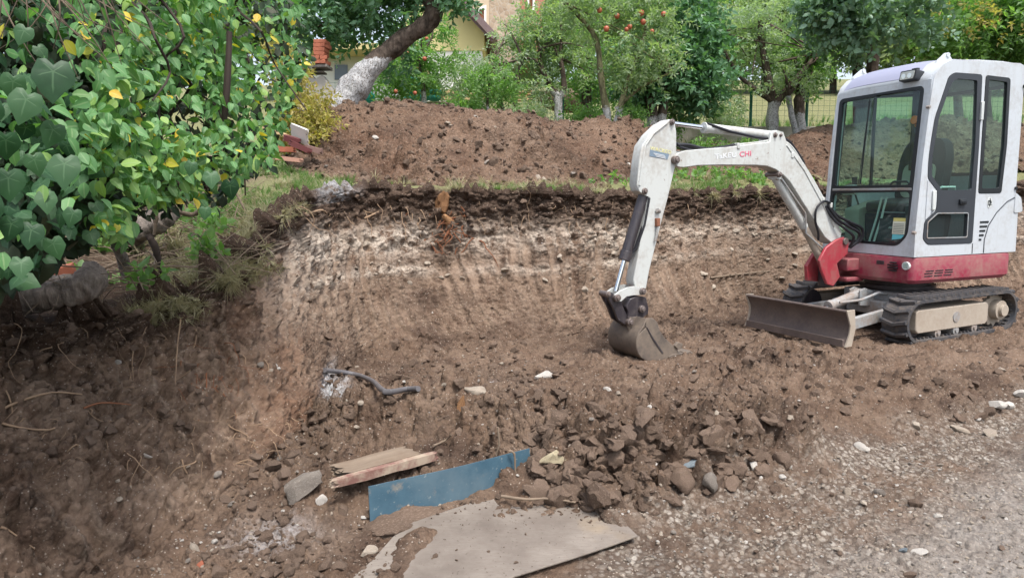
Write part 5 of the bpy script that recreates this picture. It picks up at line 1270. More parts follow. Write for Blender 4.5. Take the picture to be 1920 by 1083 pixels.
g = MB(); g.tube([(.28, .02, 1.262), (.28, .34, 1.262)], .010, 8); g.tube([(.28, .10, 1.262), (.28, .14, 1.30), (.28, .28, 1.30), (.28, .32, 1.262)], .010, 8); g.build('front_rail', M_DARK, cabo)
g = MB(); g.plate([(.10, .795), (.33, .795), (.33, .99), (.10, .99)], [], lambda a, z, t_: (frontx(z)-t_, a, z), .034, .036); g.build('front_inner_panel', M_DARK, cabo)
g = MB(); g.box((-.12, YR+.02, 1.68), (.022, .02, .90)); g.build('window_divider', M_BLACK, cabo)
g = MB(); g.box((.22, .27, 1.72), (.04, .055, .66)); g.build('inner_post', M_BLACK, cabo, bevel=.006)
g = MB(); g.cyl((.285, .33, 1.80), (.31, .33, 1.80), .035, 16); g.cyl((.28, .33, 1.745), (.28, .33, 1.80), .012, 10); g.build('amber_beacon', M_AMBER, cabo, bevel=.004)
g = MB(); g.tube([(-.55, .30, 1.50), (-.52, .31, 1.80), (-.45, .33, 1.86), (-.40, .36, 1.84), (-.40, .38, 1.50)], .014, 8); g.build('inner_grab_bar', M_PALE, cabo)
# stickers on the lower windshield: a warning notice and a blue leaf sticker, drawn as flat print
M_STK = plain('sticker_paper', (.60, .62, .50), .5); M_STY = plain('sticker_yellow', (.55, .50, .16), .5); M_STB = plain('sticker_blue', (.12, .45, .50), .5)
g = MB(); g.plate([(.265, .865), (.385, .865), (.385, .972), (.265, .972)], [], FP, .0015, .0035); st = g.build('notice_sticker', M_STK, wso_o)
g = MB(); g.plate([(.267, .972), (.383, .972), (.383, .999), (.267, .999)], [], FP, .0010, .0033); g.build('notice_header', M_STY, wso_o)
g = MB(); g.plate([(.27, .815), (.36, .83), (.385, .86), (.27, .862)], [], FP, .0015, .0035); g.build('blue_sticker', M_STB, wso_o)
g = MB()
for k in range(6): g.plate([(.275, .878+.014*k), (.375, .878+.014*k), (.375, .881+.014*k), (.275, .881+.014*k)], [], FP, -.0005, .001)
g.build('notice_print', M_DARK, wso_o)

# ---------- lettering
def text(s, name, mat, size, fn, parent, x0=0.0, shear=0.0, bold=.0, depth=.0015, rot=None):
    cu = bpy.data.curves.new(name, 'FONT'); cu.body = s; cu.size = size; cu.extrude = depth/size*0+depth/2; cu.shear = shear; cu.offset = bold; cu.resolution_u = 2
    cu.space_character = 1.02
    tmp = bpy.data.objects.new('tmp', cu); COL.objects.link(tmp)
    dg = bpy.context.evaluated_depsgraph_get(); me = bpy.data.meshes.new_from_object(tmp.evaluated_get(dg))
    bpy.data.objects.remove(tmp); me.materials.clear()
    w_ = max(v.co.x for v in me.vertices)
    for v in me.vertices: v.co = Vector(fn(v.co.x+x0, v.co.y, v.co.z))
    o = link(name, me, mat, parent); return o, w_
M_LW = plain('letter_white', (.66, .68, .69), .45); M_LP = plain('letter_pink', (.62, .14, .21), .45); M_LY = plain('letter_yellow', (.62, .60, .28), .5)
text('ARS', 'interior_lettering', M_LW, .028, lambda x, y, z: (frontx(.90)-.04+.009+z, .200+x, .905+y), cabo)

# ---------- boom, stick, bucket: outlines in the boom's own vertical plane
OB = O0 + FU*.60 + LU*(-.10)
def bp(px, py, y=0.0):
    q = on_plane(px, py, OB + LB*y, LB) - OB; return float(q @ FB), float(q[2])
MBX = Matrix(((FB[0], LB[0], 0, OB[0]), (FB[1], LB[1], 0, OB[1]), (0, 0, 1, 0), (0, 0, 0, 1)))
EXM = Matrix.Translation((CX, CY, 0)) @ Matrix.Rotation(math.radians(180+A_T), 4, 'Z')
LOCB = EXM.inverted() @ MBX
def bo(mb, name, mat, parent=None, **k):
    o = mb.build(name, mat, parent or EX, **k)
    if parent is None: o.matrix_local = LOCB
    return o
def pin(parent, px, py, y0, y1, r, zf=z1, name='pin', mat=None):
    x, z = bp(*zf(px, py), y1); g = MB(); g.cyl((x, y0, z), (x, y1, z), r, 18); g.cyl((x, y1, z), (x, y1+.012, z), r*.62, 6); g.cyl((x, y0-.012, z), (x, y0, z), r*.62, 6)
    return bo(g, name, mat or M_PIN, parent, bevel=.003)
HW_ = .062                                                     # half width of the boom box
Z = lambda pts, y=HW_, zf=z1: [bp(*zf(*p), y) for p in pts]
boom_o = Z([(272, 372), (300, 362), (450, 350), (560, 336), (583, 333), (590, 300), (606, 294), (630, 300), (640, 330), (668, 365), (700, 405), (735, 462), (770, 525), (800, 580), (828, 640), (822, 668), (795, 678), (770, 655), (735, 600), (700, 545), (672, 500), (652, 468), (630, 446), (606, 428), (575, 416), (540, 413), (420, 412), (340, 414), (300, 420), (268, 416), (254, 395)])
g = MB(); g.plate(boom_o, [], SL, -HW_, HW_); boom = bo(g, 'boom', M_CREAM, bevel=.006)
pin(boom, 270, 394, -.085, .085, .030); pin(boom, 620, 444, -.075, .075, .022); pin(boom, 604, 310, -.07, .07, .020); pin(boom, 622, 311, -.068, .068, .014)
# welded side ribs
g = MB(); g.tube([(x, HW_+.001, z) for x, z in Z([(640, 345), (700, 430), (760, 540), (800, 620)])], .006, 6); g.build('weld_rib', M_CREAM, boom)
# foot ear plates
# lettering on the near side of the boom
xa, za = bp(*z1(397, 392), HW_); xb, zb = bp(*z1(527, 380), HW_)
dx, dz = (xb-xa), (zb-za); Ls = math.hypot(dx, dz); ex = Vector((dx/Ls, dz/Ls)); ey = Vector((ex.y, -ex.x)) if ex.x < 0 else Vector((-ex.y, ex.x))
if ey.y < 0: ey = -ey
def boomfn(x, y, z): p = Vector((xa, za)) + ex*x + ey*y; return (p.x, HW_+.0015+z, p.y)
o_, w1_ = text('TAKEU', 'maker_lettering', M_LW, .050, boomfn, boom, 0, 0, .0)
sc_ = .60*Ls/w1_
for v in o_.data.vertices: pass
bpy.data.objects.remove(o_)
def fn2(k, off): return lambda x, y, z: boomfn(off + x*k, y*.062/.05*.9, z)
o_, w1_ = text('TaKEU', 'maker_lettering', M_LW, .050, fn2(sc_, 0), boom, 0, 0, .0008)
o_, w2_ = text('CHI', 'maker_lettering', M_LP, .050, fn2(.36*Ls/.095, .635*Ls), boom, 0, 0, .0008)
# stick
hs = .050
stick_o = Z([(244, 257), (262, 262), (268, 300), (268, 400), (254, 460), (240, 520), (216, 610), (196, 690), (176, 770), (166, 828), (150, 842), (128, 830), (122, 800), (136, 730), (150, 650), (168, 560), (176, 520), (160, 514), (140, 500), (134, 478), (142, 400), (152, 345), (178, 308), (212, 275)], hs)
g = MB(); g.plate(stick_o, [], SL, -hs, hs); stick = bo(g, 'dipper_arm', M_CREAM, bevel=.006)
g = MB(); g.plate(Z([(176, 524), (128, 700), (110, 826), (124, 826), (140, 740), (186, 560)], 0), [], SL, -hs+.008, hs-.012); g.build('underside_plate', M_GREY, stick)
g = MB(); g.tube([(x, hs+.001, z) for x, z in Z([(236, 268), (190, 305), (162, 345), (150, 420), (142, 480)], hs)], .010, 6); g.build('edge_rib', M_CREAM, stick)
pin(stick, 256, 266, -.065, .065, .022); pin(stick, 163, 500, -.062, .062, .024)
# arm plate stickers
def plq(pts, name, mat, y, parent):
    g = MB(); g.plate(Z(pts, y), [], SL, y+.0005, y+.0025); return g.build(name, mat, parent)
M_STKB = plain('sticker_slate', (.17, .23, .29), .5)
plq([(178, 360), (243, 375), (237, 393), (176, 382)], 'slate_sticker', M_STKB, hs, stick)
xa2, za2 = bp(*z1(178, 362), hs+.003); xb2, zb2 = bp(*z1(242, 376), hs+.003)
ex2 = Vector((xb2-xa2, zb2-za2)).normalized(); ey2 = Vector((-ex2.y, ex2.x)); ey2 = ey2 if ey2.y > 0 else -ey2
L2_ = math.hypot(xb2-xa2, zb2-za2)
def sfn(x, y, z): p = Vector((xa2, za2)) + ex2*x + ey2*(y+.004); return (p.x, hs+.002+z, p.y)
text('WACKEO', 'worn_lettering', M_LY, .040, lambda x, y, z: sfn(x*L2_/.158, y, z), stick)
for k in range(3):
    a_ = (190+4*k, 371+5*k); b_ = (228+2*k, 379+5*k); plq([a_, b_, (b_[0], b_[1]+2), (a_[0], a_[1]+2)], 'print_line', M_LW, hs+.002, stick)
plq([(285, 295), (301, 295), (301, 298), (285, 298)], 'dash', M_BLACK, hs, stick) if False else None
# arm cylinder on top
x0, z0 = bp(*z1(258, 272)); x1, z1_ = bp(*z1(362, 286)); x2, z2_ = bp(*z1(590, 312))
g = MB(); g.cyl((x1, 0, z1_), (x2, 0, z2_), .036, 22); d_ = Vector((x2-x1, 0, z2_-z1_)).normalized(); a_ = Vector((x1, 0, z1_)); g.cyl(a_-d_*.01, a_+d_*.04, .042, 22); ac = bo(g, 'arm_cylinder', M_CREAM, bevel=.003)
g = MB(); g.cyl((x0, 0, z0), (x1, 0, z1_), .017, 14); g.build('piston_rod', M_CHROME, ac)
g = MB(); g.tube([(x1, .03, z1_+.03), (x1*.7+x2*.3, .045, z1_*.7+z2_*.3-.012), (x1*.3+x2*.7, .045, z1_*.3+z2_*.7-.035), (x2+.03, .03, z2_-.03)], .011, 8); g.build('cylinder_pipe', M_HOSE, ac)
# bucket cylinder
x0, z0 = bp(*z1(160, 500)); x1, z1_ = bp(*z1(92, 730)); x2, z2_ = bp(*z1(62, 838))
g = MB(); g.cyl((x0, 0, z0), (x1, 0, z1_), .040, 22); g.cyl((x0, -.035, z0), (x0, .035, z0), .036, 16); d_ = Vector((x1-x0, 0, z1_-z0)).normalized(); a_ = Vector((x1, 0, z1_)); g.cyl(a_-d_*.06, a_+d_*.01, .046, 22)
bcyl = bo(g, 'bucket_cylinder', M_GREASE, bevel=.003)
g = MB(); g.cyl((x1, 0, z1_), (x2, 0, z2_), .018, 14); g.build('piston_rod', M_CHROME, bcyl)
g = MB(); off = .03
for q in (0, 1): g.tube([(x0*.9+x1*.1-.03, .025+.018*q, z0*.9+z1_*.1), (x0*.5+x1*.5-.055, .03+.018*q, z0*.5+z1_*.5), (x0*.15+x1*.85-.05, .02+.018*q, z0*.15+z1_*.85), (x1-.02, .01, z1_+.02)], .009, 8)
g.build('cylinder_hose', M_HOSE, bcyl)
# boom cylinder beneath
x0, z0 = bp(*z1(600, 450)); xm, zm = bp(*z1(700, 622)); x2, z2_ = bp(*z1(757, 735))
g = MB(); g.cyl((xm, 0, zm), (x0, 0, z0), .036, 20); g.cyl((x0, -.05, z0), (x0, .05, z0), .03, 16); bmc = bo(g, 'boom_cylinder', M_CREAM, bevel=.003)
g = MB(); g.cyl((x2, 0, z2_), (xm, 0, zm), .032, 20); g.build('cylinder_barrel', M_DUST, bmc)
g = MB(); g.tube([(x0-.03, .045, z0-.02), (xm+.05, .05, zm+.12), (xm+.03, .05, zm-.05), (x2+.02, .04, z2_+.1)], .008, 8); g.build('cylinder_pipe', M_GREY, bmc)
# bucket linkage and quick hitch
def z6(x, y): return 1120 + x/6.015, 520 + y/6.015
BWD = .185
pins6 = dict(A=(235, 225), A2=(130, 185), B=(520, 150), C=(515, 350), D=(380, 500))
lk = MB(); lo_ = Z([(200, 190), (270, 140), (350, 105), (430, 92), (520, 105), (555, 150), (520, 190), (420, 190), (330, 205), (270, 260), (215, 265)], .07, z6)
lk.plate(lo_, [], SL, .052, .070); lk.plate(lo_, [], SL, -.070, -.052); bo(lk, 'side_link', M_CREAM, bevel=.003)
lk = MB(); lo_ = Z([(100, 180), (150, 155), (240, 210), (260, 260), (330, 420), (420, 500), (380, 560), (300, 520), (230, 470), (180, 340), (120, 230)], .045, z6)
lk.plate(lo_, [], SL, .025, .05); lk.plate(lo_, [], SL, -.05, -.025); tl = bo(lk, 'tipping_link', M_GREASE, bevel=.004)
for k, (nm, (x, y)) in enumerate(pins6.items()): pin(tl if nm in 'DA2' else stick, x, y, -(.085 if nm != 'A2' else .052), .085 if nm != 'A2' else .052, .027 if nm != 'A2' else .022, z6)
g = MB(); g.plate(Z([(350, 230), (430, 195), (530, 210), (560, 330), (555, 400), (500, 440), (560, 470), (440, 560), (350, 560), (320, 440), (330, 380), (305, 320)], .04, z6), [], SL, -.062, .062); bo(g, 'quick_hitch', M_GREASE, bevel=.006)
# bucket
nb = BWD
side_ = Z([(555, 452), (630, 450), (680, 500), (705, 590), (760, 670), (835, 740), (905, 800), (925, 855), (860, 895), (760, 912), (700, 930), (620, 938), (560, 932), (500, 900), (462, 850), (444, 780), (446, 700), (480, 625), (550, 560)], nb, z6)
bk = MB()
for y0_, y1_ in ((nb-.012, nb), (-nb, -nb+.012)): bk.plate(side_, [], SL, y0_, y1_)
# shell: back and floor wrapped between the sides
shell = side_[8:] + side_[:1]; shell = shell[::-1]
shl = Z([(555, 452), (520, 540), (470, 610), (444, 690), (440, 780), (460, 855), (500, 905), (560, 938), (620, 943), (700, 935), (760, 917), (860, 898), (930, 858)], nb, z6)
N_ = len(shl); cxx = sum(p[0] for p in side_)/len(side_); czz = sum(p[1] for p in side_)/len(side_)
inn = [((x-cxx)*.93+cxx, (z-czz)*.93+czz) for x, z in shl]
vs = [(x, -nb+.002, z) for x, z in shl] + [(x, nb-.002, z) for x, z in shl] + [(x, -nb+.002, z) for x, z in inn] + [(x, nb-.002, z) for x, z in inn]
fs = []
for k in range(N_-1): fs += [(k, k+1, N_+k+1, N_+k), (2*N_+k, 3*N_+k, 3*N_+k+1, 2*N_+k+1)]
fs += [(0, N_, 3*N_, 2*N_), (N_-1, 3*N_-1, 4*N_-1, 2*N_-1)] + [(k, 2*N_+k, 2*N_+k+1, k+1) for k in range(N_-1)] + [(N_+k, N_+k+1, 3*N_+k+1, 3*N_+k) for k in range(N_-1)]
bk.add(vs, fs); bucket = bo(bk, 'bucket', M_BUCKET, bevel=.004)
g = MB(); rib = Z([(548, 545), (565, 560), (640, 690), (745, 840), (730, 850), (625, 700)], nb, z6); g.plate(rib, [], SL, nb, nb+.004); g.build('side_seam', M_GREASE, bucket)
g = MB(); g.plate(Z([(800, 880), (850, 855), (925, 848), (1000, 840), (1050, 815), (1060, 832), (1010, 868), (940, 890), (880, 903), (805, 902)], nb, z6), [], SL, -nb-.004, nb+.004); g.build('bucket_lip', M_BUCKET, bucket, bevel=.003)
for k in range(4):
    yy = -nb+.03 + k*(2*nb-.06)/3; tx, tz = bp(*z6(1010, 845), nb)
    g = MB(); g.plate([(tx+.03, tz+.012), (tx-.075, tz-.006), (tx-.08, tz-.014), (tx+.03, tz-.02)], [], SL, yy-.02, yy+.02); g.build('tooth', M_BUCKET, bucket, bevel=.003)
g = MB(); g.plate(Z([(860, 760), (900, 715), (960, 740), (940, 790), (900, 800)], nb, z6), [], SL, nb-.014, nb+.012); g.build('side_cutter', M_BUCKET, bucket, bevel=.004)
for yy in (-.07, .052):
    g = MB(); g.plate(Z([(350, 440), (420, 430), (560, 455), (520, 560), (430, 640), (350, 620), (330, 540)], yy, z6), [], SL, yy, yy+.018); g.build('bucket_ear', M_BUCKET, bucket, bevel=.004)
# red swing post
pz = [(836, 655), (852, 672), (848, 712), (812, 745), (822, 790), (800, 822), (778, 815), (760, 770), (752, 735), (776, 690), (812, 664)]
for y0_, y1_ in ((.072, .100), (-.100, -.072)):
    g = MB(); g.plate(Z(pz, y1_), [], SL, y0_, y1_); sp = bo(g, 'swing_post', M_RED2, bevel=.006)
g = MB(); x, z = bp(*z1(838, 670), .1); g.cyl((x, -.115, z), (x, .115, z), .030, 18); bo(g, 'foot_pin', M_PIN, bevel=.003)
x, z = bp(*z1(775, 740), 0); g = MB(); g.cyl((x-.02, 0, .40), (x-.02, 0, .60), .075, 24); bo(g, 'swing_pivot', M_GREASE, bevel=.006)
g = MB(); g.box((.50, -.10, .585), (.20, .20, .11)); g.box((.50, -.10, .455), (.20, .20, .04)); up(g, 'swing_bracket', M_RED, bevel=.012)
g = MB(); xa, za = bp(*z1(760, 780), 0); g.plate([(xa-.06, .43), (xa+.10, .45), (xa+.12, .58), (xa+.02, .70), (xa-.06, .66)], [], SL, -.095, -.06); bo(g, 'swing_lug', M_RED2, bevel=.006)
# hoses
def hose(pts, y, name='hydraulic_hose', r=.012, parent=boom, mat=None, zf=z1):
    P_ = [bp(*zf(*p), 0) for p in pts]; yy = y if isinstance(y, (list, tuple)) else [y]*len(P_)
    V3 = [Vector((p[0], q, p[1])) for p, q in zip(P_, yy)]
    out = []
    for k in range(len(V3)-1):
        p0, p1, p2, p3 = V3[max(k-1, 0)], V3[k], V3[k+1], V3[min(k+2, len(V3)-1)]
        for j in range(6):
            t = j/6; out.append(.5*((2*p1)+(p2-p0)*t+(2*p0-5*p1+4*p2-p3)*t*t+(3*p1-p0-3*p2+p3)*t**3))
    out.append(V3[-1]); g = MB(); g.tube(out, r, 8); return g.build(name, mat or M_HOSE, parent)
hose([(262, 345), (300, 345), (360, 358), (420, 352), (455, 345)], .03, r=.013); hose([(262, 338), (310, 350), (370, 364), (430, 360), (460, 352)], -.01, r=.013)
hose([(264, 352), (300, 362), (350, 368), (420, 352)], .05, r=.010)
hose([(455, 345), (520, 338), (590, 328), (640, 345), (690, 420), (745, 520), (765, 550)], .035, 'boom_pipe', .009, mat=M_CREAM)
hose([(455, 352), (530, 345), (600, 338), (650, 372), (700, 455), (750, 550)], .05, 'boom_pipe', .007, mat=M_CREAM)
hose([(638, 325), (660, 345), (690, 390), (700, 410)], .0, r=.012)
hose([(758, 540), (790, 580), (830, 605), (865, 625), (866, 660), (850, 680)], [.05, .06, .08, .09, .09, .05], r=.013)
hose([(755, 548), (785, 592), (820, 620), (850, 640), (850, 665), (835, 690)], [.07, .08, .10, .11, .10, .06], r=.013)
hose([(750, 552), (775, 600), (805, 630), (828, 655), (826, 690)], [.06, .09, .12, .12, .08], r=.012)
hose([(765, 535), (800, 600), (845, 612), (880, 640), (872, 690)], [.03, .03, .03, .02, .0], r=.013)
hose([(765, 540), (735, 535), (712, 560), (712, 600), (728, 640), (735, 665)], [.07, .09, .09, .08, .06, .04], r=.010)
for p in ((458, 349), (640, 380), (745, 530), (770, 548)):
    x, z = bp(*z1(*p)); g = MB(); g.box((x, .035, z), (.03, .07, .045)); g.build('pipe_clamp', M_CREAM, boom, bevel=.005)
x, z = bp(*z1(200, 605), hs); g = MB(); g.box((x, hs+.012, z), (.032, .03, .06)); g.build('valve_block', plain('rust', (.22, .09, .05), .8), stick, bevel=.004)
g = MB(); g.cyl((x-.02, hs+.01, z+.08), (x+.01, hs+.02, z+.09), .016, 10); g.build('pipe_fitting', M_GREY, stick)
g = MB(); g.tube([(x, hs+.014, z-.03), (x+.01, hs+.014, z-.10), (x+.02, hs+.012, z-.14)], .009, 8); g.build('short_pipe', M_GREY, stick)
# sag the whole machine's stance: it stands on the floor
EX.location.z = -.005
# ============================================================ LOOSE THINGS: clods, stones, timber, roots, grass
def rock_mesh(name, mat, seed, sub=2, rough=.35, cuts=4, dims=(1, .8, .6)):
    rr = random.Random(seed); bm = bmesh.new(); bmesh.ops.create_icosphere(bm, subdivisions=sub, radius=.5)
    P_ = np.array([v.co[:] for v in bm.verts]); k = 1+rough*fbm(P_*2.1+seed*3.3, 1.0, 3)
    P_ = P_*k[:, None]; rg = .16*fbm(P_*7+seed*1.7, 1.0, 3)
    for c in range(cuts):                                   # broken, flat faces
        n = nrm(np.array([rr.gauss(0, 1), rr.gauss(0, 1), rr.gauss(0, 1)])); d = rr.uniform(.22, .38); s_ = P_ @ n
        P_ = P_ - np.clip(s_-d, 0, None)[:, None]*n[None, :]
    P_ = P_*(1+rg*min(1, rough*2))[:, None]
    for v, p in zip(bm.verts, P_): v.co = Vector((p[0]*dims[0], p[1]*dims[1], p[2]*dims[2]))
    me = bpy.data.meshes.new(name); bm.to_mesh(me); bm.free(); me.materials.append(mat)
    if sub > 1: me.shade_smooth(); me.set_sharp_from_angle(angle=math.radians(32))
    return me
def clod_mat(name, lo, hi, pale=None):
    m = Mat(name); oi = m.n('ObjectInfo'); co = m.coord(); n1 = m.noise(9, 5, .65, co); n2 = m.noise(60, 4, .7, co)
    c = m.mix(m.math('MULTIPLY', m.math('ADD', n1, oi.outputs['Random']), .5), lo, hi)
    c = m.mix(m.ramp(n2, [(.3, .5), (.5, 0)]), c, tuple(x*.4 for x in lo))
    if pale: c = m.mix(m.ramp(m.noise(24, 5, .7, co), [(.52, 0), (.66, .7)]), c, pale)
    m.set(c, .93, 0, .15); m.bump(m.math('ADD', n1, n2), .7, .008); return m.m
M_CLOD = clod_mat('clod_soil', (.080, .055, .040), (.185, .132, .098), (.25, .19, .15))
M_STONE1 = clod_mat('pale_stone', (.24, .195, .15), (.43, .37, .30), (.52, .46, .39))
M_STONEG = clod_mat('grey_stone', (.15, .13, .11), (.29, .255, .22), (.34, .30, .26))
M_CHALK = clod_mat('white_stone', (.38, .35, .31), (.62, .59, .54), (.30, .25, .20))
M_SLATE = clod_mat('slate_stone', (.13, .16, .18), (.26, .30, .32), (.34, .37, .38))
M_YST = clod_mat('yellow_stone', (.38, .32, .20), (.60, .54, .40), (.2, .14, .1))
M_WOODO = clod_mat('rotten_wood', (.13, .06, .03), (.40, .23, .115), (.06, .035, .02))
CL = [rock_mesh('clod_%d' % k, M_CLOD, k, 3, 1.0, (3, 1, 2)[k % 3], (1, .85, .7)) for k in range(9)]
ST = [rock_mesh('stone_%d' % k, (M_STONE1, M_STONEG, M_STONE1, M_CHALK)[k % 4], 40+k, 2, .3, 5, (1, .8, .55)) for k in range(8)]
CR = [rock_mesh('crumb_%d' % k, M_CLOD, 70+k, 1 if k < 4 else 2, .8, 4, (1, .6+.08*k, .5+.05*k)) for k in range(7)]
PB = [rock_mesh('pebble_%d' % k, (M_STONE1, M_STONEG, M_STONE1, M_CHALK, M_STONE1)[k % 5], 90+k, 1, .25, 2, (1, .8, .55)) for k in range(6)]
def put(me, name, px, py, size, label=None, cat=None, group=None, rot=None, sink=.25, fn=surf, dims=None, parent=None):
    p, n = fn(px, py); o = link(name, me, None, parent); s_ = (size*p.y/1355) if size > 1 else size
    o.location = p + n*s_*(.35-sink); o.rotation_euler = rot or (random.uniform(-.5, .5), random.uniform(-.5, .5), random.uniform(0, 6.28))
    d = dims or (1, 1, 1); o.scale = (s_*d[0], s_*d[1], s_*d[2]); return tag(o, label, cat, group)
def size_word(s_): return 'small' if s_ < 22 else 'medium' if s_ < 36 else 'large'
def zone(a, b):
    if b < 700: return 'on the pit floor near the digging bucket' if a < 1350 else 'on the pit floor before the dozer blade'
    if a < 800: return 'at the foot of the left wall'
    if a < 1010: return 'on the low heap behind the blue panel'
    if a < 1120: return 'in the ridge just right of the blue panel' if b > 830 else 'on top of the ridge behind the yellowish rock'
    if a < 1260: return 'in the front of the ridge above the metal sheet' if b > 850 else 'on the back slope of the ridge'
    if a < 1400: return 'in the ridge around the bluish slate' if b > 820 else 'behind the bluish slate'
    if a < 1600: return 'at the right end of the clod ridge'
    return 'on the track side ground at the right'
GC, GS = 'loose clods in the ridge beside the track', 'pale stones scattered on the pit floor'
# clods of the ridge (individuals)
rr = random.Random(21)
for k in range(170):
    a, b = 1000 + 450*rr.random(), 0; f = (a-1000)/450; b = 800 + 20*f + rr.gauss(0, 1)*(44-10*f) + (24 if a < 1180 else 30)
    if b > 955 - 40*f*0 or (a < 1130 and b > 935): continue
    s0 = 14+46*rr.random()**2
    put(CL[k % 9], 'soil_clod', a, b, s0, '%s brown soil clod lying %s' % (size_word(s0), zone(a, b)), 'clod', GC, sink=.30, dims=(1, rr.uniform(.7, 1.1), rr.uniform(.6, 1.2)))
for k in range(60):
    a, b = rr.uniform(985, 1210), rr.uniform(790, 940)
    if a < 1012 and b < 905: continue
    s0 = 20+46*rr.random()**1.6
    put(CL[k % 9], 'soil_clod', a, b, s0, '%s dark brown clod lying %s' % (size_word(s0), zone(a, b)), 'clod', GC, sink=.24, dims=(1, rr.uniform(.7, 1.1), rr.uniform(.7, 1.3)))
for k in range(62):
    a, b = rr.uniform(560, 1900), rr.uniform(640, 790); put(CL[k % 9], 'soil_clod', a, b, rr.uniform(12, 24), 'crumbly brown clod lying ' + zone(a, b), 'clod', 'clods spread over the pit floor', sink=.2)
for k in range(34):
    a, b = rr.uniform(610, 1900), 0; q = rr.random(); 
    hp, hn = heap_pt(a, 350 - rr.random()*110); 
    if hp.y < 6: continue
    o = link('soil_clod', CL[k % 9], None); o.location = hp; s_ = rr.uniform(.07, .16); o.scale = (s_,)*3; o.rotation_euler = (rr.random()*3, rr.random()*3, rr.random()*3); tag(o, 'brown clod lying on the slope of the soil heap', 'clod', 'clods on the soil heap')
for k in range(14):
    hp, hn = heap_pt(rr.uniform(600, 1200), 345 - rr.random()*130)
    if hp.y < 6: continue
    o = link('stone', ST[k % 8], None); o.location = hp+hn*.01; s_ = rr.uniform(.05, .10); o.scale = (s_,)*3; o.rotation_euler = (rr.random(), rr.random(), rr.random()*6); tag(o, 'pale stone in the slope of the soil heap', 'stone', 'stones in the soil heap')
for k in range(70):
    a, b = rr.uniform(200, 1900), rr.uniform(660, 1070)
    put(ST[k % 8], 'stone', a, b, rr.uniform(9, 20), 'small pale stone lying ' + zone(a, b), 'stone', GS, sink=.15)
# pale stones stuck in the cut face
for k in range(44):
    a = rr.uniform(600, 1520); b = rr.choice([rr.gauss(455, 14), rr.gauss(528, 9), rr.gauss(500, 25)]) - (10 if a > 1150 else 0)
    put(ST[(0, 2, 4, 6)[k % 4]], 'stone', a, b, rr.uniform(8, 17)*(1.5 if k % 7 == 0 else 1), 'pale stone embedded in the bank ' + ('in the upper chalky band' if b < 485 else 'in the lower stony seam') + (' left of the rotten stump' if a < 830 else ' left of the dipper arm' if a < 1180 else ' behind the boom and cab'), 'stone', 'stones in the face of the bank', sink=.32)
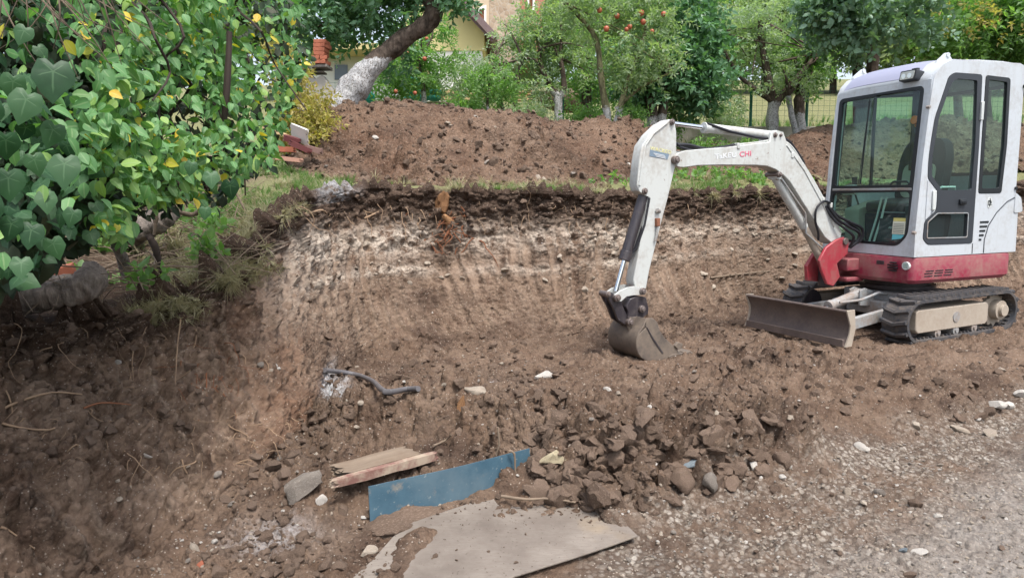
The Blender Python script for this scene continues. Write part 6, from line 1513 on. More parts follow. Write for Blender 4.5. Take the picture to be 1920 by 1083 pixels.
# notable pieces
N1 = [('stone', M_CHALK, 1021, 706, 46, (1, .45, .38), 'long white stone block lying alone on the pit floor', 'stone', (0, .05, .1)),
      ('stone', M_CHALK, 1138, 731, 21, (1, .9, .8), 'angular white stone on the floor right of the long white block', 'stone', None),
      ('stone', M_STONE1, 1161, 742, 24, (1, .8, .6), 'beige stone just right of the angular white stone', 'stone', None),
      ('stone', M_YST, 1036, 853, 66, (1, .5, .55), 'yellowish rough rock at the right end of the blue panel', 'rock', (0, -.15, .2)),
      ('slate_piece', M_SLATE, 1298, 858, 64, (1, .6, .22), 'bluish grey slate slab resting on the clods', 'slate', (.15, -.12, .1)),
      ('stone', M_STONEG, 1324, 892, 42, (.8, .7, 1.0), 'rounded grey stone under the bluish slate', 'stone', (0, .1, .2)),
      ('stone', M_CHALK, 1412, 870, 26, (1, .7, .7), 'white stone at the right foot of the clod ridge', 'stone', None),
      ('stone', M_CHALK, 1612, 840, 28, (1, .8, .8), 'white stone on the gravel edge below the dozer blade', 'stone', None),
      ('stone', M_STONE1, 1716, 800, 26, (1, .8, .6), 'pale stone in the track edge left of the white rocks', 'stone', None),
      ('stone', M_STONEG, 1648, 924, 32, (1, .7, .6), 'greenish grey stone on the gravel track', 'stone', None),
      ('stone', M_STONE1, 1590, 925, 24, (.9, .8, .9), 'upright pale pebble stone in the band of gravel', 'stone', None),
      ('stone', M_CHALK, 1862, 760, 34, (1, .7, .5), 'flat white rock beside the track at the right', 'stone', None),
      ('stone', M_CHALK, 1890, 762, 26, (1, .8, .6), 'small white rock touching the flat white one', 'stone', None),
      ('stone', M_CHALK, 1908, 742, 34, (1, .8, .8), 'largest white rock at the right edge of the picture', 'stone', None),
      ('stone', M_STONE1, 1796, 806, 38, (1, .8, .5), 'low pale stone half buried near the right edge', 'stone', None),
      ('stone', M_STONE1, 1860, 815, 30, (1, .8, .5), 'flat pale stone right of the low half buried one', 'stone', None),
      ('plastic_scrap', M_CHALK, 1722, 1035, 36, (1, .7, .35), 'white plastic scrap on the track at lower right', 'plastic scrap', None),
      ('plastic_scrap', M_SLATE, 1693, 1034, 26, (.8, .5, .35), 'grey crumpled scrap left of the white plastic', 'plastic scrap', None),
      ('stone', M_STONE1, 901, 1003, 24, (1, .6, .4), 'smooth whitish pebble lying on the metal sheet', 'stone', None),
      ('soil_clod', M_CLOD, 930, 957, 32, (1, .6, .4), 'flat dark clod on the metal sheet below the panel', 'clod', None),
      ('soil_clod', M_CLOD, 1100, 975, 28, (1, .7, .5), 'dark clod on the right part of the metal sheet', 'clod', None),
      ('soil_clod', M_CLOD, 962, 955, 12, (1, 1, 1), 'little round crumb of soil on the metal sheet', 'clod', None),
      ('stone', M_CHALK, 602, 940, 30, (1, .8, .8), 'white stone beside the grey concrete lump', 'stone', None),
      ('stone', M_STONE1, 690, 1035, 36, (1, .8, .5), 'pale flat stone on the ground left of the metal sheet', 'stone', None),
      ('stone', M_STONE1, 365, 1022, 30, (1, .6, .6), 'pale rubble stone at the foot of the left wall', 'stone', None),
      ('brick_fragment', None, 384, 1058, 36, (.5, .5, 1.0), 'upright reddish brick fragment near the bottom edge', 'brick', (0, .15, 0)),
      ('stone', M_STONEG, 405, 883, 20, (1, .8, .6), 'round grey stone at the foot of the scraped left wall', 'stone', None),
      ('bone_like_root', M_CHALK, 263, 851, 30, (1, .3, .3), 'short white root piece stuck in the left wall', 'root', (0, .3, 0)),
      ('stone', M_STONE1, 892, 735, 46, (1, .7, .5), 'lime dusted lump of stone on the low heap', 'stone', None),
      ('soil_clod', M_CLOD, 1100, 820, 40, (.7, .6, 1.7), 'upright slab shaped clod with bucket marks at the ridge top', 'clod', (0, .1, .3)),
      ('soil_clod', M_CLOD, 1240, 902, 34, (.75, .6, 2.3), 'tall upright slab of clay at the front of the ridge', 'clod', (0, .05, .2)),
      ('soil_clod', M_CLOD, 1275, 893, 62, (1, .8, .9), 'large rounded brown clod right of the tall clay slab', 'clod', None),
      ('soil_clod', M_CLOD, 1462, 865, 54, (1, .8, .8), 'large reddish clod at the right end of the ridge', 'clod', None),
      ('soil_clod', M_CLOD, 1155, 925, 44, (1, .8, .9), 'pyramid shaped clod at the rim of the metal sheet', 'clod', None),
      ('soil_clod', M_CLOD, 1300, 806, 50, (1, .7, .7), 'sandy angular clod on the back of the ridge', 'clod', None)]
for i, (nm, mt, a, b, s_, dm, lb, ct, rt) in enumerate(N1):
    put(rock_mesh(nm, mt or M_BRK, 300+i, 3, .35, 5, (1, 1, 1)), nm, a, b, s_, lb, ct, None, rt, .22, dims=dm)
p, n = surf(862, 768)
put(rock_mesh('wood_stub', M_WOODO, 401, 3, .5, 4, (1, 1, 1)), 'wood_stub', 863, 768, 32, 'orange rotten wood stub standing in the low heap', 'wood', None, (.1, .2, .3), .1, dims=(.6, .6, 1.3))
put(rock_mesh('concrete_lump', M_STONEG, 402, 3, .5, 5, (1, 1, 1)), 'concrete_lump', 572, 920, 92, 'weathered grey concrete lump left of the timber beam', 'concrete', None, (.2, -.45, .3), .2, dims=(1, .55, .55))
# crumbs and gravel nobody could count
def grid_scatter(name, n, wfun, meshes, smin, smax, seed, kind_mat=None, flat=.6, arr=None):
    r = np.random.default_rng(seed); c = r.integers(2, C-2, n*3); k = r.integers(0, NF+NB-6, n*3)
    # equal share per patch of picture is dense near the lens, so thin the nearest
    pr = wfun(k, c)*np.clip(Pd[k, c, 1]/4.0, .35, 1.0); keep = r.random(n*3) < pr; k, c = k[keep][:n], c[keep][:n]
    P_ = Pd[k, c]; Nn = NRM[k, c]; s_ = smin*(smax/smin)**(r.random(len(P_))**2.6)
    P_ = P_ + Nn*s_[:, None]*.12; E_ = np.stack([r.uniform(-.6, .6, len(P_)), r.uniform(-.6, .6, len(P_)), r.uniform(0, 6.28, len(P_))], -1)
    o = scatter(name, P_, E_, np.stack([s_, s_, s_*flat/.6], -1), meshes, real=False); return tag(o, kind='stuff')
fl_ = np.clip(gravel + dry, 0, 1)*isf
o = grid_scatter('soil_crumbs', 30000, lambda k, c: np.where(k < NF, np.clip(-.05+1.15*loose[k, c], 0, 1)*np.clip(.35+2.2*fbm(Pd[k, c], 2.2, 3, off=91), .05, 1)*(1-.85*fl_[k, c])*(1-.93*plate_m[k, c]), .10*(1-.95*smear[k, c])*(1-sstep(.0, .10, sv[k, c])) + .015 + .22*leftw[k, c]*(1-.5*smear[k, c])*np.clip(.3+2*fbm(Pd[k, c], 2.6, 3, off=17), 0, 1) + .30*topsoil[k, c]), CR, .009, .070, 501)
o = grid_scatter('gravel', 17000, lambda k, c: np.where(k < NF, (gravel[k, c]*np.clip(.25+1.6*(chn2[k, c]+.3), .1, 1) + .22*dry[k, c])*(1-plate_m[k, c]) + .025, .0), PB, .008, .025, 502)
o = grid_scatter('stone_chips', 7000, lambda k, c: np.where(k < NF, .45*(1-plate_m[k, c]), .30*chalk[k, c] + .03), PB, .007, .026, 503)
# crumbs on the heap
r = np.random.default_rng(77); k = r.integers(4, int(NH*.74), 9000); c = r.integers(0, NHC, 9000); s_ = .011*(8**(r.random(9000)**4))
tag(scatter('heap_crumbs', Ph[k, c]+NHm[k, c]*s_[:, None]*.2, r.uniform(-1, 1, (9000, 3)), s_, CR, real=False), kind='stuff')

# ---- blue panel, metal sheet, timber, hose
mb_ = Mat('blue_paint'); n1 = mb_.noise(5, 6, .7); n2 = mb_.noise(45, 4, .7)
cb = mb_.mix(mb_.ramp(n1, [(.35, 0), (.7, 1)]), (.034, .080, .115), (.065, .125, .165))
cb = mb_.mix(mb_.ramp(n2, [(.62, 0), (.72, .8)]), cb, (.26, .29, .28)); cb = mb_.mix(mb_.ramp(mb_.noise(2.3, 6, .7), [(.50, 0), (.70, .6)]), cb, (.11, .15, .17))
sep = mb_.n('SeparateXYZ'); mb_.l(mb_.coord('Generated'), sep.inputs[0])
dz_ = mb_.math('ADD', sep.outputs[2], mb_.math('MULTIPLY', mb_.math('SUBTRACT', mb_.noise(4, 5, .6, mb_.coord('Object')), .5), .7))
cb = mb_.mix(mb_.ramp(dz_, [(.20, 1), (.27, 0)]), cb, (.15, .105, .078)); cb = mb_.mix(mb_.ramp(mb_.noise(8, 5, .7), [(.60, 0), (.68, .6)]), cb, (.22, .19, .15))
mb_.set(cb, .5, .0, .4)
def sh(px, py, up=0.0): q = ray(px, py); Y_ = (SHEET_Z-2.2*SHEET_M-CAM_H+up)/(q[2]-SHEET_M); return (q[0]*Y_, Y_)
def shp(px, py, up=0.0): x, y = sh(px, py, up); return Vector((x, y, SHEET_Z+SHEET_M*(y-2.2)+up))
pl, pr_ = shp(695, 985), shp(996, 900); zl, zr = at(689, 914, pl.y).z, at(995, 842, pr_.y).z
g = MB(); n_ = 14; vs = []
dv = Vector((pr_.x-pl.x, pr_.y-pl.y, 0)); nn = Vector((dv.y, -dv.x, 0)).normalized()
for th_ in (0, -.005):
    for k in range(n_+1):
        f = k/n_; q = Vector((pl.x, pl.y, 0)).lerp(Vector((pr_.x, pr_.y, 0)), f) + nn*(.012*math.sin(f*3.1)+th_); zt = zl+(zr-zl)*f+.0012*math.sin(f*9)
        vs += [(q.x, q.y, pl.z-.05+(pr_.z-pl.z)*f), (q.x-nn.x*.012, q.y-nn.y*.012, zt)]
M2 = 2*(n_+1); fs = []
for k in range(n_):
    a = 2*k; fs += [(a, a+2, a+3, a+1), (M2+a, M2+a+1, M2+a+3, M2+a+2), (a+1, a+3, M2+a+3, M2+a+1), (a, M2+a, M2+a+2, a+2)]
fs += [(0, 1, M2+1, M2), (2*n_, M2+2*n_, M2+2*n_+1, 2*n_+1)]
g.add(vs, fs); o = g.build('blue_panel', mb_.m, smooth=False); tag(o, 'upright dark blue metal panel with soil caked along its lower edge', 'panel')
ms = Mat('dusty_sheet'); co = ms.coord(); mp = ms.n('Mapping'); mp.inputs['Scale'].default_value = (1, 5, 1); mp.inputs['Rotation'].default_value = (0, 0, -.25); ms.l(co, mp.inputs['Vector'])
n1 = ms.noise(3.2, 6, .65, co); n2 = ms.noise(22, 5, .7, mp.outputs[0])
cs = ms.mix(ms.ramp(n1, [(.35, 0), (.68, 1)]), (.13, .108, .090), (.245, .215, .182)); cs = ms.mix(ms.ramp(n2, [(.35, .5), (.6, 0)]), cs, (.15, .12, .10))
cs = ms.mix(ms.ramp(ms.noise(2.1, 4, .6, co), [(.62, 0), (.76, .4)]), cs, (.34, .25, .14)); cs = ms.mix(ms.ramp(ms.noise(70, 3, .7, co), [(.62, 0), (.7, .7)]), cs, (.08, .06, .045))
ms.set(cs, .7, .1, .3); ms.bump(n2, .25, .004)
cor = [sh(*p) for p in ((600, 1130), (640, 1105), (700, 1050), (735, 1010), (760, 985), (880, 945), (1000, 908), (1060, 915), (1110, 935), (1150, 962), (1196, 1006), (1140, 1026), (1080, 1046), (965, 1082), (880, 1125))]
g = MB(); g.plate(cor, [], lambda a, b, t_: (a, b, SHEET_Z+SHEET_M*(b-2.2)+t_), 0, .006); o = g.build('metal_sheet', ms.m, bevel=.001); tag(o, 'flat dusty metal sheet lying on the ground in front of the blue panel', 'metal sheet')
# crumbs on the sheet, thicker towards its back edge
r = np.random.default_rng(78); P_ = []
for k in range(2600):
    f = r.random(); px_ = 640+540*r.random(); py_ = 1083-165*r.random(); back = np.clip((1010-.0*px_-py_)/60, 0, 1)*(1 if px_ > 960 else .8) + np.clip((760-px_)/60, 0, 1)*.8
    if r.random() < .035+.6*back**2: P_.append(tuple(shp(px_, py_, .008)))
P_ = np.array(P_); s_ = .004*(9**(r.random(len(P_))**3))
tag(scatter('sheet_crumbs', P_, r.uniform(-1, 1, (len(P_), 3)), s_, CR[:4], real=False), kind='stuff')
# soil caked and heaped against panel and sheet edges
for i, (a, b, s_, dm, lb) in enumerate([(770, 965, 110, (1.6, .5, .35), 'strip of soil caked along the left foot of the blue panel'), (900, 918, 100, (1.5, .4, .3), 'strip of soil along the right foot of the blue panel'),
                                        (730, 985, 95, (1.1, .8, .42), 'small dark heap of soil at the lower left corner of the panel')]):
    q = shp(a, b); me = rock_mesh('soil_spill', M_CLOD, 600+i, 4, .55, 0, (1, 1, 1)); o = link('soil_spill', me); s_ = s_*q.y/1355; o.location = (q.x, q.y, q.z-.012); o.scale = (s_*dm[0], s_*dm[1], s_*dm[2]); o.rotation_euler = (0, 0, math.atan2(dv.y, dv.x)); tag(o, lb, 'soil')
mw = Mat('old_timber'); mp = mw.n('Mapping'); mp.inputs['Scale'].default_value = (2, 30, 30); mw.l(mw.coord(), mp.inputs['Vector']); n1 = mw.noise(1.4, 5, .65, mp.outputs[0])
cw = mw.mix(n1, (.10, .07, .05), (.30, .24, .18)); cw = mw.mix(mw.ramp(mw.noise(7, 5, .7), [(.45, 0), (.65, .8)]), cw, (.17, .125, .09)); mw.set(cw, .9, 0, .2); mw.bump(n1, .6, .006)
mr = Mat('red_timber'); n1 = mr.noise(9, 6, .7); mr.set(mr.mix(mr.ramp(n1, [(.42, 0), (.6, 1)]), (.19, .095, .075), (.34, .27, .20)), .75); mr.bump(n1, .5, .004)
bm_ = empty('timber_beam', (0, 0, 0), 0, 'half buried old timber beam with a faded red side behind the blue panel', 'beam')
a, b = at(628, 903, 2.80), at(815, 852, 3.13)
d_ = b-a; L_ = d_.length; R = d_.to_track_quat('X', 'Z').to_matrix()
def beam(name, mat, c, dims, R, parent, jag=.006, seed=1):
    bm = bmesh.new(); bmesh.ops.create_cube(bm, size=1.0); bmesh.ops.subdivide_edges(bm, edges=bm.edges, cuts=6, use_grid_fill=True); r_ = random.Random(seed)
    for v in bm.verts:
        q = np.array([v.co.x*dims[0], v.co.y*dims[1], v.co.z*dims[2]]); k = fbm(q*9+seed, 1.0, 3)*jag*2
        endw = (abs(v.co.x) > .49)*r_.uniform(-.02, .02)
        v.co = Vector((q[0]+endw, q[1]*(1+k/dims[1]), q[2]*(1+k/dims[2])))
    me = bpy.data.meshes.new(name); bm.to_mesh(me); bm.free(); me.materials.append(mat); me.shade_smooth(); me.set_sharp_from_angle(angle=math.radians(40))
    o = link(name, me, None, parent); o.matrix_local = Matrix.Translation(c) @ R.to_4x4(); return o
beam('plank', mw.m, (a+b)/2+Vector((-.05, .045, .005)), (L_*.72, .13, .035), R, bm_, .008, 1)
beam('rail', mr.m, (a+b)/2+Vector((0, -.02, .002)), (L_, .032, .034), R, bm_, .004, 2)
M_PIPE = plain('black_pipe', (.12, .115, .12), .45, 0, .35, 9)
pts = [surf(*p)[0] for p in ((604, 699), (640, 702), (672, 708), (700, 722), (735, 735), (765, 736), (789, 732))]
g = MB(); wood(g, [p+Vector((0, -.015, .030)) for p in pts], [.0155]*7, 12, .02, 5); o = g.build('black_pipe', M_PIPE); tag(o, 'bent black plastic pipe lying at the foot of the bank', 'pipe')
def stick(name, pxs, r0, r1, mat, label, cat, lift=.01, fn=surf, group=None, n=7, jag=.15, Y=None):
    P_ = [(at(*p, Y) if Y else fn(*p)[0]+Vector((0, -.01, lift))) for p in pxs]; m = len(P_)
    g = MB(); wood(g, P_, [r0+(r1-r0)*k/(m-1) for k in range(m)], n, jag, 4); o = g.build(name, mat, angle=80); return tag(o, label, cat, group)
stick('root', [(940, 940), (985, 946), (1030, 943), (1078, 948)], .007, .004, M_TWIG, 'thin brown root lying across the top of the metal sheet', 'root', .03)
stick('twig', [(955, 845), (964, 850), (966, 880), (969, 905)], .006, .003, M_TWIG, 'twig hanging over the right part of the blue panel', 'twig', 0, Y=3.03)
stick('twig', [(933, 800), (936, 830), (930, 852)], .005, .003, M_TWIG, 'upright twig standing just behind the blue panel', 'twig', 0, Y=3.10)
stick('twig', [(755, 798), (763, 815), (766, 825)], .004, .002, M_TWIG, 'short pale twig sticking out above the timber beam', 'twig', 0, Y=3.5)
stick('twig', [(815, 840), (835, 830), (850, 824)], .006, .003, M_TWIG, 'knotty twig at the right tip of the timber beam', 'twig', .03)
stick('branch', [(1330, 520), (1380, 514), (1440, 508)], .012, .009, M_TWIG, 'thin stick embedded in the bank behind the bucket arm', 'branch', 0)
# ---- left bank top: logs, sticks, brick
def up_pt(px, py):
    q = ray(px, py); c = int(np.clip(round((q[0]-tt[0])/(tt[1]-tt[0])), 0, C-1)); col = Pd[NF+NB-2:, c]; zz = CAM_H + q[2]*col[:, 1]
    k = np.where(col[:, 2] >= zz)[0]; k = k[0] if len(k) else 3; return Vector(col[k]), Vector(NRM[NF+NB-2+k, c])
mlog = bark_mat('log_bark', (.20, .17, .145))
def roughen(o, R0):
    me_ = o.data; n_ = len(me_.vertices); co_ = np.zeros(n_*3, np.float32); no_ = co_.copy(); me_.vertices.foreach_get('co', co_); me_.vertices.foreach_get('normal', no_); co_ = co_.reshape(-1, 3); no_ = no_.reshape(-1, 3)
    co_ = co_ + no_*(R0*(.22*fbm(co_, 9, 3) + .16*fbm(co_, 40, 3)))[:, None]; me_.vertices.foreach_set('co', np.ascontiguousarray(co_, np.float32).ravel()); me_.update()
def logp(name, P_, R_, label, cat='log', mat=None):
    g = MB(); wood(g, P_, R_, 22, .05, 12); o = g.build(name, mat or mlog, angle=80); roughen(o, max(R_)); set_wash(o, -9, -8); return tag(o, label, cat)
logp('log', [at(-260, 585, 2.9), at(-60, 572, 3.0), at(60, 560, 3.1), at(130, 548, 3.15), at(165, 532, 3.2), at(178, 512, 3.25)], [.062, .060, .058, .062, .072, .050], 'thick bark covered log with flared end lying on the left bank edge')
logp('log', [at(-260, 540, 3.3), at(20, 532, 3.35), at(150, 524, 3.4)], [.035, .034, .028], 'darker thinner log behind the thick one at the left')
logp('branch', [at(-40, 622, 2.95), at(20, 615, 2.98), at(60, 618, 3.0), at(95, 628, 3.03)], [.020, .020, .018, .016], 'short cut branch at the left edge below the thick log', 'branch')
logp('stump_root', [at(215, 455, 4.3), at(262, 432, 4.2), at(300, 412, 4.2), at(330, 398, 4.3)], [.05, .075, .065, .035], 'gnarled brown stump root under the climber', 'stump')
logp('stem', [at(185, 380, 3.2), at(205, 430, 3.4), at(228, 480, 3.55), at(240, 520, 3.6)], [.022, .026, .028, .030], 'grey leaning stem behind the ivy', 'stem')
logp('stick', [at(277, 440, 3.7), at(290, 462, 3.7), at(300, 500, 3.72), at(312, 520, 3.75)], [.014, .020, .016, .010], 'short black burnt stick in the dry grass', 'stick', M_TWIGD)
logp('branch', [at(345, 345, 4.6), at(395, 300, 5.0), at(420, 270, 5.3)], [.022, .026, .020], 'light brown branch leaning up under the climber', 'branch', M_TWIG)
logp('branch', [at(288, 385, 3.9), at(330, 396, 4.1), at(362, 402, 4.2), at(384, 386, 4.2), at(400, 372, 4.3)], [.012, .013, .014, .012, .007], 'pale forked branch lying in the grass', 'branch', M_TWIG)
logp('branch', [at(291, 386, 3.9), at(292, 415, 3.9), at(289, 440, 3.9)], [.014, .012, .008], 'pale broken branch pointing down from the forked one', 'branch', M_TWIG)
logp('branch', [at(436, 350, 4.9), at(452, 380, 4.9), at(472, 418, 4.9)], [.008, .007, .004], 'thin pale twig hanging down the grassy edge', 'branch', M_TWIG)
bp_, bn_ = at(118, 508, 3.5), None
g = MB(); g.box((0, 0, 0), (.10, .08, .05)); o = g.build('brick', M_BRK, bevel=.004); o.location = bp_; o.rotation_euler = (.1, -.25, .4); tag(o, 'pink brick piece lying behind the thick log', 'brick')
# litter of thin sticks
g = MB(); rr = random.Random(31)
for k in range(330):
    a, b = rr.uniform(-60, 450), 0; b = rr.uniform(415, 600) - .28*max(0, a-150); p, n = up_pt(a, b); d_ = Vector((rr.gauss(0, 1), rr.gauss(0, .8), rr.gauss(0, .35))).normalized()*rr.uniform(.06, .28); r_ = rr.uniform(.0015, .005)
    p = p+Vector((0, 0, .02+rr.random()*.05)); wood(g, [p-d_, p+Vector((0, 0, rr.uniform(0, .04))), p+d_], [r_, r_*.8, r_*.5], 5, .1, 2)
o = g.build('stick_litter', M_TWIG); tag(o, kind='stuff')
# ---- bricks and planks on the grass
bk_ = [((562, 252), 7.0, (.20, .02, .16), (.35, .35, -.5), plain('glazed_white', (.62, .60, .54), .4), 'white board leaning on the brown blocks', 'board'),
       ((548, 262), 6.95, (.13, .07, .055), (.2, .3, .2), plain('maroon_block', (.12, .035, .035), .5), 'dark red block under the white board', 'block'),
       ((563, 276), 6.9, (.19, .07, .05), (.1, .42, .3), bpy.data.materials['maroon_block'] if 'maroon_block' in bpy.data.materials else None, 'long maroon block sloping down to the grass', 'block'),
       ((588, 280), 7.0, (.15, .07, .05), (.1, .3, .2), plain('brown_block', (.20, .12, .10), .6), 'brown block at the foot of the soil heap', 'block'),
       ((532, 280), 7.1, (.20, .09, .05), (0, .05, .1), M_BRK, 'reddish block left of the white board', 'block'),
       ((520, 296), 6.6, (.42, .10, .035), (0, .12, .1), plain('pink_plank', (.40, .22, .16), .8), 'pinkish plank lying on the grass', 'plank'),
       ((520, 248), 7.4, (.36, .05, .03), (0, .35, -.3), M_PLANK, 'narrow board sloping beneath the yellow shrub', 'board')]
for i, (pp, Y_, dm, rt, mt, lb, ct) in enumerate(bk_):
    o = beam(ct, mt, at(*pp, Y_), dm, Euler(rt).to_matrix(), None, .004, 20+i); tag(o, lb, ct)
# ---- roots
M_ROOT = plain('root_tan', (.29, .20, .13), .85, 0, .3, 12, .2); M_ROOTR = plain('root_red', (.20, .085, .045), .85, 0, .3, 12, .2)
def rootlet(g, a, b, L_, r_, rr, grav=.5, fn=surf):
    p, n = fn(a, b); P_ = [p - n*.02]; d = Vector((rr.gauss(0, .6), -.2, rr.gauss(0, .3)-grav)).normalized(); q = p + n*.01
    m = max(4, int(L_/.035))
    for k in range(m):
        P_.append(q.copy()); d = (d + Vector((rr.gauss(0, .38), rr.gauss(0, .18), rr.gauss(0, .30)-grav*.18))).normalized(); q = q + d*L_/m
    wood(g, P_, [r_*(1-.8*k/len(P_)) for k in range(len(P_))], 5, .1, 2)
g = MB(); rr = random.Random(61)
for k in range(120): rootlet(g, rr.uniform(0, 500), rr.uniform(600, 880), rr.uniform(.08, .38), .0010+.0030*rr.random()**2.5, rr)
for k in range(75):
    a = rr.uniform(520, 1500); rootlet(g, a, rr.uniform(375, 420), rr.uniform(.10, .35), rr.uniform(.0025, .006), rr, .6)
for k in range(30): rootlet(g, rr.uniform(440, 560), rr.uniform(770, 880), rr.uniform(.10, .30), rr.uniform(.0014, .003), rr, .2)
tag(g.build('roots', M_ROOT), kind='stuff')
g = MB()
for k in range(46): rootlet(g, rr.gauss(838, 26), rr.uniform(385, 470), rr.uniform(.12, .4), rr.uniform(.003, .008), rr, .6)
for k in range(30): rootlet(g, rr.gauss(395, 35), rr.uniform(640, 740), rr.uniform(.1, .3), rr.uniform(.0015, .003), rr, .4)
tag(g.build('reddish_roots', M_ROOTR), kind='stuff')
for pxs, r0, r1, mt, lb in [([(0, 770), (30, 752), (70, 742), (110, 738), (136, 742)], .006, .003, M_ROOT, 'long pale root lying across the left wall'), ([(10, 795), (50, 806), (85, 808), (112, 800)], .005, .003, M_ROOT, 'pale curved root below the long one on the left wall'),
                            ([(150, 768), (180, 757), (228, 762)], .005, .002, M_ROOTR, 'brown root piece right of the long pale root'), ([(283, 560), (270, 620), (256, 680), (244, 730)], .004, .002, M_ROOT, 'long straw coloured root hanging down the left wall'),
                            ([(318, 600), (324, 660), (326, 700), (328, 730)], .004, .002, M_ROOT, 'thin vertical root hanging below the white leaf'), ([(384, 700), (386, 740), (372, 790)], .004, .002, M_ROOTR, 'thin reddish root on the corner of the left wall'),
                            ([(545, 407), (575, 402), (592, 396), (615, 408)], .012, .006, M_ROOT, 'arched light root at the top of the bank'), ([(683, 411), (696, 404), (708, 398)], .010, .006, M_ROOT, 'short pale root stub below the grass edge'),
                            ([(0, 985), (25, 1000), (70, 1030)], .005, .002, M_ROOT, 'root at the bottom of the left wall near the frame')]:
    stick('root', pxs, r0, r1, mt, lb, 'root', .012)
stm = rock_mesh('rotten_stump', M_WOODO, 811, 3, .9, 3, (1, 1, 1)); o = put(stm, 'rotten_stump', 828, 388, 40, 'orange rotten stump end sticking out of the bank top', 'stump', None, (.2, .2, .3), .2, dims=(.55, .5, 1.25))
o = put(rock_mesh('rotten_stump', M_WOODO, 812, 3, .9, 3, (1, 1, 1)), 'stump_root', 842, 418, 34, 'reddish rotten root below the orange stump end', 'root', None, (.2, .9, .3), .25, dims=(1, .5, .5))
# ---- grass
def blade_tuft(name, mat, seed, n=14, h=1.0, spread=.5, droop=.5):
    r = random.Random(seed); vs, fs = [], []
    for k in range(n):
        a = r.uniform(0, 6.28); l = h*r.uniform(.5, 1.1); lean = spread*r.uniform(.2, 1); w = .018*h; d = Vector((math.cos(a), math.sin(a), 0)); s_ = Vector((-d.y, d.x, 0)); b = len(vs)
        o_ = d*r.uniform(0, .12)
        for j in range(4):
            f = j/3; p = o_ + d*(lean*f*f*l) + Vector((0, 0, l*(f - droop*f*f*.6))); ww = w*(1-f)+.001; vs += [tuple(p-s_*ww), tuple(p+s_*ww)]
        fs += [(b+2*j, b+2*j+1, b+2*j+3, b+2*j+2) for j in range(3)]
    return mesh_of(name, vs, fs, mat, smooth=False)
ML_GR = leaf_mat('grass_green', [(.10, .19, .05), (.14, .24, .07), (.18, .27, .09), (.09, .16, .045)], .5, .4)
ML_GD = leaf_mat('grass_dry', [(.38, .35, .20), (.46, .42, .28), (.28, .30, .14), (.52, .49, .36)], .6, .4, (1.25, 1.2, .95))
GG = [blade_tuft('grass_tuft_%d' % k, ML_GR, k) for k in range(4)]; GD = [blade_tuft('dry_tuft_%d' % k, ML_GD, 10+k, 16, 1.0, .8, .9) for k in range(4)]
def upper_scatter(name, n, lo, hi, meshes, smin, smax, seed, wf, real=False):
    r = np.random.default_rng(seed); c = r.integers(0, C, n*4); T_ = tt[c]; dY = lo+(hi-lo)*r.random(n*4)**1.3; Y_ = edge[c]*1.0 + dY; X_ = T_*Y_; z = plateau(X_, Y_)
    k = r.random(n*4) < wf(T_, dY, X_, Y_); c, X_, Y_, z, dY = c[k][:n], X_[k][:n], Y_[k][:n], z[k][:n], dY[k][:n]; m = len(c)
    lean = np.where(dY < .10, .9, .15)
    tip = nrm(np.stack([r.normal(0, .35, m), -lean*r.random(m)+r.normal(0, .3, m), np.ones(m)], -1)); 
    # tufts grow along local z: aim z at tip
    n_ = tip; x = nrm(np.cross(r.normal(size=(m, 3)), n_)); y = np.cross(n_, x)
    E_ = np.stack([np.arctan2(y[:, 2], n_[:, 2]), -np.arcsin(np.clip(x[:, 2], -1, 1)), np.arctan2(x[:, 1], x[:, 0])], -1)
    o = scatter(name, np.stack([X_, Y_, z+.015], -1), E_, r.uniform(smin, smax, m), meshes, real=real); return tag(o, kind='stuff')
gn = lambda X_, Y_, s_, o: fbm(np.stack([X_, Y_, X_*0], -1), s_, 3, off=o)
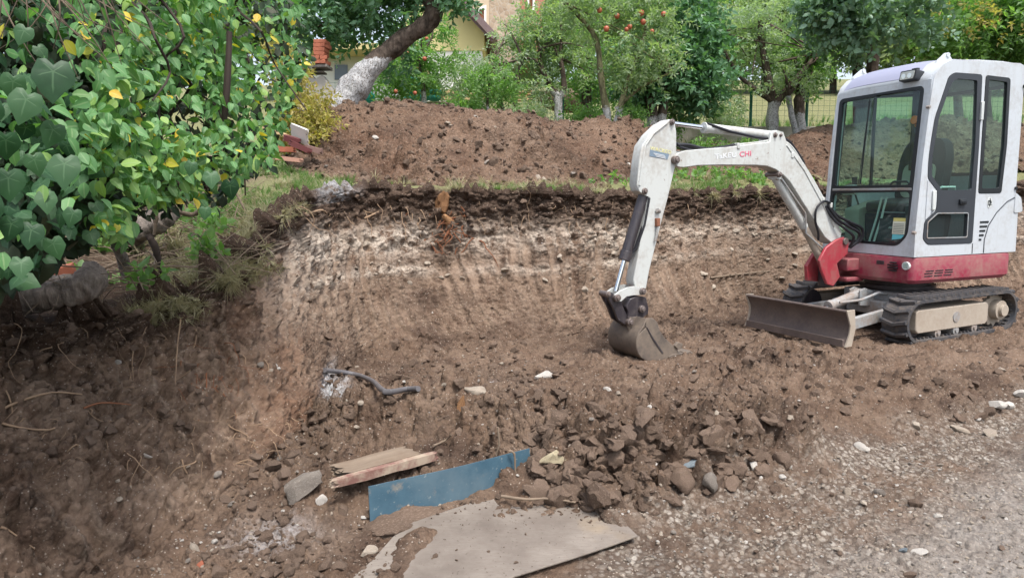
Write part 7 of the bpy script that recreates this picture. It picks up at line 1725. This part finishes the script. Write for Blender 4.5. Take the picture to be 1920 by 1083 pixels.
upper_scatter('grass', 5200, .0, 1.7, GG+GD[:1], .05, .12, 601, lambda T_, d, X_, Y_: sstep(-.25, .15, gn(X_, Y_, 1.6, 3)-.25*sstep(t_of(640), t_of(720), T_)-.28*sstep(.35, .9, d)*sstep(t_of(640), t_of(720), T_))*sstep(t_of(360), t_of(430), T_))
upper_scatter('dry_grass', 1500, -.03, .9, GD, .08, .19, 602, lambda T_, d, X_, Y_: sstep(-.1, .3, gn(X_, Y_, 2.5, 13))*(.25+.75*np.exp(-((T_-t_of(380))/.10)**2))*(T_ > t_of(230)))
r = np.random.default_rng(603)
# hanging tufts over the lip at the corner
P_, E_, S_ = [], [], []
for a, b, sp_, n_ in ((365, 500, 46, 230), (290, 570, 34, 110), (455, 495, 26, 90), (520, 385, 22, 40), (1330, 345, 60, 50), (440, 440, 20, 40)):
    for k in range(n_):
        p, n = surf(a+r.normal()*sp_, b+r.normal()*9); t_ = Vector((r.normal()*.4, -.5-.5*r.random(), .1-.9*r.random())).normalized()
        x = t_.cross(Vector((r.normal(), r.normal(), r.normal()))).normalized(); y = t_.cross(x); P_.append(p); E_.append((math.atan2(y.z, t_.z), -math.asin(max(-1, min(1, x.z))), math.atan2(x.y, x.x))); S_.append(r.uniform(.07, .20)*(p.y/4.0)**.5)
tag(scatter('hanging_grass', np.array(P_), np.array(E_), np.array(S_), GD, real=False), kind='stuff')
upper_scatter('far_grass', 5200, 3.5, 9.5, GG+GD[:2], .12, .32, 604, lambda T_, d, X_, Y_: np.ones_like(T_)*.9)
# small leafy weeds
WM = [sprig('weed_%d' % k, ML_MID, OV3, 8, .5, .30, 70+k, False) for k in range(3)]
P_, E_, S_ = [], [], []
for a, b, w_, n_ in ((1345, 335, 60, 46), (1270, 335, 20, 14), (1420, 335, 40, 22), (1150, 345, 30, 10), (925, 335, 8, 10), (480, 320, 40, 24), (330, 430, 60, 34), (150, 470, 90, 40), (400, 440, 20, 14), (380, 490, 14, 14), (250, 540, 60, 14)):
    for k in range(n_):
        p, n = up_pt(a+r.normal()*w_, b+r.normal()*8); P_.append(p); E_.append((math.pi/2+r.normal()*.5, r.normal()*.5, r.uniform(0, 6.28))); S_.append(r.uniform(.10, .24))
tag(scatter('weeds', np.array(P_), np.array(E_), np.array(S_), WM, real=False), kind='stuff')
